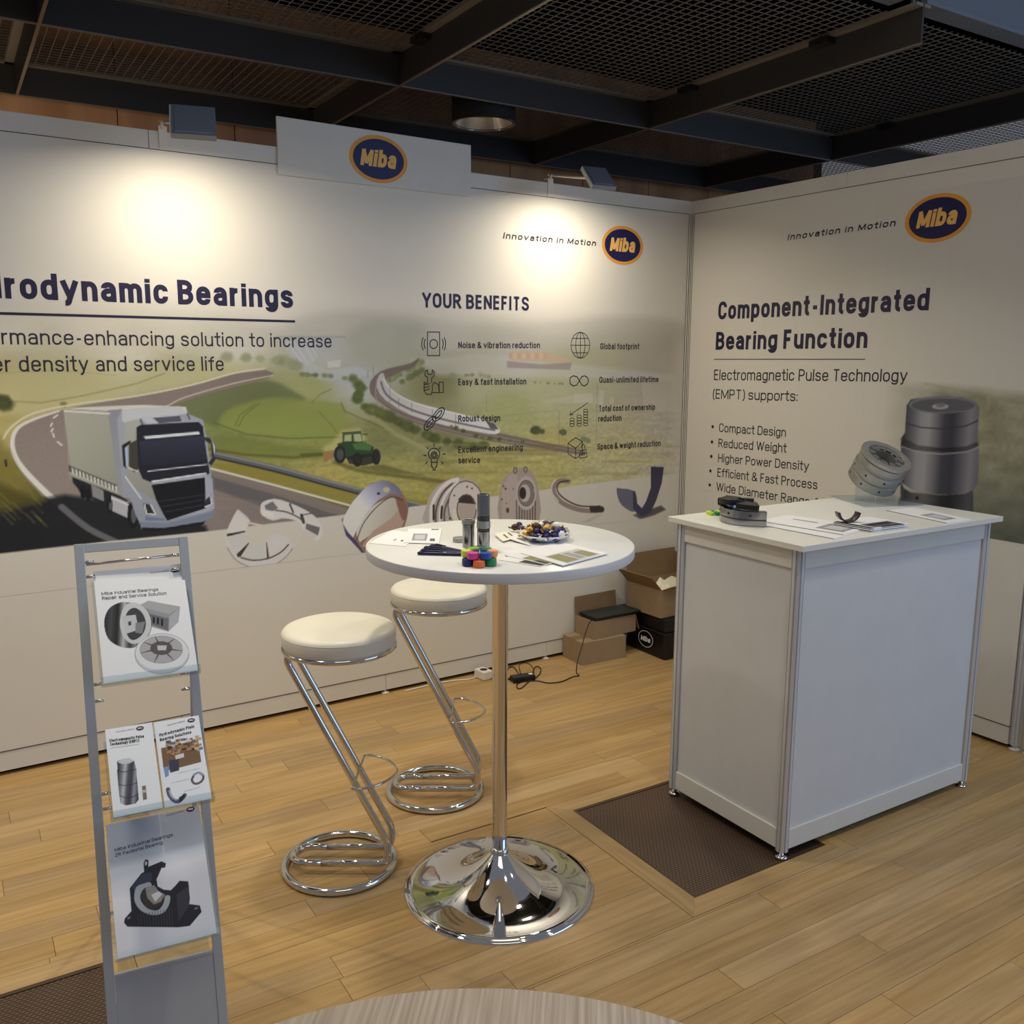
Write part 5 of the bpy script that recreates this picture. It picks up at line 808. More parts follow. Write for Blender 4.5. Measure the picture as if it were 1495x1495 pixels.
SY([[(-0.8049,1.2775),(-0.8078,1.2728),(-0.8155,1.2702),(-0.8252,1.2705),(-0.833,1.2738),(-0.8361,1.2786),(-0.8332,1.2832),(-0.8255,1.2859),(-0.8158,1.2855),(-0.808,1.2823),(-0.8049,1.2775)],[(-0.8052,1.2921),(-0.8081,1.2875),(-0.8158,1.2848),(-0.8255,1.2852),(-0.8333,1.2884),(-0.8364,1.2932),(-0.8335,1.2978),(-0.8258,1.3005),(-0.8161,1.3002),(-0.8083,1.297),(-0.8052,1.2921)],[(-0.8055,1.3068),(-0.8084,1.3021),(-0.8161,1.2995),(-0.8258,1.2998),(-0.8336,1.303),(-0.8367,1.3078),(-0.8338,1.3124),(-0.8261,1.3151),(-0.8164,1.3148),(-0.8086,1.3116),(-0.8055,1.3068)],[(-0.7572,1.2776),(-0.7601,1.2729),(-0.7679,1.2702),(-0.7777,1.2706),(-0.7856,1.2738),(-0.7887,1.2787),(-0.7858,1.2834),(-0.778,1.286),(-0.7683,1.2857),(-0.7603,1.2824),(-0.7572,1.2776)],[(-0.7575,1.2923),(-0.7604,1.2876),(-0.7683,1.285),(-0.778,1.2853),(-0.786,1.2885),(-0.7891,1.2934),(-0.7862,1.298),(-0.7784,1.3007),(-0.7686,1.3004),(-0.7606,1.2972),(-0.7575,1.2923)],[(-0.7578,1.307),(-0.7608,1.3024),(-0.7686,1.2997),(-0.7783,1.3),(-0.7863,1.3032),(-0.7894,1.3081),(-0.7865,1.3127),(-0.7787,1.3154),(-0.7689,1.3151),(-0.761,1.3119),(-0.7578,1.307)],[(-0.7582,1.3217),(-0.7611,1.3171),(-0.7689,1.3144),(-0.7787,1.3147),(-0.7866,1.3179),(-0.7897,1.3227),(-0.7868,1.3274),(-0.779,1.3301),(-0.7693,1.3298),(-0.7613,1.3266),(-0.7582,1.3217)],[(-0.7128,1.2778),(-0.7157,1.2731),(-0.7236,1.2705),(-0.7335,1.2708),(-0.7415,1.2741),(-0.7446,1.279),(-0.7417,1.2836),(-0.7338,1.2863),(-0.724,1.2859),(-0.7159,1.2827),(-0.7128,1.2778)],[(-0.7131,1.2926),(-0.716,1.2879),(-0.724,1.2853),(-0.7338,1.2856),(-0.7418,1.2888),(-0.745,1.2937),(-0.742,1.2984),(-0.7342,1.3011),(-0.7243,1.3007),(-0.7163,1.2975),(-0.7131,1.2926)],[(-0.7135,1.3074),(-0.7164,1.3027),(-0.7243,1.3001),(-0.7342,1.3004),(-0.7422,1.3036),(-0.7453,1.3085),(-0.7424,1.3131),(-0.7345,1.3158),(-0.7247,1.3155),(-0.7166,1.3123),(-0.7135,1.3074)],[(-0.7138,1.3222),(-0.7168,1.3175),(-0.7247,1.3148),(-0.7345,1.3151),(-0.7425,1.3183),(-0.7456,1.3232),(-0.7427,1.3279),(-0.7349,1.3306),(-0.725,1.3303),(-0.717,1.3271),(-0.7138,1.3222)],[(-0.7142,1.337),(-0.7171,1.3323),(-0.725,1.3296),(-0.7348,1.3299),(-0.7428,1.3331),(-0.746,1.3379),(-0.7431,1.3426),(-0.7352,1.3453),(-0.7254,1.345),(-0.7173,1.3418),(-0.7142,1.337)],[(-0.7145,1.3517),(-0.7175,1.347),(-0.7254,1.3443),(-0.7352,1.3446),(-0.7432,1.3478),(-0.7463,1.3526),(-0.7434,1.3573),(-0.7355,1.36),(-0.7257,1.3597),(-0.7177,1.3566),(-0.7145,1.3517)]], .003)
SY([[(-0.8461,1.1819),(-0.7961,1.2091),(-0.7491,1.1866),(-0.7476,1.1215),(-0.7937,1.0961),(-0.8451,1.1267),(-0.8461,1.1819),(-0.7949,1.1518),(-0.7491,1.1866)], [(-0.7949,1.1518),(-0.7937,1.0961)], cl([(-0.762,1.1371),(-0.7246,1.1426),(-0.7142,1.1009),(-0.7657,1.0964)]), [(-0.7541,1.1497),(-0.7559,1.1572),(-0.7544,1.1646),(-0.7501,1.1698),(-0.744,1.1715),(-0.7379,1.1692),(-0.7333,1.1636),(-0.7315,1.156),(-0.733,1.1487)]], .004)
TB('KG', [(-0.7543,1.1088),(-0.7286,1.1111),(-0.7547,1.1256)], M['ink'], wt=.2)
# header board logo
lp = Plane((0, -.0145, 0), (1, 0, 0), (0, 0, 1)); a_ = [(-1.9335,2.5011)][0]
lg = empty('logo', (0, 0, 0), 0, hb); lg.matrix_parent_inverse = Matrix.Translation((1.926, .008, -2.388))
logo(lp, a_, .5*abs([(-1.7878,2.5197)][0][0]-[(-2.0736,2.4867)][0][0]), .5*abs([(-1.9314,2.6015)][0][1]-[(-1.9357,2.3988)][0][1]), lg, .0)

# ---- right wall print
q = Paint(.026, 2.016, .888, 2.36, .005)
X, Y = np.meshgrid(q.U, q.V)
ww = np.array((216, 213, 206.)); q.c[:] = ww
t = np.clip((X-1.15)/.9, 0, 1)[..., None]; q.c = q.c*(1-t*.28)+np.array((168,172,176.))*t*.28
g = (np.clip((1.545-Y-(X-1.5)*.06)/.05, 0, 1)*np.clip((X-1.30)/.35, 0, 1))[..., None]
fc = np.array((150,150,128.))+(vnoise(X*12, Y*26, 8)[..., None]-.5)*34+(vnoise(X*60, Y*60, 9)[..., None]-.5)*14
lo = np.clip((1.25-Y)/.35, 0, 1)[..., None]; fc = fc*(1-lo)+(np.array((104,108,98.))+(vnoise(X*30, Y*40, 2)[..., None]-.5)*20)*lo
q.c = q.c*(1-g)+fc*g
q.line(RU([(-1.5025,1.5289),(-1.7569,1.4928),(-1.9601,1.4589)]), .006, (150,148,130), a=.5, f=.01)
def cyl(pts, stops, a=1):                                 # shaded drum, left to right
    pp = RU(pts); xs = [a_[0] for a_ in pp]; x0_, x1_ = min(xs), max(xs); n_ = len(stops)-1
    import itertools
    big = Paint(q.u0, q.u1, q.v0, q.v1, q.st, (0, 0, 0)); big.poly(pp, (1, 1, 1))
    tt = np.clip((X-x0_)/(x1_-x0_), 0, 1)*n_; C = np.stack([np.interp(tt, range(n_+1), [s_[i] for s_ in stops]) for i in range(3)], -1)
    w_ = big.c[..., :1]*a; q.c[:] = q.c*(1-w_)+C*w_
ST = [(70,72,82), (104,106,118), (150,152,164), (160,162,172), (120,122,134), (66,68,80), (58,60,72), (96,98,112), (134,136,148), (104,106,118)]
SD = [tuple(c*.62 for c in s_) for s_ in ST]
cyl([(-1.4212,1.0897),(-1.4382,1.0536),(-1.4778,1.0364),(-1.6272,1.043),(-1.736,1.063),(-1.7675,1.0878),(-1.791,0.834),(-1.448,0.7728)], SD)
cyl([(-1.4067,1.2778),(-1.4239,1.3041),(-1.7614,1.3166),(-1.7742,1.2913),(-1.786,1.1167),(-1.768,1.082),(-1.7055,1.0561),(-1.5782,1.0429),(-1.4764,1.052),(-1.4257,1.0775)], ST)
cyl([(-1.4079,1.2464),(-1.4212,1.2945),(-1.7564,1.3045),(-1.7741,1.2768),(-1.749,1.2541),(-1.6888,1.24),(-1.5287,1.2288),(-1.4437,1.2338)], SD)
cyl([(-1.4226,1.4282),(-1.4417,1.4568),(-1.5075,1.4716),(-1.5979,1.4781),(-1.6828,1.4755),(-1.745,1.4606),(-1.762,1.4383),(-1.7668,1.2907),(-1.7173,1.2662),(-1.6086,1.251),(-1.4931,1.2535),(-1.426,1.2792)], ST)
q.poly(RU([(-1.7523,1.4465),(-1.7493,1.4384),(-1.7389,1.4302),(-1.7216,1.4224),(-1.698,1.4155),(-1.6693,1.4096),(-1.6366,1.4051),(-1.6015,1.4023),(-1.5657,1.4013),(-1.5311,1.4022),(-1.4994,1.4051),(-1.4725,1.4097),(-1.4518,1.416),(-1.4386,1.4235),(-1.4336,1.4318),(-1.4371,1.4405),(-1.4489,1.4492),(-1.4684,1.4573),(-1.4943,1.4643),(-1.5251,1.4701),(-1.5593,1.4742),(-1.5948,1.4765),(-1.6301,1.4769),(-1.6633,1.4755),(-1.6928,1.4723),(-1.7174,1.4676),(-1.736,1.4615),(-1.7478,1.4544)]), (120,122,134)); q.poly(RU([(-1.7406,1.4431),(-1.7377,1.4365),(-1.728,1.4299),(-1.7119,1.4236),(-1.6901,1.4178),(-1.6635,1.413),(-1.6334,1.4092),(-1.6011,1.4067),(-1.5682,1.4057),(-1.5364,1.4063),(-1.5074,1.4084),(-1.4828,1.412),(-1.4639,1.4168),(-1.4519,1.4227),(-1.4474,1.4294),(-1.4507,1.4364),(-1.4616,1.4433),(-1.4795,1.4499),(-1.5033,1.4557),(-1.5317,1.4605),(-1.563,1.464),(-1.5958,1.4661),(-1.6282,1.4667),(-1.6587,1.4658),(-1.686,1.4634),(-1.7086,1.4598),(-1.7257,1.455),(-1.7365,1.4494)]), (92,94,106)); q.poly(RU([(-1.6242,1.4332),(-1.6217,1.4285),(-1.6138,1.4243),(-1.6017,1.4211),(-1.5871,1.4195),(-1.5723,1.4196),(-1.5595,1.4216),(-1.5507,1.4251),(-1.5474,1.4295),(-1.5499,1.4343),(-1.558,1.4385),(-1.5703,1.4417),(-1.585,1.4433),(-1.5997,1.443),(-1.6123,1.441),(-1.6209,1.4376)]), (170,172,180)); q.poly(RU([(-1.6081,1.4354),(-1.6067,1.4325),(-1.6021,1.4299),(-1.595,1.4279),(-1.5865,1.4269),(-1.5778,1.4271),(-1.5704,1.4283),(-1.5653,1.4305),(-1.5633,1.4333),(-1.5648,1.4362),(-1.5694,1.4389),(-1.5766,1.4408),(-1.5851,1.4418),(-1.5937,1.4416),(-1.6011,1.4403),(-1.6062,1.4382)]), (120,122,130))
q.line(RU([(-1.4305,1.3481),(-1.5028,1.3343),(-1.6011,1.3348),(-1.7093,1.3539),(-1.7614,1.3805)]), .005, (52,54,64)); q.line(RU([(-1.4154,1.2408),(-1.4957,1.2228),(-1.611,1.224),(-1.7195,1.2427),(-1.7719,1.2678)]), .006, (176,178,186), a=.7)
q.poly(RU([(-1.519,1.0165),(-1.5186,1.0133),(-1.517,1.0105),(-1.5143,1.0084),(-1.511,1.0073),(-1.5076,1.0075),(-1.5046,1.0088),(-1.5025,1.0112),(-1.5016,1.0142),(-1.502,1.0174),(-1.5036,1.0203),(-1.5063,1.0224),(-1.5096,1.0234),(-1.513,1.0233),(-1.516,1.0219),(-1.5181,1.0195)]), (26,26,32)); q.poly(RU([(-1.3686,1.0837),(-1.4151,1.1208),(-1.4353,0.964),(-1.3779,0.9721)]), (170,168,164), a=.4, f=.02)
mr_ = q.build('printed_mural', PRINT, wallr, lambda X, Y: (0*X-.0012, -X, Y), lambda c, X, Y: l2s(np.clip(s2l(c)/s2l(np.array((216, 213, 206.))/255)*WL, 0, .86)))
def TR(body, pts, m, **k_): return text(WR, body, RU(pts), m, mr_, h=.0018, **k_)
TR('Innovation in Motion', [(-0.6936,2.2225),(-1.3,2.2259),(-0.6937,2.2525)], M['ink'], shear=.2, space=2.2, wt=.21)
logo(WR, RU([(-1.5,2.2367)])[0], .5*abs([(-1.6507,2.2192)][0][0]-[(-1.3429,2.255)][0][0]), .5*abs([(-1.4909,2.3394)][0][1]-[(-1.509,2.1355)][0][1]), mr_, .0018)
TR('Component-Integrated', [(-0.2367,1.8446),(-1.4942,1.8478),(-0.2311,1.9413)], M['navy'], wt=.20)
TR('Bearing Function', [(-0.2282,1.68),(-1.1957,1.6862),(-0.2226,1.7777)], M['navy'], wt=.20)
strokes(WR, [RU([(-0.2197,1.6285),(-1.1888,1.6338)])], .004, M['ink'], mr_, h=.0018, name='underline')
for body, pts in (('Electromagnetic Pulse Technology', [(-0.2248,1.5132),(-1.416,1.5339),(-0.2214,1.5719)]), ('(EMPT) supports:', [(-0.2218,1.4103),(-0.8104,1.4204),(-0.2187,1.4636)]),
    ('Compact Design', [(-0.2804,1.228),(-0.749,1.2345),(-0.2776,1.2764)]), ('Reduced Weight', [(-0.2802,1.1415),(-0.7568,1.1534),(-0.2774,1.1901)]), ('Higher Power Density', [(-0.2825,1.0582),(-0.9059,1.0745),(-0.2797,1.1067)]),
    ('Efficient & Fast Process', [(-0.282,0.9762),(-0.9641,0.9861),(-0.2791,1.0253)]), ('Wide Diameter Range from', [(-0.2788,0.8946),(-1.0884,0.895),(-0.276,0.9432)]), ('1', [(-0.2915,0.812),(-0.3099,0.8126),(-0.2887,0.8606)])): TR(body, pts, M['ink'], wt=.12)
for c_ in [(-0.2307,1.2534),(-0.2304,1.1675),(-0.2297,1.0854),(-0.2275,1.0027),(-0.2268,0.9217)]: disc(WR, (-c_[0], c_[1]), .0095, .0095, M['ink'], mr_, .0018, 'bullet', 12)

# ============================================================ THE THINGS
SHD = PI
# ---- arm lights over the back wall
def arm_light(x, zb, xo, yh, zh, tilt, yaw, wd, label):
    t = empty('arm_light', (x, 0, zb))
    MB().box(-.016, .016, -.009, -.0025, -.055, .03).box(-.016, .016, -.0025, .03, .024, .03).build('clamp_plate', M['white_metal'], t, bev=.001)
    MB().tube([(-.004, -.006, .02), (-.004, -.02, .045), (.0, -.03, .04)], .006, 8).tube([(.012, -.004, .022), (-.012, -.004, .05)], .004, 8).build('knuckle', M['white_metal'], t)
    hx = wd*.0
    MB().tube([(0, -.028, .04), (xo, yh+.03, zh-zb+.012)], .0055, 10).build('arm', M['white_metal'], t)
    h = empty('lamp_head_pivot', (0, 0, 0)); bpy.data.objects.remove(h)
    mx = Matrix.Translation((xo, yh, zh-zb)) @ Matrix.Rotation(yaw, 4, 'Z') @ Matrix.Rotation(tilt, 4, 'X')
    b = MB(); b.box(-wd/2, wd/2, -.075, .075, 0, .022, 0, mx)
    b.box(-wd/2+.012, wd/2-.012, -.063, .063, .022, .0245, 0, mx)
    o = b.build('lamp_head', M['lampbody'], t, bev=.002)
    MB().box(-wd/2-.004, -wd/2, -.072, .072, .001, .021, 0, mx).build('end_cap', M['white_metal'], o)
    MB().box(-wd/2+.008, wd/2-.008, -.066, .066, -.002, 0, 0, mx).build('diffuser', mat('lit_lamp_glass', (255, 236, 200), .4, emit=((255, 226, 176), 1.5)), o)
    tag(t, label, 'lamp')
    L_ = bpy.data.lights.new('lamp_glow', 'AREA'); L_.shape = 'RECTANGLE'; L_.size = wd*.9; L_.size_y = .06; L_.energy = LAMP_W; L_.color = (1, .87, .66); L_.spread = math.radians(165)
    lo = bpy.data.objects.new('lamp_glow', L_); COL.objects.link(lo); lo.parent = t
    lo.matrix_local = mx @ Matrix.Translation((0, .02, -.035)) @ Matrix.Rotation(-tilt+.16, 4, 'X')
LAMP_W = 7.2
arm_light(-2.856, 2.49, 0, -.45, 2.437, math.radians(52), math.radians(-16), .150, 'grey arm floodlight clamped on the back wall left of the header board')
arm_light(-.985, 2.49, -.01, -.40, 2.452, math.radians(43), math.radians(-10), .125, 'grey arm floodlight on the back wall right of the header board')
# ---- downlight under the ceiling mesh
t = empty('downlight', (-1.115, .42, 2.845)); tag(t, 'black cylindrical ceiling downlight with a faceted silver reflector behind the header board', 'lamp')
MB().lathe([(.166, 0), (.168, .003), (.168, .21), (.0, .21)], 48).lathe([(.166, 0), (.154, 0), (.154, .012), (.160, .2)], 48).build('housing', M['blackm'], t)
mb = MB(); n = 40
for i in range(n):
    a0, a1 = 2*PI*i/n, 2*PI*(i+1)/n; am = (a0+a1)/2
    for (r0, z0), (r1, z1) in (((.152, .006), (.125, .06)), ((.125, .06), (.075, .12))):
        mb.add([(r0*math.cos(a0), r0*math.sin(a0), z0), (r0*math.cos(a1), r0*math.sin(a1), z0), (r1*math.cos(a1), r1*math.sin(a1), z1), (r1*math.cos(a0), r1*math.sin(a0), z1)], [(0, 1, 2, 3)])
mb.build('reflector', mat('bright_reflector', (235, 232, 226), .32, 1), t)
MB().lathe([(.075, .12), (.0, .12)], 32).build('lamp', mat('lamp_face', (255, 244, 220), .5, emit=((255, 236, 205), 9)), t)
MB().lathe([(.167, .0), (.163, -.004), (.153, -.002), (.153, .002)], 48).build('rim', M['chromerod'], t)

# ---- high bar table
TX, TY = -2.37, -1.703
t = empty('bar_table', (TX, TY, 0)); tag(t, 'round white high bar table on a chrome column with a trumpet foot', 'table')
MB().lathe([(0, 1.1), (.389, 1.1), (.391, 1.098), (.391, 1.072), (.389, 1.07), (0, 1.07)], 96).build('table_top', M['tabletop'], t)
MB().lathe([(.3915, 1.0975), (.3918, 1.0965), (.3918, 1.0735), (.3915, 1.0725)], 96).build('edge_band', M['edgeband'], t)
MB().lathe([(.0, 1.0695), (.09, 1.0695), (.09, 1.064), (.03, 1.055), (.0238, 1.05), (.0238, .115)], 40).build('column', M['chrome'], t)
MB().lathe([(.0238, .135), (.0285, .133), (.030, .128), (.0285, .122), (.029, .115)], 40).build('collar', M['chrome'], t)
prof = [(.298, 0), (.298, .004), (.293, .008), (.286, .009)]+[(.028+(.258)*(1-s)**1.0, .0095+.108*s**2.6) for s in [i/16 for i in range(17)]]
MB().lathe(prof, 128).build('trumpet_foot', M['chrome'], t)

# ---- Z-shaped bar stools
def make_stool():
    t = empty('bar_stool'); rm = M['chromerod']
    MB().tube([(.176*math.cos(2*PI*i/64), .176*math.sin(2*PI*i/64), .0125) for i in range(64)], .0125, 12, closed=True).build('base_ring', rm, t)
    R_ = .0115; zt = .736
    for s in (-1, 1):
        yy = .05*s
        pts = fillet([(-.02, yy*.9, zt), (-.172, yy, zt), (.172, yy, .026), (.165, yy, .026)], .055, 8)[:-1] if False else fillet([(.05, yy, zt), (-.150, yy, zt), (.168, yy, .10), (.160, yy, .037), (.10, yy, .036), (-.05, yy, .036)], .05, 7)
        MB().tube(pts, R_, 12).build('leg', rm, t)
    u_ = [(-.05, -.05, .036)]+[(-.10-.05*math.sin(PI*i/12), -.05*math.cos(PI*i/12), .036) for i in range(13)]+[(-.05, .05, .036)]
    MB().tube(u_, R_, 12).build('floor_loop', rm, t)
    # thin bow as foot rest
    zf = .325; xf = -.150+(zt-zf)/(zt-.10)*.318
    bow = cat([(xf+.012, -.118, zf), (xf+.04, -.120, zf), (xf+.10, -.08, zf), (xf+.135, 0, zf), (xf+.10, .08, zf), (xf+.04, .120, zf), (xf+.012, .118, zf)], 5, False)
    MB().tube(bow+[(xf+.012, .05, zf), (xf+.012, -.05, zf), (xf+.012, -.118, zf)], .0042, 8).build('foot_rest', rm, t)
    MB().tube([(.022+.170*math.cos(2*PI*i/64), -.02+.170*math.sin(2*PI*i/64), .752) for i in range(64)], .0085, 10, closed=True).build('seat_ring', rm, t)
    se = MB().lathe([(0, .750), (.160, .750), (.170, .756), (.1745, .766), (.1755, .792), (.1740, .803), (.168, .810), (.155, .815), (.12, .8185), (0, .820)], 72, mx=Matrix.Translation((.022, -.02, 0))).build('seat', M['leather'], t)
    MB().tube([(.022+.1738*math.cos(2*PI*i/72), -.02+.1738*math.sin(2*PI*i/72), .800) for i in range(72)], .0016, 6, closed=True).build('piping', M['leather'], se)
    return t
st = make_stool(); st.location = (-2.741, -1.318, 0); st.rotation_euler[2] = math.radians(-33.5)
tag(st, 'chrome cantilever bar stool with white seat, the nearer one left of the bar table', 'stool', 'bar stools')
s2 = copy_tree(st); s2.location = (-2.233, -1.035, 0); s2.rotation_euler[2] = math.radians(-33)
s2['label'] = 'chrome cantilever bar stool with white seat partly hidden behind the bar table'

# ---- counter
CX, CY = -1.493, -2.073; CWd, CD, CH = 1.001, .529, 1.068
t = empty('counter', (CX, CY, 0), TH); tag(t, 'white panel display counter with aluminium corner posts standing on the floor grate', 'counter')
MB().box(-.036, CWd+.036, -.046, CD+.046, CH-.019, CH).build('counter_top', M['ctop'], t, bev=.0012)
for (px, py) in ((0, 0), (CWd, 0), (0, CD), (CWd, CD)):
    MB().prism([(px+a, py+b_) for a, b_ in post_profile(.0205)], .026, CH-.0195).build('post', M['alu'], t)
    MB().lathe([(0, .001), (.021, .001), (.021, .005), (.016, .009), (.007, .011), (.007, .028)], 20).build('foot', M['chromerod'], t, loc=(px, py, 0))
def side(x0, y0, x1, y1):
    if y0 == y1: bx = lambda a, b_, z0, z1, d: MB().box(a, b_, y0-d, y0+d, z0, z1); a0, a1 = x0+.018, x1-.018
    else: bx = lambda a, b_, z0, z1, d: MB().box(x0-d, x0+d, a, b_, z0, z1); a0, a1 = y0+.018, y1-.018
    bx(a0, a1, .10, .982, .004).build('side_panel', M['counter'], t)
    bx(a0, a1, .03, .099, .012).build('bottom_rail', M['beam'], t, bev=.0015); bx(a0, a1, .983, CH-.02, .012).build('top_rail', M['beam'], t, bev=.0015)
side(0, 0, CWd, 0); side(0, CD, CWd, CD); side(0, 0, 0, CD); side(CWd, 0, CWd, CD)

# ---- foreground table
t = empty('meeting_table', (-3.5, -3.405, 0)); tag(t, 'round table with pale grey wood grain top at the bottom edge', 'table')
m = bpy.data.materials.new('grey_woodgrain_laminate'); m.use_nodes = True; N = m.node_tree.nodes; K = m.node_tree.links; b = N['Principled BSDF']
tc = N.new('ShaderNodeTexCoord'); mp = N.new('ShaderNodeMapping'); mp.inputs['Rotation'].default_value[2] = -.9; K.new(tc.outputs['Object'], mp.inputs[0])
mp2 = N.new('ShaderNodeMapping'); mp2.inputs['Scale'].default_value = (2.2, 95, 1); K.new(mp.outputs[0], mp2.inputs[0])
n1 = N.new('ShaderNodeTexNoise'); n1.inputs['Scale'].default_value = 1.6; n1.inputs['Detail'].default_value = 5; n1.inputs['Distortion'].default_value = .3; K.new(mp2.outputs[0], n1.inputs['Vector'])
cr = N.new('ShaderNodeValToRGB'); K.new(n1.outputs[0], cr.inputs[0])
cr.color_ramp.elements[0].position = .35; cr.color_ramp.elements[0].color = (*lin((186, 168, 152)), 1); cr.color_ramp.elements[1].position = .68; cr.color_ramp.elements[1].color = (*lin((222, 208, 194)), 1)
K.new(cr.outputs[0], b.inputs['Base Color']); b.inputs['Roughness'].default_value = .45
MB().lathe([(0, .75), (.578, .75), (.58, .748), (.58, .727), (.578, .725), (0, .725)], 120).build('table_top', m, t)
MB().lathe([(0, .7245), (.12, .7245), (.03, .70), (.03, .03), (.04, .02)], 32).build('column', M['chrome'], t)
MB().lathe([(0, 0), (.28, 0), (.28, .006), (.05, .03), (0, .03)], 48).build('foot_plate', M['chrome'], t)

# ---- brochure stand
HD = -.15; EX = Vector((math.cos(HD), math.sin(HD), 0)); NB = Vector((-math.sin(HD), math.cos(HD), 0)); A0 = Vector((-3.48, -1.495, 1.179)); RT = .309
DN = (Vector((0, 0, -1))*math.cos(RT)-NB*math.sin(RT)); FN = EX.cross(-DN)      # down the rail; outward to the viewer
t = empty('brochure_stand', (A0+DN*1.23+EX*.13)[:2]+(0,)); tag(t, 'leaning aluminium brochure stand with three clear pockets and a metal plate', 'brochure stand')
inv = Matrix.Translation(-Vector(t.location))
RM = inv @ Matrix.Translation(A0) @ Matrix((tuple([EX.x, DN.x, FN.x, 0]), tuple([EX.y, DN.y, FN.y, 0]), tuple([EX.z, DN.z, FN.z, 0]), (0, 0, 0, 1)))
for x0 in (0, .243): MB().box(x0, x0+.022, 0, 1.232, -.014, 0, 0, RM).build('side_rail', M['alu_rack'], t, bev=.001)
MB().box(.0225, .2425, .001, .022, -.010, -.001, 0, RM).build('top_bar', M['alu_rack'], t, bev=.0008)
MB().box(.0225, .2425, 1.0245, 1.20, -.010, -.002, 0, RM).box(.0225, .2425, 1.018, 1.024, -.012, .002, 0, RM).build('lower_plate', M['alu_rack'], t)
MB().box(.03, .235, .86, 1.015, -.008, -.005, 0, RM).build('lower_pane', M['clear'], t)
MB().tube([RM @ Vector((.024, .052, -.005)), RM @ Vector((.241, .046, -.005))], .0035, 8).build('cross_rod', M['chromerod'], t)
for x0 in (.0225, .220):
    for y0 in (.046, .082, .345, .385, .605, .64, .88):
        MB().tube([RM @ Vector((x0, y0, -.004)), RM @ Vector((x0+.02, y0, -.004))], .0042, 8).build('pin', M['chromerod'], t)
for s in (0, .243): MB().tube([Vector(A0)+EX*(s+.011)+DN*.30-FN*.02-Vector(t.location), Vector((0, 0, 0))+(A0+EX*(s+.011)+DN*1.2+NB*.62)*1-Vector(t.location)+Vector((0, 0, -.02))], .007, 10).build('rear_strut', M['alu_rack'], t)
POSE = {'1': ((-3.35, -1.614, 1.0), .703, .21, .297), '2': ((-3.386, -1.842, .723), .826, .205, .21), '4': ((-3.396, -1.839, .443), .736, .21, .297)}
def pocket_frame(k):
    c, ti, w, h = POSE[k]; hd = -.12; ex = Vector((math.cos(hd), math.sin(hd), 0)); n_ = Vector((-math.sin(hd), math.cos(hd), 0)); up = Vector((0, 0, 1))*math.cos(ti)+n_*math.sin(ti)
    o_ = Vector(c)-ex*w/2-up*h/2; return Plane(o_, ex, up), w, h
for k in ('1', '2', '4'):
    pl_, w, h = pocket_frame(k); F = Matrix((tuple([pl_.u.x, pl_.v.x, pl_.n.x, 0]), tuple([pl_.u.y, pl_.v.y, pl_.n.y, 0]), tuple([pl_.u.z, pl_.v.z, pl_.n.z, 0]), (0, 0, 0, 1)))
    FM = inv @ Matrix.Translation(pl_.o) @ F
    mb = MB(); hh = .20 if k == '4' else h-.01
    mb.box(-.006, w+.006, -.008, h-.03, -.012, -.009, 0, FM); mb.box(-.006, w+.006, -.011, -.008, -.012, .012, 0, FM); mb.box(-.006, w+.006, -.008, .006 if k != '4' else .004, .009, .012, 0, FM)
    mb.build('acrylic_pocket', M['clear'], t)
def brochure(k, off, w, h, paint, label, name='brochure', lift=.0, th=.002, quads=None, group=None):
    pl_ = pocket_frame(k)[0]; P2 = Plane(pl_.at(off, -.006, lift), pl_.u, pl_.v)
    e = empty(name, tuple(P2.o)); ofs = Vector(P2.o); L2 = Plane((0, 0, 0), P2.u, P2.v)
    c = [L2.at(a, b_, q) for q in (-th, 0) for b_ in (0, h) for a in (0, w)]
    mb = MB(); mb.add(c, [(0,2,3,1),(4,5,7,6),(0,1,5,4),(2,6,7,3),(0,4,6,2),(1,3,7,5)]); mb.build('sheets', M['paper'], e)
    cover = paint.build('printed_cover', GLOSSY, e, lambda X, Y: tuple((L2.u[i]*X+L2.v[i]*Y+L2.n[i]*.0004) for i in range(3)), lambda c, X, Y: np.clip(c, 0, .96))
    tag(e, label, 'brochure', group); return e, L2, cover
def small_logo(pl, c, rx, parent, h=.0009):
    disc(pl, c, rx, rx*.62, mat('dark_logo_ring', (120, 60, 40), .5), parent, h, 'logo_ring', 28); disc(pl, c, rx*.85, rx*.5, M['lnavy'], parent, h+.0002, 'logo_oval', 28)
    text(pl, 'Miba', [(c[0]-rx*.55, c[1]-rx*.16), (c[0]+rx*.55, c[1]-rx*.16), (c[0], c[1]+rx*.24)], M['paper'], parent, h+.0004, wt=.24, space=.4, name='logo_lettering')
# A4 cover one
p1 = Paint(0, .21, 0, .297, .0012, (236, 238, 244))
def lathe_print(P, pts, a, b_, stops):                    # metallic body with bands from left to right
    P.poly(pts, stops[0]); 
    n_ = len(stops); ax = np.array(a); bx = np.array(b_); 
    for i in range(n_-1):
        g0 = ax+(bx-ax)*i/(n_-1); g1 = ax+(bx-ax)*(i+1)/(n_-1); 
        m_ = Paint(P.u0, P.u1, P.v0, P.v1, P.st, (0, 0, 0)); m_.poly(pts, (1, 1, 1)); X, Y = np.meshgrid(P.U, P.V); d = g1-g0
        t_ = ((X-g0[0])*d[0]+(Y-g0[1])*d[1])/(d*d).sum(); w_ = m_.c[..., 0]*((t_ >= 0) & (t_ < 1)); tt = np.clip(t_, 0, 1)[..., None]
        C = np.array(stops[i], float)*(1-tt)+np.array(stops[i+1], float)*tt; P.c = P.c*(1-w_[..., None])+C*w_[..., None]
MET = [(40,42,48), (90,94,102), (200,204,212), (60,62,68), (30,32,38), (120,124,132)]
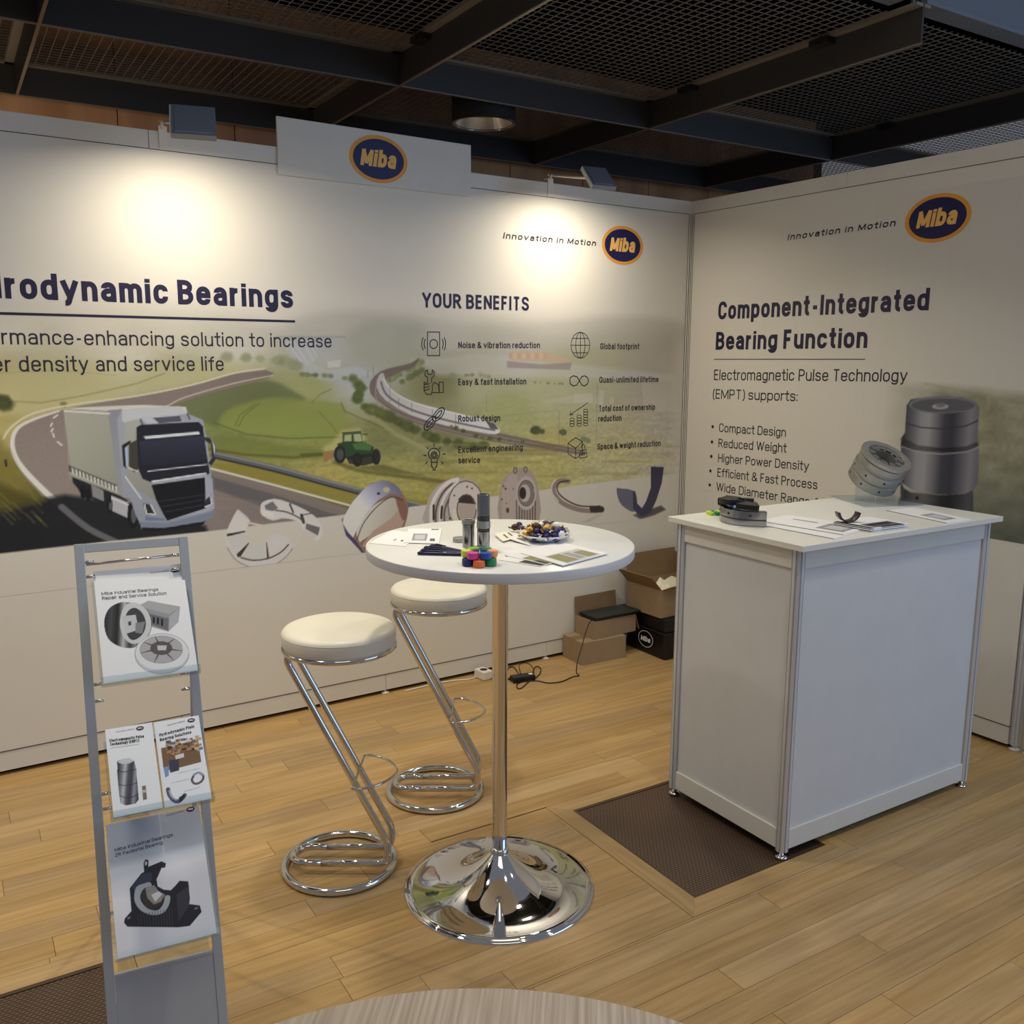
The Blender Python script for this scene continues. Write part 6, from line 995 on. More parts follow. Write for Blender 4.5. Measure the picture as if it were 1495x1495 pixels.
p1.poly([(0.0909,0.1893),(0.1177,0.2014),(0.1895,0.1759),(0.1807,0.1349),(0.1549,0.1119),(0.1188,0.1297),(0.0923,0.1461)], (150,152,160)); p1.poly([(0.096,0.1924),(0.1209,0.201),(0.1892,0.174),(0.1608,0.1582),(0.1151,0.1789)], (170,172,178))
p1.poly([(0.1138,0.1677),(0.1594,0.147),(0.1551,0.1137),(0.1165,0.1374)], (110,112,120)); p1.poly([(0.1617,0.1524),(0.1873,0.1723),(0.1788,0.1332),(0.1549,0.1119)], (176,178,186))
for a_ in ([(0.1236,0.1571),(0.1281,0.1547),(0.1261,0.1381),(0.1216,0.1405)], [(0.1329,0.1541),(0.1374,0.1516),(0.1351,0.1332),(0.1306,0.1356)], [(0.1419,0.1492),(0.1464,0.1468),(0.1441,0.1283),(0.1396,0.1307)]): p1.poly(a_, (24,24,28))
lathe_print(p1, cat([(0.0138,0.156),(0.026,0.1893),(0.0488,0.2035),(0.0705,0.2029),(0.1007,0.1919),(0.1178,0.1616),(0.1165,0.1244),(0.099,0.0955),(0.0727,0.0812),(0.0417,0.0892),(0.0187,0.1139)], 4), [(0.0138,0.156)][0], [(0.0862,0.1468)][0], [(34,34,38), (70,72,78), (30,32,36), (190,192,198), (60,62,66), (150,152,158)])
p1.poly(cat([(0.0481,0.1517),(0.0597,0.1891),(0.0813,0.2017),(0.1063,0.1856),(0.1183,0.1521),(0.1124,0.1157),(0.0895,0.0932),(0.0679,0.0927),(0.0519,0.1147)], 4), (205,208,214)); p1.poly(cat([(0.0585,0.1485),(0.0677,0.177),(0.0843,0.1863),(0.0999,0.1713),(0.1061,0.1425),(0.0965,0.1142),(0.0749,0.1007),(0.0624,0.1133)], 4), (62,64,70))
p1.poly([(0.0544,0.1675),(0.0853,0.1674),(0.0885,0.1262),(0.0585,0.1193)], (196,200,206)); p1.poly([(0.0663,0.1494),(0.0728,0.1522),(0.0731,0.1411),(0.0669,0.1401)], (60,64,72)); p1.poly([(0.0829,0.1454),(0.1049,0.1463),(0.095,0.1144),(0.0801,0.12)], (130,134,142))
p1.poly([(0.1964,0.0467),(0.1934,0.0357),(0.1879,0.0257),(0.1799,0.017),(0.17,0.0102),(0.1586,0.0054),(0.1462,0.0028),(0.1333,0.0026),(0.1205,0.0046),(0.1084,0.0089),(0.0974,0.0152),(0.0879,0.0232),(0.0805,0.0326),(0.0753,0.043),(0.0726,0.054),(0.0725,0.0651),(0.075,0.0759),(0.0801,0.0859),(0.0875,0.0947),(0.097,0.1018),(0.1082,0.107),(0.1206,0.1101),(0.1336,0.1107),(0.1468,0.109),(0.1594,0.1048),(0.1709,0.0985),(0.1808,0.0903),(0.1886,0.0805),(0.194,0.0697),(0.1966,0.0582)], (200,204,212)); p1.poly([(0.1956,0.0524),(0.1928,0.0425),(0.1875,0.0334),(0.1798,0.0257),(0.1702,0.0196),(0.1591,0.0153),(0.147,0.0131),(0.1345,0.013),(0.122,0.015),(0.1101,0.019),(0.0993,0.0248),(0.09,0.0321),(0.0826,0.0407),(0.0775,0.0501),(0.0747,0.0601),(0.0746,0.0702),(0.0769,0.0799),(0.0818,0.0889),(0.089,0.0967),(0.0982,0.1031),(0.1091,0.1077),(0.1211,0.1103),(0.1338,0.1107),(0.1466,0.109),(0.1589,0.1052),(0.1702,0.0994),(0.1799,0.0918),(0.1876,0.0829),(0.1929,0.0731),(0.1956,0.0628)], (226,228,234)); p1.poly([(0.182,0.0599),(0.1799,0.0526),(0.1757,0.0459),(0.1697,0.0402),(0.1622,0.0357),(0.1534,0.0326),(0.1438,0.031),(0.1338,0.0309),(0.1239,0.0325),(0.1144,0.0355),(0.1057,0.0399),(0.0982,0.0454),(0.0923,0.0519),(0.0881,0.059),(0.0859,0.0664),(0.0857,0.0739),(0.0876,0.0811),(0.0914,0.0878),(0.0971,0.0935),(0.1044,0.0982),(0.113,0.1015),(0.1226,0.1033),(0.1327,0.1036),(0.1428,0.1022),(0.1526,0.0992),(0.1615,0.0948),(0.1693,0.0892),(0.1754,0.0826),(0.1797,0.0753),(0.1819,0.0676)], (176,176,184)); p1.poly([(0.1587,0.067),(0.1572,0.0624),(0.1542,0.0585),(0.1497,0.0553),(0.1442,0.0533),(0.138,0.0524),(0.1315,0.0527),(0.1252,0.0543),(0.1194,0.0569),(0.1147,0.0605),(0.1112,0.0648),(0.1093,0.0694),(0.109,0.0741),(0.1104,0.0786),(0.1134,0.0826),(0.1177,0.0858),(0.1232,0.0879),(0.1294,0.0888),(0.1359,0.0886),(0.1423,0.087),(0.1482,0.0844),(0.153,0.0808),(0.1565,0.0765),(0.1585,0.0717)], (92,88,92))
p1.poly([(0.1253,0.0791),(0.1471,0.076),(0.1439,0.0636),(0.1253,0.0663)], (200,202,208))
for a_ in [[(0.1566,0.0636),(0.1796,0.0566)],[(0.1462,0.0527),(0.1587,0.0347)],[(0.1239,0.053),(0.1142,0.0357)],[(0.1105,0.0678),(0.0876,0.065)],[(0.115,0.0811),(0.0963,0.0915)],[(0.1284,0.0869),(0.1231,0.1033)],[(0.1501,0.0806),(0.1667,0.0907)]]: p1.line(a_, .0035, (96,66,56), taper=.001)
for a_ in ([(0.1948,0.047),(0.1919,0.0363),(0.1865,0.0266),(0.1788,0.0183),(0.1691,0.0116),(0.158,0.007),(0.1459,0.0045),(0.1334,0.0043),(0.1209,0.0063),(0.1091,0.0105),(0.0983,0.0166),(0.0891,0.0243),(0.0818,0.0334),(0.0767,0.0435),(0.0741,0.0541),(0.074,0.0649),(0.0764,0.0753),(0.0814,0.085),(0.0886,0.0934),(0.0979,0.1004),(0.1088,0.1054),(0.1209,0.1083),(0.1336,0.1089),(0.1464,0.1072),(0.1587,0.1032),(0.1699,0.097),(0.1796,0.0891),(0.1872,0.0796),(0.1924,0.0691),(0.195,0.0581)], [(0.182,0.0599),(0.179,0.0508),(0.1729,0.0429),(0.1642,0.0367),(0.1534,0.0326),(0.1414,0.0308),(0.1288,0.0315),(0.1167,0.0346),(0.1057,0.0399),(0.0966,0.0469),(0.09,0.0553),(0.0863,0.0645),(0.0857,0.0739),(0.0884,0.0829),(0.0941,0.0908),(0.1025,0.0971),(0.113,0.1015),(0.1251,0.1035),(0.1377,0.1031),(0.1502,0.1001),(0.1615,0.0948),(0.171,0.0876),(0.1778,0.079),(0.1816,0.0695)]): p1.line(a_, .0008, (120,122,130))
e1, L1, c1 = brochure('1', 0, .21, .297, p1, 'white brochure about repair and service in the top pocket of the stand')
text(L1, 'Miba Industrial Bearings', [(0.0139,0.2298),(0.1441,0.2265),(0.0147,0.2381)], M['ink'], c1, .0009, wt=.12); text(L1, 'Repair and Service Solution', [(0.0142,0.2167),(0.1621,0.2129),(0.0151,0.2259)], M['ink'], c1, .0009, wt=.12)
text(L1, 'Innovation in Motion', [(0.1306,0.2768),(0.1745,0.2777),(0.1311,0.2811)], M['grey_ink'], c1, .0009, wt=.12, space=1.5); small_logo(L1, [(0.1893,0.2794)][0], .0098, c1)
# slim leaflets, second pocket
p2 = Paint(0, .1, 0, .21, .0012, (232, 236, 244))
lathe_print(p2, [(0.0181,0.1287),(0.0302,0.1308),(0.0433,0.1294),(0.0533,0.1221),(0.0544,0.1054),(0.0552,0.1003),(0.0535,0.03),(0.0462,0.0224),(0.0268,0.0226),(0.0171,0.0297),(0.0159,0.0457),(0.0161,0.1063),(0.0178,0.1108)], [(0.0136,0.0779)][0], [(0.0563,0.0708)][0], [(60,62,74), (120,124,136), (190,194,206), (84,86,98), (60,62,74), (150,154,168), (90,92,104)])
p2.poly([(0.0179,0.1271),(0.0303,0.1324),(0.0448,0.1307),(0.0533,0.1221),(0.0423,0.1181),(0.0278,0.1198)], (200,204,212)); 
for a_ in ([(0.0175,0.1076),(0.0274,0.1004),(0.0432,0.0999),(0.0554,0.1019)], [(0.0171,0.0739),(0.0271,0.0683),(0.044,0.0674),(0.0548,0.0696)], [(0.0173,0.0469),(0.0271,0.0398),(0.0439,0.0387),(0.0535,0.0427)]): p2.line(a_, .0014, (40,42,52))
p2.poly([(0.0631,0.0595),(0.071,0.0592),(0.0704,0.0275),(0.0623,0.0263)], (120,110,104)); p2.poly([(0.0634,0.0498),(0.0714,0.0495),(0.0707,0.0433),(0.0628,0.0436)], (190,186,180))
e2, L2_, c2 = brochure('2', 0, .1, .21, p2, 'slim white leaflet with a grey steel sleeve, left in the middle pocket', lift=.004, th=.006)
text(L2_, 'Electromagnetic Pulse', [(0.007,0.1776),(0.0796,0.1748),(0.0077,0.185)], M['ink'], c2, .0009, wt=.2); text(L2_, 'Technology (EMPT)', [(0.0073,0.1683),(0.0685,0.1663),(0.0079,0.1757)], M['ink'], c2, .0009, wt=.2)
strokes(L2_, [[(0.0064,0.1627),(0.0679,0.1605)]], .0005, M['ink'], c2, .0009, 'underline')
text(L2_, 'Innovation in Motion', [(0.0228,0.1985),(0.0608,0.1987),(0.0231,0.2018)], M['grey_ink'], c2, .0009, wt=.12, space=1.5); small_logo(L2_, [(0.0732,0.1994)][0], .0085, c2)
p3 = Paint(0, .1, 0, .21, .0012, (230, 234, 243))
QP = [(0.0083,0.1428),(0.0902,0.1484),(0.0901,0.0919),(0.0214,0.0861),(0.0075,0.0934)]
p3.poly(QP, (120,92,70))
r3 = random.Random(9)
for i in range(70):
    x_ = .018+r3.random()*.07; y_ = .118+r3.random()*.036; s_ = r3.uniform(.002, .008); p3.poly([(x_, y_), (x_+s_*1.6, y_), (x_+s_*1.6, y_+s_), (x_, y_+s_)], r3.choice(((190,150,104),(70,84,120),(60,50,44),(170,120,76),(206,196,180),(44,40,46))), a=.8)
p3.poly([(0.0213,0.1096),(0.0424,0.1097),(0.0402,0.0813),(0.0205,0.0796)], (58,62,84)); p3.poly([(0.0077,0.0951),(0.0197,0.0964),(0.0168,0.0736),(0.0091,0.0701)], (120,150,200)); p3.poly([(0.036,0.1192),(0.0548,0.1216),(0.0549,0.1112),(0.0362,0.109)], (214,214,216))
for a_ in ([(0.0379,0.075),(0.0832,0.0774)], [(0.0218,0.0546),(0.0583,0.0562)], [(0.0439,0.029),(0.0783,0.0323)]): p3.line(a_, .0007, (120,122,150))
p3.line(cat([(0.0115,0.0419),(0.0127,0.0287),(0.0197,0.0144),(0.0293,0.0092),(0.0391,0.0153),(0.0443,0.0207)], 4, False), .009, (86,90,120)); p3.line(cat([(0.0139,0.0382),(0.0166,0.0247),(0.0254,0.0132)], 4, False), .003, (180,186,210)); p3.poly([(0.032,0.0183),(0.0462,0.0236),(0.0418,0.0131),(0.0318,0.0054)], (36,34,44))
p3.line(cat([(0.0683,0.0612),(0.0639,0.0518),(0.0703,0.0422),(0.0833,0.0449),(0.0896,0.0557),(0.0846,0.0651)], 4, False), .005, (96,84,96)); p3.line(cat([(0.0703,0.0642),(0.0802,0.0676),(0.0888,0.061)], 4, False), .005, (140,150,180))
e3, L3, c3 = brochure('2', .1045, .1, .21, p3, 'slim white leaflet with a workshop picture, right in the middle pocket', lift=.001, th=.004)
text(L3, 'Hydrodynamic Plain', [(0.008,0.1719),(0.0866,0.1803),(0.0089,0.1795)], M['ink'], c3, .0009, wt=.2); text(L3, 'Bearing Solutions', [(0.0081,0.1599),(0.0783,0.1669),(0.009,0.1675)], M['ink'], c3, .0009, wt=.2)
text(L3, 'Innovation in Motion', [(0.0289,0.1956),(0.0683,0.1995),(0.0293,0.1991)], M['grey_ink'], c3, .0009, wt=.12, space=1.5); small_logo(L3, [(0.082,0.1999)][0], .0085, c3)
# A4 cover two
p4 = Paint(0, .21, 0, .297, .0012, (226, 228, 238))
X, Y = np.meshgrid(p4.U, p4.V); g = np.clip((Y-.19)/.02, 0, 1)[..., None]; p4.c = p4.c*(1-g)+np.array((176,180,194.))*g
p4.poly([(0, .2), (.12, .2), (.12, .297), (0, .297)], (184,196,216), a=.5, f=.05); p4.line([(.118, .18), (.118, .297)], .0015, (214,214,222)); p4.poly([(.0, .165), (.21, .185), (.21, .205), (0, .185)], (208,216,232), a=.6, f=.012)
DK = (36,38,50)
p4.poly([(0.0194,0.0718),(0.0216,0.08),(0.0383,0.0936),(0.0444,0.0981),(0.0483,0.0822),(0.064,0.0814),(0.1297,0.0715),(0.1549,0.0732),(0.1602,0.0767),(0.1814,0.0685),(0.1837,0.0536),(0.1544,0.0299),(0.1302,0.0331),(0.0252,0.0617)], DK)
p4.poly([(0.0377,0.1423),(0.0654,0.1694),(0.0715,0.1713),(0.0725,0.1922),(0.0778,0.1993),(0.0834,0.195),(0.0816,0.1806),(0.1115,0.1862),(0.12,0.1795),(0.1172,0.1702),(0.1096,0.1717),(0.0996,0.1542),(0.0959,0.1486),(0.0968,0.1324),(0.1091,0.1217),(0.1238,0.1169),(0.1342,0.1242),(0.145,0.1332),(0.1634,0.1276),(0.1624,0.0905),(0.1515,0.0413),(0.1245,0.036),(0.0634,0.0518),(0.0407,0.0635),(0.0369,0.0939)], DK)
p4.poly([(0.0422,0.1444),(0.0666,0.1675),(0.0875,0.1664),(0.0852,0.1476),(0.0599,0.1468),(0.0455,0.1344)], (58,66,88)); p4.poly([(0.1346,0.1049),(0.1635,0.1178),(0.1577,0.071),(0.1321,0.0462)], (58,60,72))
p4.poly(cat([(0.0457,0.1236),(0.0521,0.1422),(0.0701,0.1461),(0.0819,0.1452),(0.0837,0.1353),(0.0688,0.1354),(0.0585,0.1222),(0.0597,0.1066),(0.0721,0.0884),(0.0917,0.0807),(0.1052,0.0928),(0.1102,0.1073),(0.1206,0.1049),(0.1166,0.087),(0.1024,0.0719),(0.0789,0.0732),(0.0575,0.0874),(0.0467,0.1066)], 3), (176,182,192))
p4.poly(cat([(0.0601,0.1234),(0.0687,0.1339),(0.0837,0.1353),(0.0876,0.1187),(0.1069,0.1049),(0.099,0.0912),(0.0834,0.0857),(0.0671,0.0957)], 3), (60,54,56)); p4.poly([(0.0703,0.1351),(0.0899,0.1371),(0.0971,0.1228),(0.1106,0.1103),(0.0998,0.0972),(0.0846,0.0946),(0.0721,0.1129)], (150,146,144)); p4.poly([(0.0814,0.117),(0.0969,0.1213),(0.1049,0.1132),(0.0882,0.0999)], (220,220,222))
for i in range(13):
    a_ = [(0.0497,0.0819),(0.1212,0.0766)]; b_ = [(0.0499,0.0582),(0.1191,0.0404)]; s_ = i/12
    p4.line([(a_[0][0]+(a_[1][0]-a_[0][0])*s_, a_[0][1]+(a_[1][1]-a_[0][1])*s_), (b_[0][0]+(b_[1][0]-b_[0][0])*s_, b_[0][1]+(b_[1][1]-b_[0][1])*s_)], .0012, (70,72,84))
p4.poly([(0.0272,0.0815),(0.0342,0.0813),(0.0324,0.0773),(0.0268,0.0772)], (120,124,136)); p4.poly([(0.1698,0.0665),(0.1777,0.0662),(0.1754,0.062),(0.169,0.0619)], (120,124,136)); p4.poly([(0.0798,0.1891),(0.0794,0.1873),(0.0787,0.1858),(0.0778,0.185),(0.0769,0.1848),(0.076,0.1853),(0.0754,0.1865),(0.075,0.1882),(0.0751,0.19),(0.0755,0.1918),(0.0761,0.1933),(0.077,0.1942),(0.078,0.1944),(0.0788,0.1938),(0.0795,0.1926),(0.0798,0.191)], (196,200,214))
e4, L4, c4 = brochure('4', 0, .21, .297, p4, 'grey-white brochure with a dark pedestal bearing in the lowest pocket')
text(L4, 'Miba Industrial Bearings', [(0.0141,0.2309),(0.1426,0.2385),(0.0148,0.2388)], M['ink'], c4, .0009, wt=.12); text(L4, 'ZR Pedestal Bearing', [(0.0137,0.2188),(0.1183,0.2254),(0.0144,0.2267)], M['ink'], c4, .0009, wt=.12)
text(L4, 'Innovation in Motion', [(0.1331,0.2883),(0.1736,0.2914),(0.1336,0.2918)], M['grey_ink'], c4, .0009, wt=.12, space=1.5); small_logo(L4, [(0.1894,0.2934)][0], .0098, c4)

# ---- flat printed papers lying about: corner points in metres
def paper(pts, z, th, label, name='leaflet', cat_='leaflet', prints=(), group=None, m='paper', tiltv=None):
    c = (sum(a for a, b_ in pts)/4, sum(b_ for a, b_ in pts)/4); q = [(a-c[0], b_-c[1]) for a, b_ in pts]
    ar = sum(q[i][0]*q[(i+1)%4][1]-q[(i+1)%4][0]*q[i][1] for i in range(4)); q = q if ar > 0 else q[::-1]
    e = empty(name, (c[0], c[1], z)); MB().prism(q, 0, th).build('sheet', M[m], e)
    P = [Vector((a-c[0], b_-c[1])) for a, b_ in pts]; U = lambda s_, t_: (P[0]*(1-s_)+P[1]*s_)*(1-t_)+(P[3]*(1-s_)+P[2]*s_)*t_
    for k, (s0, s1, t0, t1, mm) in enumerate(prints):
        mb = MB(); mb.add([(*U(a, b_), th+.0003+.0001*k) for a, b_ in ((s0, t0), (s1, t0), (s1, t1), (s0, t1))], [(0, 1, 2, 3)]); mb.build('printed_area', mm, e)
    tag(e, label, cat_, group)
    if tiltv: e.rotation_euler = tiltv
    return e
PG = mat('print_grey', (150, 152, 160), .5); PG2 = mat('print_dark_grey', (96, 98, 108), .5); PK = mat('print_black', (30, 30, 34), .5); POL = mat('print_olive', (142, 138, 92), .5, noise=(60, .3)); PLG = mat('print_light_grey', (196, 198, 206), .5)
z0 = 1.1004
paper([(-2.7028,-1.5148),(-2.6356,-1.6141),(-2.5089,-1.4571),(-2.5604,-1.3722)], z0, .0012, 'white leaflet lying at the far left edge of the bar table', prints=((.5, .56, .3, .42, PG), (.72, .78, .3, .4, PG2)))
paper([(-2.6169,-1.5685),(-2.5379,-1.6353),(-2.4169,-1.4345),(-2.5064,-1.3787)], z0+.0014, .0012, 'white leaflet with a grey bearing picture left of the steel sleeves', prints=((.2, .62, .16, .62, PG), (.26, .56, .22, .54, PLG), (.72, .86, .14, .3, PG2), (.7, .92, .9, .95, PK)))
paper([(-2.5047,-1.902),(-2.4557,-2.0284),(-2.2682,-1.9692),(-2.3003,-1.8184)], z0, .0016, 'lowest of three picture leaflets right of the highlighters', prints=((.45, .98, .03, .2, PK),), group='leaflets fanned at the front of the bar table')
paper([(-2.4636,-1.8673),(-2.4345,-2.0231),(-2.237,-1.9783),(-2.2597,-1.8093)], z0+.0018, .0016, 'middle of three picture leaflets right of the highlighters', prints=((.4, .98, .03, .2, POL), (.7, .98, .02, .1, PK)), group='leaflets fanned at the front of the bar table')
paper([(-2.4165,-1.8813),(-2.4084,-2.0628),(-2.2133,-2.0089),(-2.2318,-1.8384)], z0+.0036, .0020, 'topmost of three picture leaflets with an olive landscape photo', prints=((.42, .97, .12, .86, PLG), (.46, .94, .14, .40, POL), (.55, .92, .62, .84, POL), (.5, .9, .44, .58, PG)), group='leaflets fanned at the front of the bar table')
CREAM = M['cream'] = mat('cream_paper', (236, 232, 214), .6)
paper([(-2.3377,-1.6198),(-2.373,-1.7204),(-2.2672,-1.6638),(-2.2427,-1.574)], 1.104, .001, 'small cream printed card left of the candy plate', cat_='card', name='card', m='cream', prints=((.3, .8, .3, .4, PG2), (.2, .7, .6, .68, PG2)), tiltv=(.05, .08, 0))
paper([(-2.3394,-1.7056),(-2.3259,-1.7965),(-2.2687,-1.6881),(-2.2788,-1.6438)], 1.105, .001, 'small white folded card touching the candy plate', cat_='card', name='card', prints=((.3, .8, .3, .4, PG2),), tiltv=(.06, .05, 0))
# ---- candy plate
BC = [(-2.2406,-1.7479)][0]
t = empty('candy_plate', (BC[0], BC[1], z0)); tag(t, 'shallow white plate heaped with wrapped sweets on the bar table', 'plate')
MB().lathe([(0, 0), (.035, 0), (.04, .002), (.066, .014), (.0765, .021), (.0755, .0225), (.064, .017), (.038, .006), (0, .005)], 56).build('plate', mat('white_porcelain', (232, 236, 238), .2), t)
CC = [M['lnavy'], mat('gold_foil', (222, 176, 84), .3, .4), mat('white_wrapper', (236, 234, 228), .35), mat('brown_wrapper', (70, 42, 36), .35), mat('blue_wrapper', (34, 40, 110), .3)]
CN = ['navy', 'gold', 'white', 'brown', 'blue']; protos = []
def sweet(ci):
    e = empty('sweet'); mb = MB()
    mb.lathe([(0, -.0105), (.005, -.0098), (.0085, -.005), (.0095, 0), (.0085, .005), (.005, .0098), (0, .0105)], 10, mx=Matrix.Rotation(PI/2, 4, 'Y')); mb.build('body', CC[ci], e)
    for s in (-1, 1):
        tw = MB(); tw.add([(s*.010, 0, 0), (s*.019, .007, .003), (s*.018, .002, -.003), (s*.020, -.003, .003), (s*.018, -.008, -.002)], [(0, 1, 2), (0, 2, 3), (0, 3, 4)])
        tw.build('twist', CC[2] if ci in (0, 4) else CC[ci], e)
    return e
rc = random.Random(12); places = []
for lay, (rr_, n_) in enumerate(((.060, 14), (.038, 9), (.018, 4), (.048, 11), (.028, 7), (.008, 2), (.034, 6), (.014, 3))):
    zz = (.021, .014, .012, .031, .030, .030, .042, .046)[lay]
    for i in range(n_):
        a = 2*PI*(i+rc.random()*.5)/n_; places.append((rr_*math.cos(a)+rc.uniform(-.004, .004), rr_*math.sin(a)+rc.uniform(-.004, .004), zz+rc.uniform(-.002, .003)))
for i, (x, y, z) in enumerate(places):
    ci = rc.choices(range(5), (5, 4, 6, 4, 3))[0]
    if not any(q[0] == ci for q in protos): e = sweet(ci); protos.append((ci, e))
    else: e = copy_tree([q[1] for q in protos if q[0] == ci][0])
    e.location = (BC[0]+x, BC[1]+y, z0+z); e.scale = (rc.uniform(1.05, 1.4),)*3; e.rotation_euler = (rc.uniform(-.5, .5), rc.uniform(-.4, .4), rc.uniform(0, 6.3))
    tag(e, '%s wrapped sweet in the %s of the heap on the white plate' % (CN[ci], ('bottom layer', 'middle layer', 'top')[(z > .024)+(z > .036)]), 'sweet', '%s sweets on the plate' % CN[ci])
for i, (x, y) in enumerate([(-2.248,-1.5975),(-2.2115,-1.5661),(-2.2426,-1.6274)]):
    e = copy_tree(protos[0][1] if i != 1 else protos[-1][1]); e.location = (x, y, z0+.0165 if i == 0 else z0+.0145); e.rotation_euler = (0, 0, i*1.3)
    ci = protos[0][0] if i != 1 else protos[-1][0]; tag(e, '%s wrapped sweet on the cards beside the plate, %s' % (CN[ci], ('nearest the cards\' edge', 'in the middle', 'touching the plate rim')[i]), 'sweet', '%s sweets beside the plate' % CN[ci])
# ---- pens
PNS = [[(-2.656,-1.7288),(-2.5607,-1.8073)],[(-2.6322,-1.7038),(-2.555,-1.8051)],[(-2.6094,-1.6812),(-2.5502,-1.8044)],[(-2.5882,-1.6745),(-2.5462,-1.8031)],[(-2.574,-1.6767),(-2.544,-1.805)]]
ordn = ['nearest', 'second nearest', 'middle', 'second farthest', 'farthest']
for i, (a, b_) in enumerate(PNS):
    va, vb = Vector((*a, 0)), Vector((*b_, 0)); d = vb-va; L_ = .138; d.normalize(); ang = math.atan2(d.y, d.x)
    e = empty('pen', (va.x, va.y, z0+.0046+(.0008*i)), ang); tag(e, 'navy ballpoint pen, %s of five fanned on the bar table' % ordn[i], 'pen', 'fanned navy pens')
    MB().lathe([(0, -.002), (.0042, 0), (.0045, .02), (.0045, .118), (.003, .132), (.0008, .138)], 12, mx=Matrix.Rotation(PI/2, 4, 'Y')).build('barrel', M['pen'], e)
    MB().box(.004, .045, -.0012, .0012, .0048, .0066).build('clip', M['pen'], e)
    if i == 0: disc(Plane((0, 0, 0), (1, 0, 0), (0, 1, 0)), (.075, 0), .004, .002, M['paper'], e, .0049, 'logo_print', 16)
# ---- flower highlighters
HL = {k: mat('highlighter_'+k, c, .35, spec=.5) for k, c in dict(navy=(24,48,120), orange=(240,120,60), green=(20,140,84), pink=(226,70,160), blue=(30,84,180), yellow=(220,226,90), peach=(244,160,110), lime=(170,226,60)).items()}
def flower(loc, rz, cols, label, sc=1):
    e = empty('highlighter_flower', loc, rz); e.scale = (sc,)*3; tag(e, label, 'highlighter set')
    MB().lathe([(0, 0), (.016, 0), (.016, .020), (0, .020)], 24).build('hub', M['clear'], e)
    for k, cn in enumerate(cols):
        a = 2*PI*k/6; o = [(.034*math.cos(a)+.0165*math.cos(t_)*(1 if abs(math.cos(t_)) < .9 else .98), .034*math.sin(a)+.0165*math.sin(t_)) for t_ in [2*PI*i/10 for i in range(10)]]
        MB().prism(o, .001, .019).build('marker', HL[cn], e, bev=.003)['label'] = cn+' marker'
    return e
FC = [(-2.573,-1.9171)][0]; r0 = math.radians(-123)
flower((FC[0], FC[1], z0), r0, ['orange', 'green', 'peach', 'pink', 'yellow', 'navy'], 'flower-shaped highlighter with navy, orange and green markers, lower of two stacked')
f2 = flower((FC[0], FC[1], z0+.0202), r0+PI/6, ['blue', 'peach', 'green', 'lime', 'yellow', 'pink'], 'flower-shaped highlighter with pink and blue markers, upper of two stacked', .97)
MB().lathe([(0, .019), (.026, .019), (.026, .025), (.022, .027), (0, .027)], 24).build('clear_cap', M['clear'], f2)
flower([(-1.3373,-1.5564,1.0684)][0], .3, ['lime', 'green', 'yellow', 'lime', 'green', 'yellow'], 'green and yellow flower highlighter behind the half bearing on the counter', .62)
# ---- steel sleeves on the bar table
def turned(name, loc, profs, label, cat_='machine part'):
    e = empty(name, loc); tag(e, label, cat_)
    for nm, pr, mm in profs: MB().lathe(pr, 48, crisp=True).build(nm, M[mm], e)
    return e
a_ = [(-2.4638,-1.7607)][0]
turned('steel_sleeve', (a_[0], a_[1], z0), [('lower_sleeve', [(0, 0), (.0175, 0), (.0178, .001), (.0178, .052), (.0165, .053)], 'steel'), ('lower_groove', [(.0165, .053), (.0178, .054), (.0178, .060), (.0165, .061)], 'steel_d'), ('middle_ring', [(.0165, .061), (.0190, .062), (.0192, .064), (.0192, .080), (.0188, .082), (.0165, .083)], 'steel_s'),
    ('upper_groove', [(.0165, .083), (.0178, .084), (.0178, .095), (.0165, .096)], 'steel_d'), ('upper_sleeve', [(.0165, .096), (.0178, .097), (.0178, .156), (.0172, .158), (.0125, .158), (.0120, .150), (0, .150)], 'steel')], 'tall shiny steel sleeve tool with ring bands standing on the bar table')
a_ = [(-2.4854,-1.7138)][0]
turned('steel_socket', (a_[0], a_[1], z0), [('body', [(0, 0), (.0165, 0), (.0172, .001), (.0172, .066), (.0160, .068)], 'steel'), ('collar', [(.0160, .068), (.0192, .069), (.0194, .078), (.0190, .080), (.0120, .080), (.0115, .074), (0, .074)], 'steel_s'), ('knob', [(.009, .074), (.009, .083), (.006, .084), (0, .084)], 'steel_s')], 'short steel socket with a flanged rim left of the tall sleeve')
a_ = [(-2.4674,-1.6324)][0]
turned('steel_disc', (a_[0], a_[1], z0), [('disc', [(0, 0), (.019, 0), (.020, .001), (.020, .012), (.019, .013), (0, .013)], 'steel_s')], 'low grey steel disc behind the short socket on the bar table')

# ---- things on the counter
zc = CH+.0004
HBc = [(-1.3241,-1.7321)][0]
t = empty('half_thrust_bearing', (HBc[0], HBc[1], zc)); t.scale = (1.18, 1.18, 1.12); tag(t, 'half ring thrust bearing with black tilting pads at the left counter corner', 'machine part')
A_, B2 = math.radians(38), math.radians(243)
MB().lathe([(.062, 0), (.098, 0), (.100, .002), (.100, .018), (.096, .020), (.100, .022), (.100, .046), (.098, .048), (.080, .048), (.080, .034), (.062, .034)], 40, a0=A_, a1=B2, closed=True, crisp=True).build('half_ring', M['steel'], t)
MB().lathe([(.1003, .019), (.1003, .023)], 40, a0=A_, a1=B2).build('groove', M['steel_d'], t)
for k in range(4):
    a0 = A_+.10+k*(B2-A_-.12)/4; mb = MB(); mb.lathe([(.052, .0), (.106, .0), (.106, .016), (.052, .016)], 8, a0=-.32, a1=.32, closed=True, sm=False)
    o = mb.build('tilting_pad', M['pad'], t, bev=.001, loc=(0, 0, .051+.004*(k % 2)), rot=((.06, -.07, .05, -.05)[k], (.08, .05, -.08, .03)[k], a0+.32))
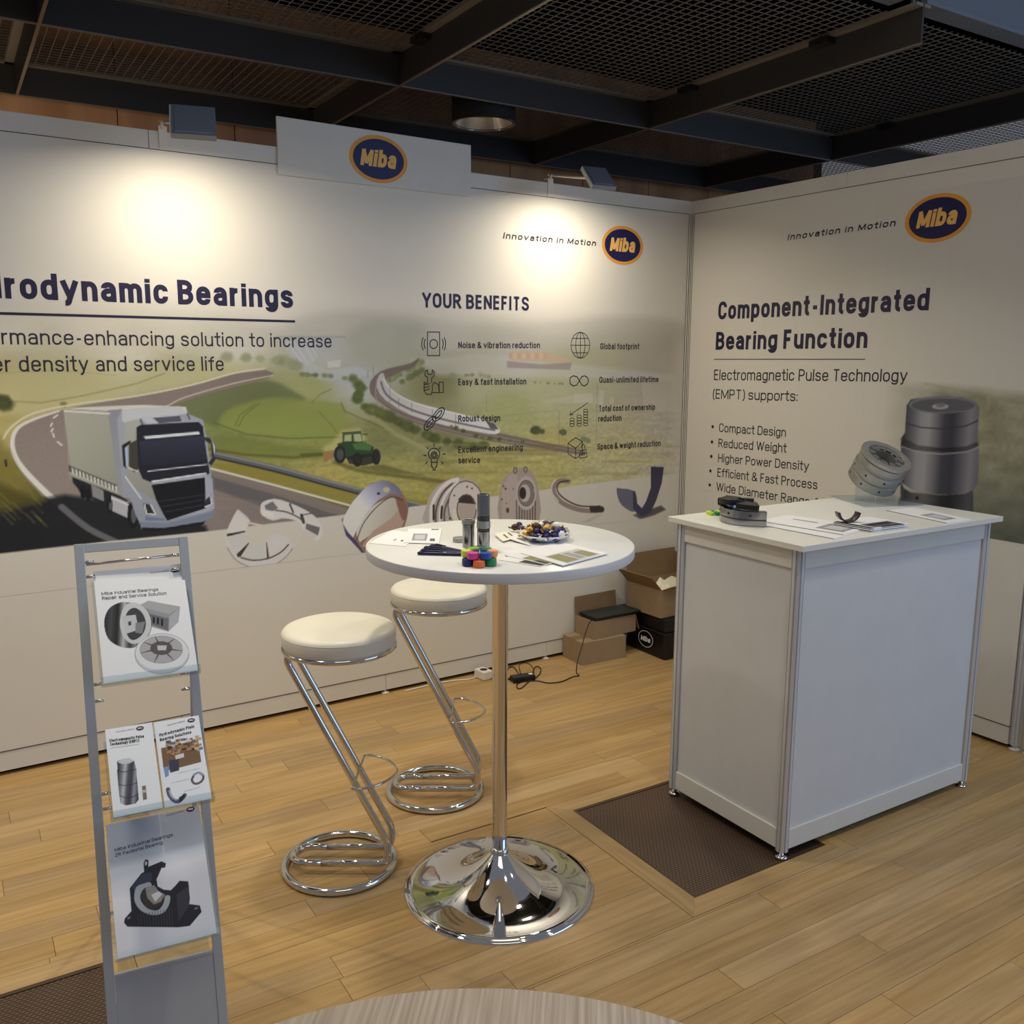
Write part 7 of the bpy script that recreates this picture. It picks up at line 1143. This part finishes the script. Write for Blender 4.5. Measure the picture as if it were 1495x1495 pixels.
for k in range(5):
    a = A_+.3+k*.7; MB().lathe([(0, 0), (.0035, 0), (.0035, .002), (0, .002)], 10, mx=Matrix.Rotation(a, 4, 'Z') @ Matrix.Translation((.099, 0, .034)) @ Matrix.Rotation(PI/2, 4, 'Y')).build('bolt_hole', M['blackm'], t)
paper([(-1.3697,-1.7669),(-1.3623,-2.0991),(-1.1347,-2.0484),(-1.1851,-1.7361)], zc, .0018, 'white A4 leaflet, lower one on the front of the counter', prints=((.0, 1., .0, .03, PK),), group='leaflets on the front of the counter')
paper([(-1.3222,-1.7492),(-1.2878,-2.0792),(-1.0706,-2.0292),(-1.129,-1.72)], zc+.002, .0018, 'white A4 leaflet with a grey bearing picture, upper one on the counter front', prints=((.0, 1., .0, .03, PK), (.62, .93, .2, .72, PG), (.68, .88, .3, .62, PLG), (.2, .5, .62, .66, PG2)), group='leaflets on the front of the counter')
for i in range(4):
    dx = (0, .006, -.004, .004)[i]
    paper([(a+dx, b_+dx*.4) for a, b_ in [(-1.1615,-1.9425),(-1.1598,-2.09),(-0.9734,-2.1046),(-0.9618,-1.9406)]], zc+.0001+.0036*i, .0030, 'black and white folded leaflet, %s of the pile of four' % ['bottom', 'second', 'third', 'top'][i], prints=((.0, 1., .0, .1, PK), (.55, .95, .15, .9, PG2), (.62, .8, .2, .8, PK), (.9, 1., .3, .9, PK)), group='pile of folded leaflets')
paper([(-0.7317,-1.8505),(-0.7886,-2.1279),(-0.6414,-2.1394),(-0.5589,-1.8541)], zc, .0022, 'white leaflet with a bearing drawing at the right end of the counter', prints=((.0, 1., .0, .05, PK), (.45, .85, .3, .75, PG), (.52, .78, .38, .66, PLG)))
a_ = [(-1.1227,-1.9705)][0]
t = empty('bearing_shell', (a_[0], a_[1], zc+.0152), math.radians(-28)); tag(t, 'small dark half bearing shell standing open side up on the leaflet pile', 'machine part')
MB().lathe([(.0345, -.018), (.039, -.018), (.039, .018), (.0345, .018)], 28, a0=math.radians(188), a1=math.radians(352), closed=True, mx=Matrix.Translation((0, 0, .0392)) @ Matrix.Rotation(PI/2, 4, 'X')).build('shell', mat('shell_steel', (74, 70, 72), .3, .7), t)
# acrylic stand with tilted ring bearing
pb_ = [(-0.6027,-1.4966),(-0.7217,-1.7537),(-0.478,-1.8456),(-0.3553,-1.6034)]; c0 = (sum(a for a, b_ in pb_)/4, sum(b_ for a, b_ in pb_)/4)
t = empty('acrylic_stand', (c0[0], c0[1], zc)); tag(t, 'clear acrylic stand holding the tilted ring bearing on the counter', 'display stand')
q = [(a-c0[0], b_-c0[1]) for a, b_ in pb_]; ar = sum(q[i][0]*q[(i+1)%4][1]-q[(i+1)%4][0]*q[i][1] for i in range(4)); q = q if ar > 0 else q[::-1]
MB().prism(q, 0, .005).build('base_plate', M['clear'], t, bev=.0008)
er = Vector((.84, -.54, 0)); eb = Vector((.54, .84, 0))
def upright(s, w, h0, h1, nm='upright'):
    a = er*s-eb*.02; mb = MB(); mb.add([a-er*w/2, a+er*w/2, a+er*w/2+eb*.006, a-er*w/2+eb*.006, a-er*w/2+Vector((0, 0, h0)), a+er*w/2+Vector((0, 0, h1)), a+er*w/2+eb*.006+Vector((0, 0, h1)), a-er*w/2+eb*.006+Vector((0, 0, h0))], [(3,2,1,0),(4,5,6,7),(0,1,5,4),(1,2,6,5),(2,3,7,6),(3,0,4,7)])
    for i in range(len(mb.v)): mb.v[i] = tuple(Vector(mb.v[i])+Vector((0, 0, .0051)))
    mb.build(nm, M['clear'], t)
upright(-.055, .08, .085, .022); upright(.030, .075, .030, .055); upright(.095, .014, .075, .075)
MB().lathe([(0, 0), (.006, 0), (.006, .012), (0, .012)], 12, mx=Matrix.Translation(er*.10+Vector((0, 0, .0805)))).build('knob', M['steel_d'], t)
bc = Vector((c0[0], c0[1], 0))-er*.0+Vector((0, 0, CH+.130)); ax_ = (Vector((0, 0, 1))+er*.27-eb*.55).normalized()
t = empty('ring_bearing', tuple(bc)); tag(t, 'tilted grey steel ring bearing with grooves resting on the acrylic stand', 'machine part')
MX = ax_.to_track_quat('Z', 'Y').to_matrix().to_4x4(); hh = .068; R0 = .099
body = MB().lathe([(.045, -hh), (R0-.006, -hh), (R0, -hh+.006), (R0, -.030), (R0-.005, -.027), (R0-.005, -.020), (R0+.002, -.017), (R0+.002, .012), (R0-.006, .016), (R0-.006, .024), (R0, .028), (R0, .050), (R0-.005, .053), (R0+.003, .056), (R0+.003, hh-.001), (R0+.001, hh), (.074, hh), (.072, hh-.006), (.045, hh-.008), (.045, -hh)], 72, mx=MX, crisp=True).build('body', M['steel_s'], t)
for k in range(10):
    a = 2*PI*k/10; MB().lathe([(.047, 0), (.070, 0), (.070, .006), (.047, .006)], 4, a0=-.22, a1=.22, closed=True, sm=False, mx=MX @ Matrix.Rotation(a, 4, 'Z') @ Matrix.Translation((0, 0, hh-.0075))).build('pad', M['steel'], t)
for k in range(8):
    a = 2*PI*k/8+.3
    for zz in (-.003, -.045): MB().lathe([(0, 0), (.0045, 0), (.0045, .002), (0, .002)], 10, mx=MX @ Matrix.Rotation(a, 4, 'Z') @ Matrix.Translation((R0+.0005 if zz > -.01 else R0-.0015, 0, zz)) @ Matrix.Rotation(PI/2, 4, 'Y')).build('oil_hole', M['blackm'], t)

# ---- boxes in the corner
t = empty('cardboard_box', (-.726, -.112, 0), -.05); tag(t, 'closed brown cardboard box on the floor under the open box', 'box')
MB().box(-.146, .146, -.094, .094, 0, .127).build('carton', M['card'], t, bev=.001)
MB().box(-.146, .146, -.03, .03, .1272, .1276).build('tape', M['card_d'], t)
def open_box(loc, rz, hx, hy, h, flaps, label, th=.004):
    t = empty('cardboard_box', loc, rz); tag(t, label, 'box'); mb = MB()
    mb.box(-hx, hx, -hy, hy, 0, th); mb.box(-hx, hx, -hy, -hy+th, th, h); mb.box(-hx, hx, hy-th, hy, th, h); mb.box(-hx, -hx+th, -hy+th, hy-th, th, h); mb.box(hx-th, hx, -hy+th, hy-th, th, h)
    mb.build('carton', M['card'], t)
    for side_, ang, ln in flaps:                         # ang: 0 straight up, positive leans outward
        w = hx if side_ in 'fb' else hy; rot = {'f': 0, 'r': PI/2, 'b': PI, 'l': -PI/2}[side_]; off = hy if side_ in 'fb' else hx
        mx = Matrix.Rotation(rot, 4, 'Z') @ Matrix.Translation((0, -off+th*.5, h)) @ Matrix.Rotation(ang, 4, 'X')
        MB().box(-w+.003, w-.003, -th/2, th/2, 0.001, ln, 0, mx).build('flap', M['card_d'], t)
    return t
open_box((-.640, -.100, .128), .02, .150, .083, .100, [('l', .95, .0)][:0]+[('b', .12, .10), ('r', 2.8, .10)], 'open cardboard box stacked on the closed one, laptop on top')
t = empty('laptop', (-.625, -.108, .2295), -.02); tag(t, 'closed dark grey laptop lying on the stacked cardboard box', 'laptop')
MB().box(-.15, .17, -.082, .07, 0, .011).build('base', M['black'], t, bev=.002); MB().box(-.15, .17, -.082, .07, .0115, .018).build('lid', M['laptop'], t, bev=.002)
# case
t = empty('equipment_case', (-.243, -.215, 0), -.02); tag(t, 'black plastic equipment case with an oval logo under the big box in the corner', 'case')
MB().box(-.200, .200, -.165, .165, 0, .15).build('shell', M['black'], t, bev=.012); MB().box(-.203, .203, -.168, .168, .152, .236).build('lid', M['black'], t, bev=.012)
MB().box(-.209, .209, -.172, .172, .143, .152).build('rim', M['blackm'], t, bev=.002)
for xx in (-.10, .10): MB().box(xx-.02, xx+.02, -.180, -.1695, .10, .19).build('latch', M['blackm'], t, bev=.003)
lp2 = Plane((-.2045, 0, 0), (0, -1, 0), (0, 0, 1)); lc = empty('logo_print', (0, 0, 0), 0, t)
disc(lp2, (.01, .085), .062, .047, M['paper'], lc, .0006, 'oval', 40, r0=.93)
text(lp2, 'Miba', [(-.03, .070), (.05, .070), (-.03, .100)], M['paper'], lc, .0006, wt=.24, shear=.15, space=.4, name='logo_lettering')
open_box((-.275, -.21, .2375), .02, .190, .140, .155, [('f', 1.15, .10), ('l', .75, .11), ('b', .10, .15), ('r', -.12, .13)], 'big open cardboard box with crumpled paper on the black case')
rp = random.Random(4); mb = MB(); n_ = 9
g_ = [[(-.17+.34*i/n_, -.12+.24*j/n_, .085+rp.uniform(-.03, .045)) for i in range(n_+1)] for j in range(n_+1)]
mb.add([v for r_ in g_ for v in r_], [(j*(n_+1)+i, j*(n_+1)+i+1, (j+1)*(n_+1)+i+1, (j+1)*(n_+1)+i) for j in range(n_) for i in range(n_)])
o = mb.build('packing_paper', M['cream'], None, loc=(-.275, -.21, .2385+.03), rot=(0, 0, .02)); tag(o, 'crumpled cream packing paper inside the big open box', 'paper')
# ---- cables and power
t = empty('power_adapter', (-1.272, -.212, 0), -.15); tag(t, 'black laptop power adapter on the floor by the back wall', 'adapter')
MB().box(-.062, .062, -.028, .028, .001, .03).build('brick', M['black'], t, bev=.005); MB().box(.035, .055, -.01, .01, .0302, .0306).build('sticker', M['paper'], t)
def fl(s, z=.0035): return [(a, b_, z) for a, b_ in s]
cab = fl(cat([(-1.1802,-0.1659),(-1.1071,-0.086),(-1.0855,-0.0998),(-1.1319,-0.1719),(-1.2124,-0.2309),(-1.2589,-0.2488),(-1.3377,-0.3029),(-1.3603,-0.2998),(-1.3309,-0.2497),(-1.2795,-0.2356),(-1.2149,-0.2652),(-1.1881,-0.3178),(-1.1175,-0.3394),(-1.0274,-0.313),(-0.9942,-0.3221)], 4, False))
top_ = [(-.985, -.318, .004), (-1.0, -.31, .02), (-.98, -.29, .07), (-.94, -.27, .13), (-.885, -.235, .20), (-.835, -.205, .238), (-.79, -.185, .246), (-.758, -.17, .243)]
o = MB().tube(cab+cat(top_, 5, False)[1:], .0028, 8).build('laptop_cable', M['black']); tag(o, 'thin black cable running from the adapter up to the laptop', 'cable')
o = MB().tube(fl(cat([(-1.3051,-0.1473),(-1.3311,-0.1548),(-1.292,-0.0819),(-1.2301,-0.0202),(-1.2026,-0.0248),(-1.2347,-0.1186),(-1.2604,-0.176)], 5, False))+[(a, b_, .034) for a, b_ in cat([(-1.2727,-0.1939),(-1.2139,-0.0938),(-1.1712,-0.0694),(-1.1529,-0.0941),(-1.1806,-0.1786),(-1.2222,-0.2385)], 5, False)], .0026, 8).build('coiled_cable', M['black']); tag(o, 'black cable coiled over the power adapter', 'cable')
o = MB().tube(fl(cat([(-1.3163,-0.1643),(-1.3825,-0.1696),(-1.3944,-0.0901),(-1.3935,-0.0417)], 5, False)), .003, 8).build('mains_cable', M['black']); tag(o, 'black mains cable between adapter and white socket strip', 'cable')
a_ = [(-1.4212,-0.0729)][0]
t = empty('socket_strip', (a_[0], -.05, 0), .1); tag(t, 'white socket block on the floor at the foot of the back wall', 'socket')
MB().box(-.03, .03, -.06, .022, .001, .045).build('housing', M['white_cable'], t, bev=.004); MB().lathe([(.0, 0), (.019, 0), (.019, .001), (0, .001)], 20).build('socket', M['gap'], t, loc=(0, -.02, .0452))
o = MB().tube([(x, y, .004) for x, y in cat([(-1.44, -.04), (-1.50, -.055), (-1.58, -.03), (-1.68, -.02), (-1.85, -.03)], 5, False)], .0035, 8).build('white_cable', M['white_cable']); tag(o, 'white cable along the bottom of the back wall', 'cable')
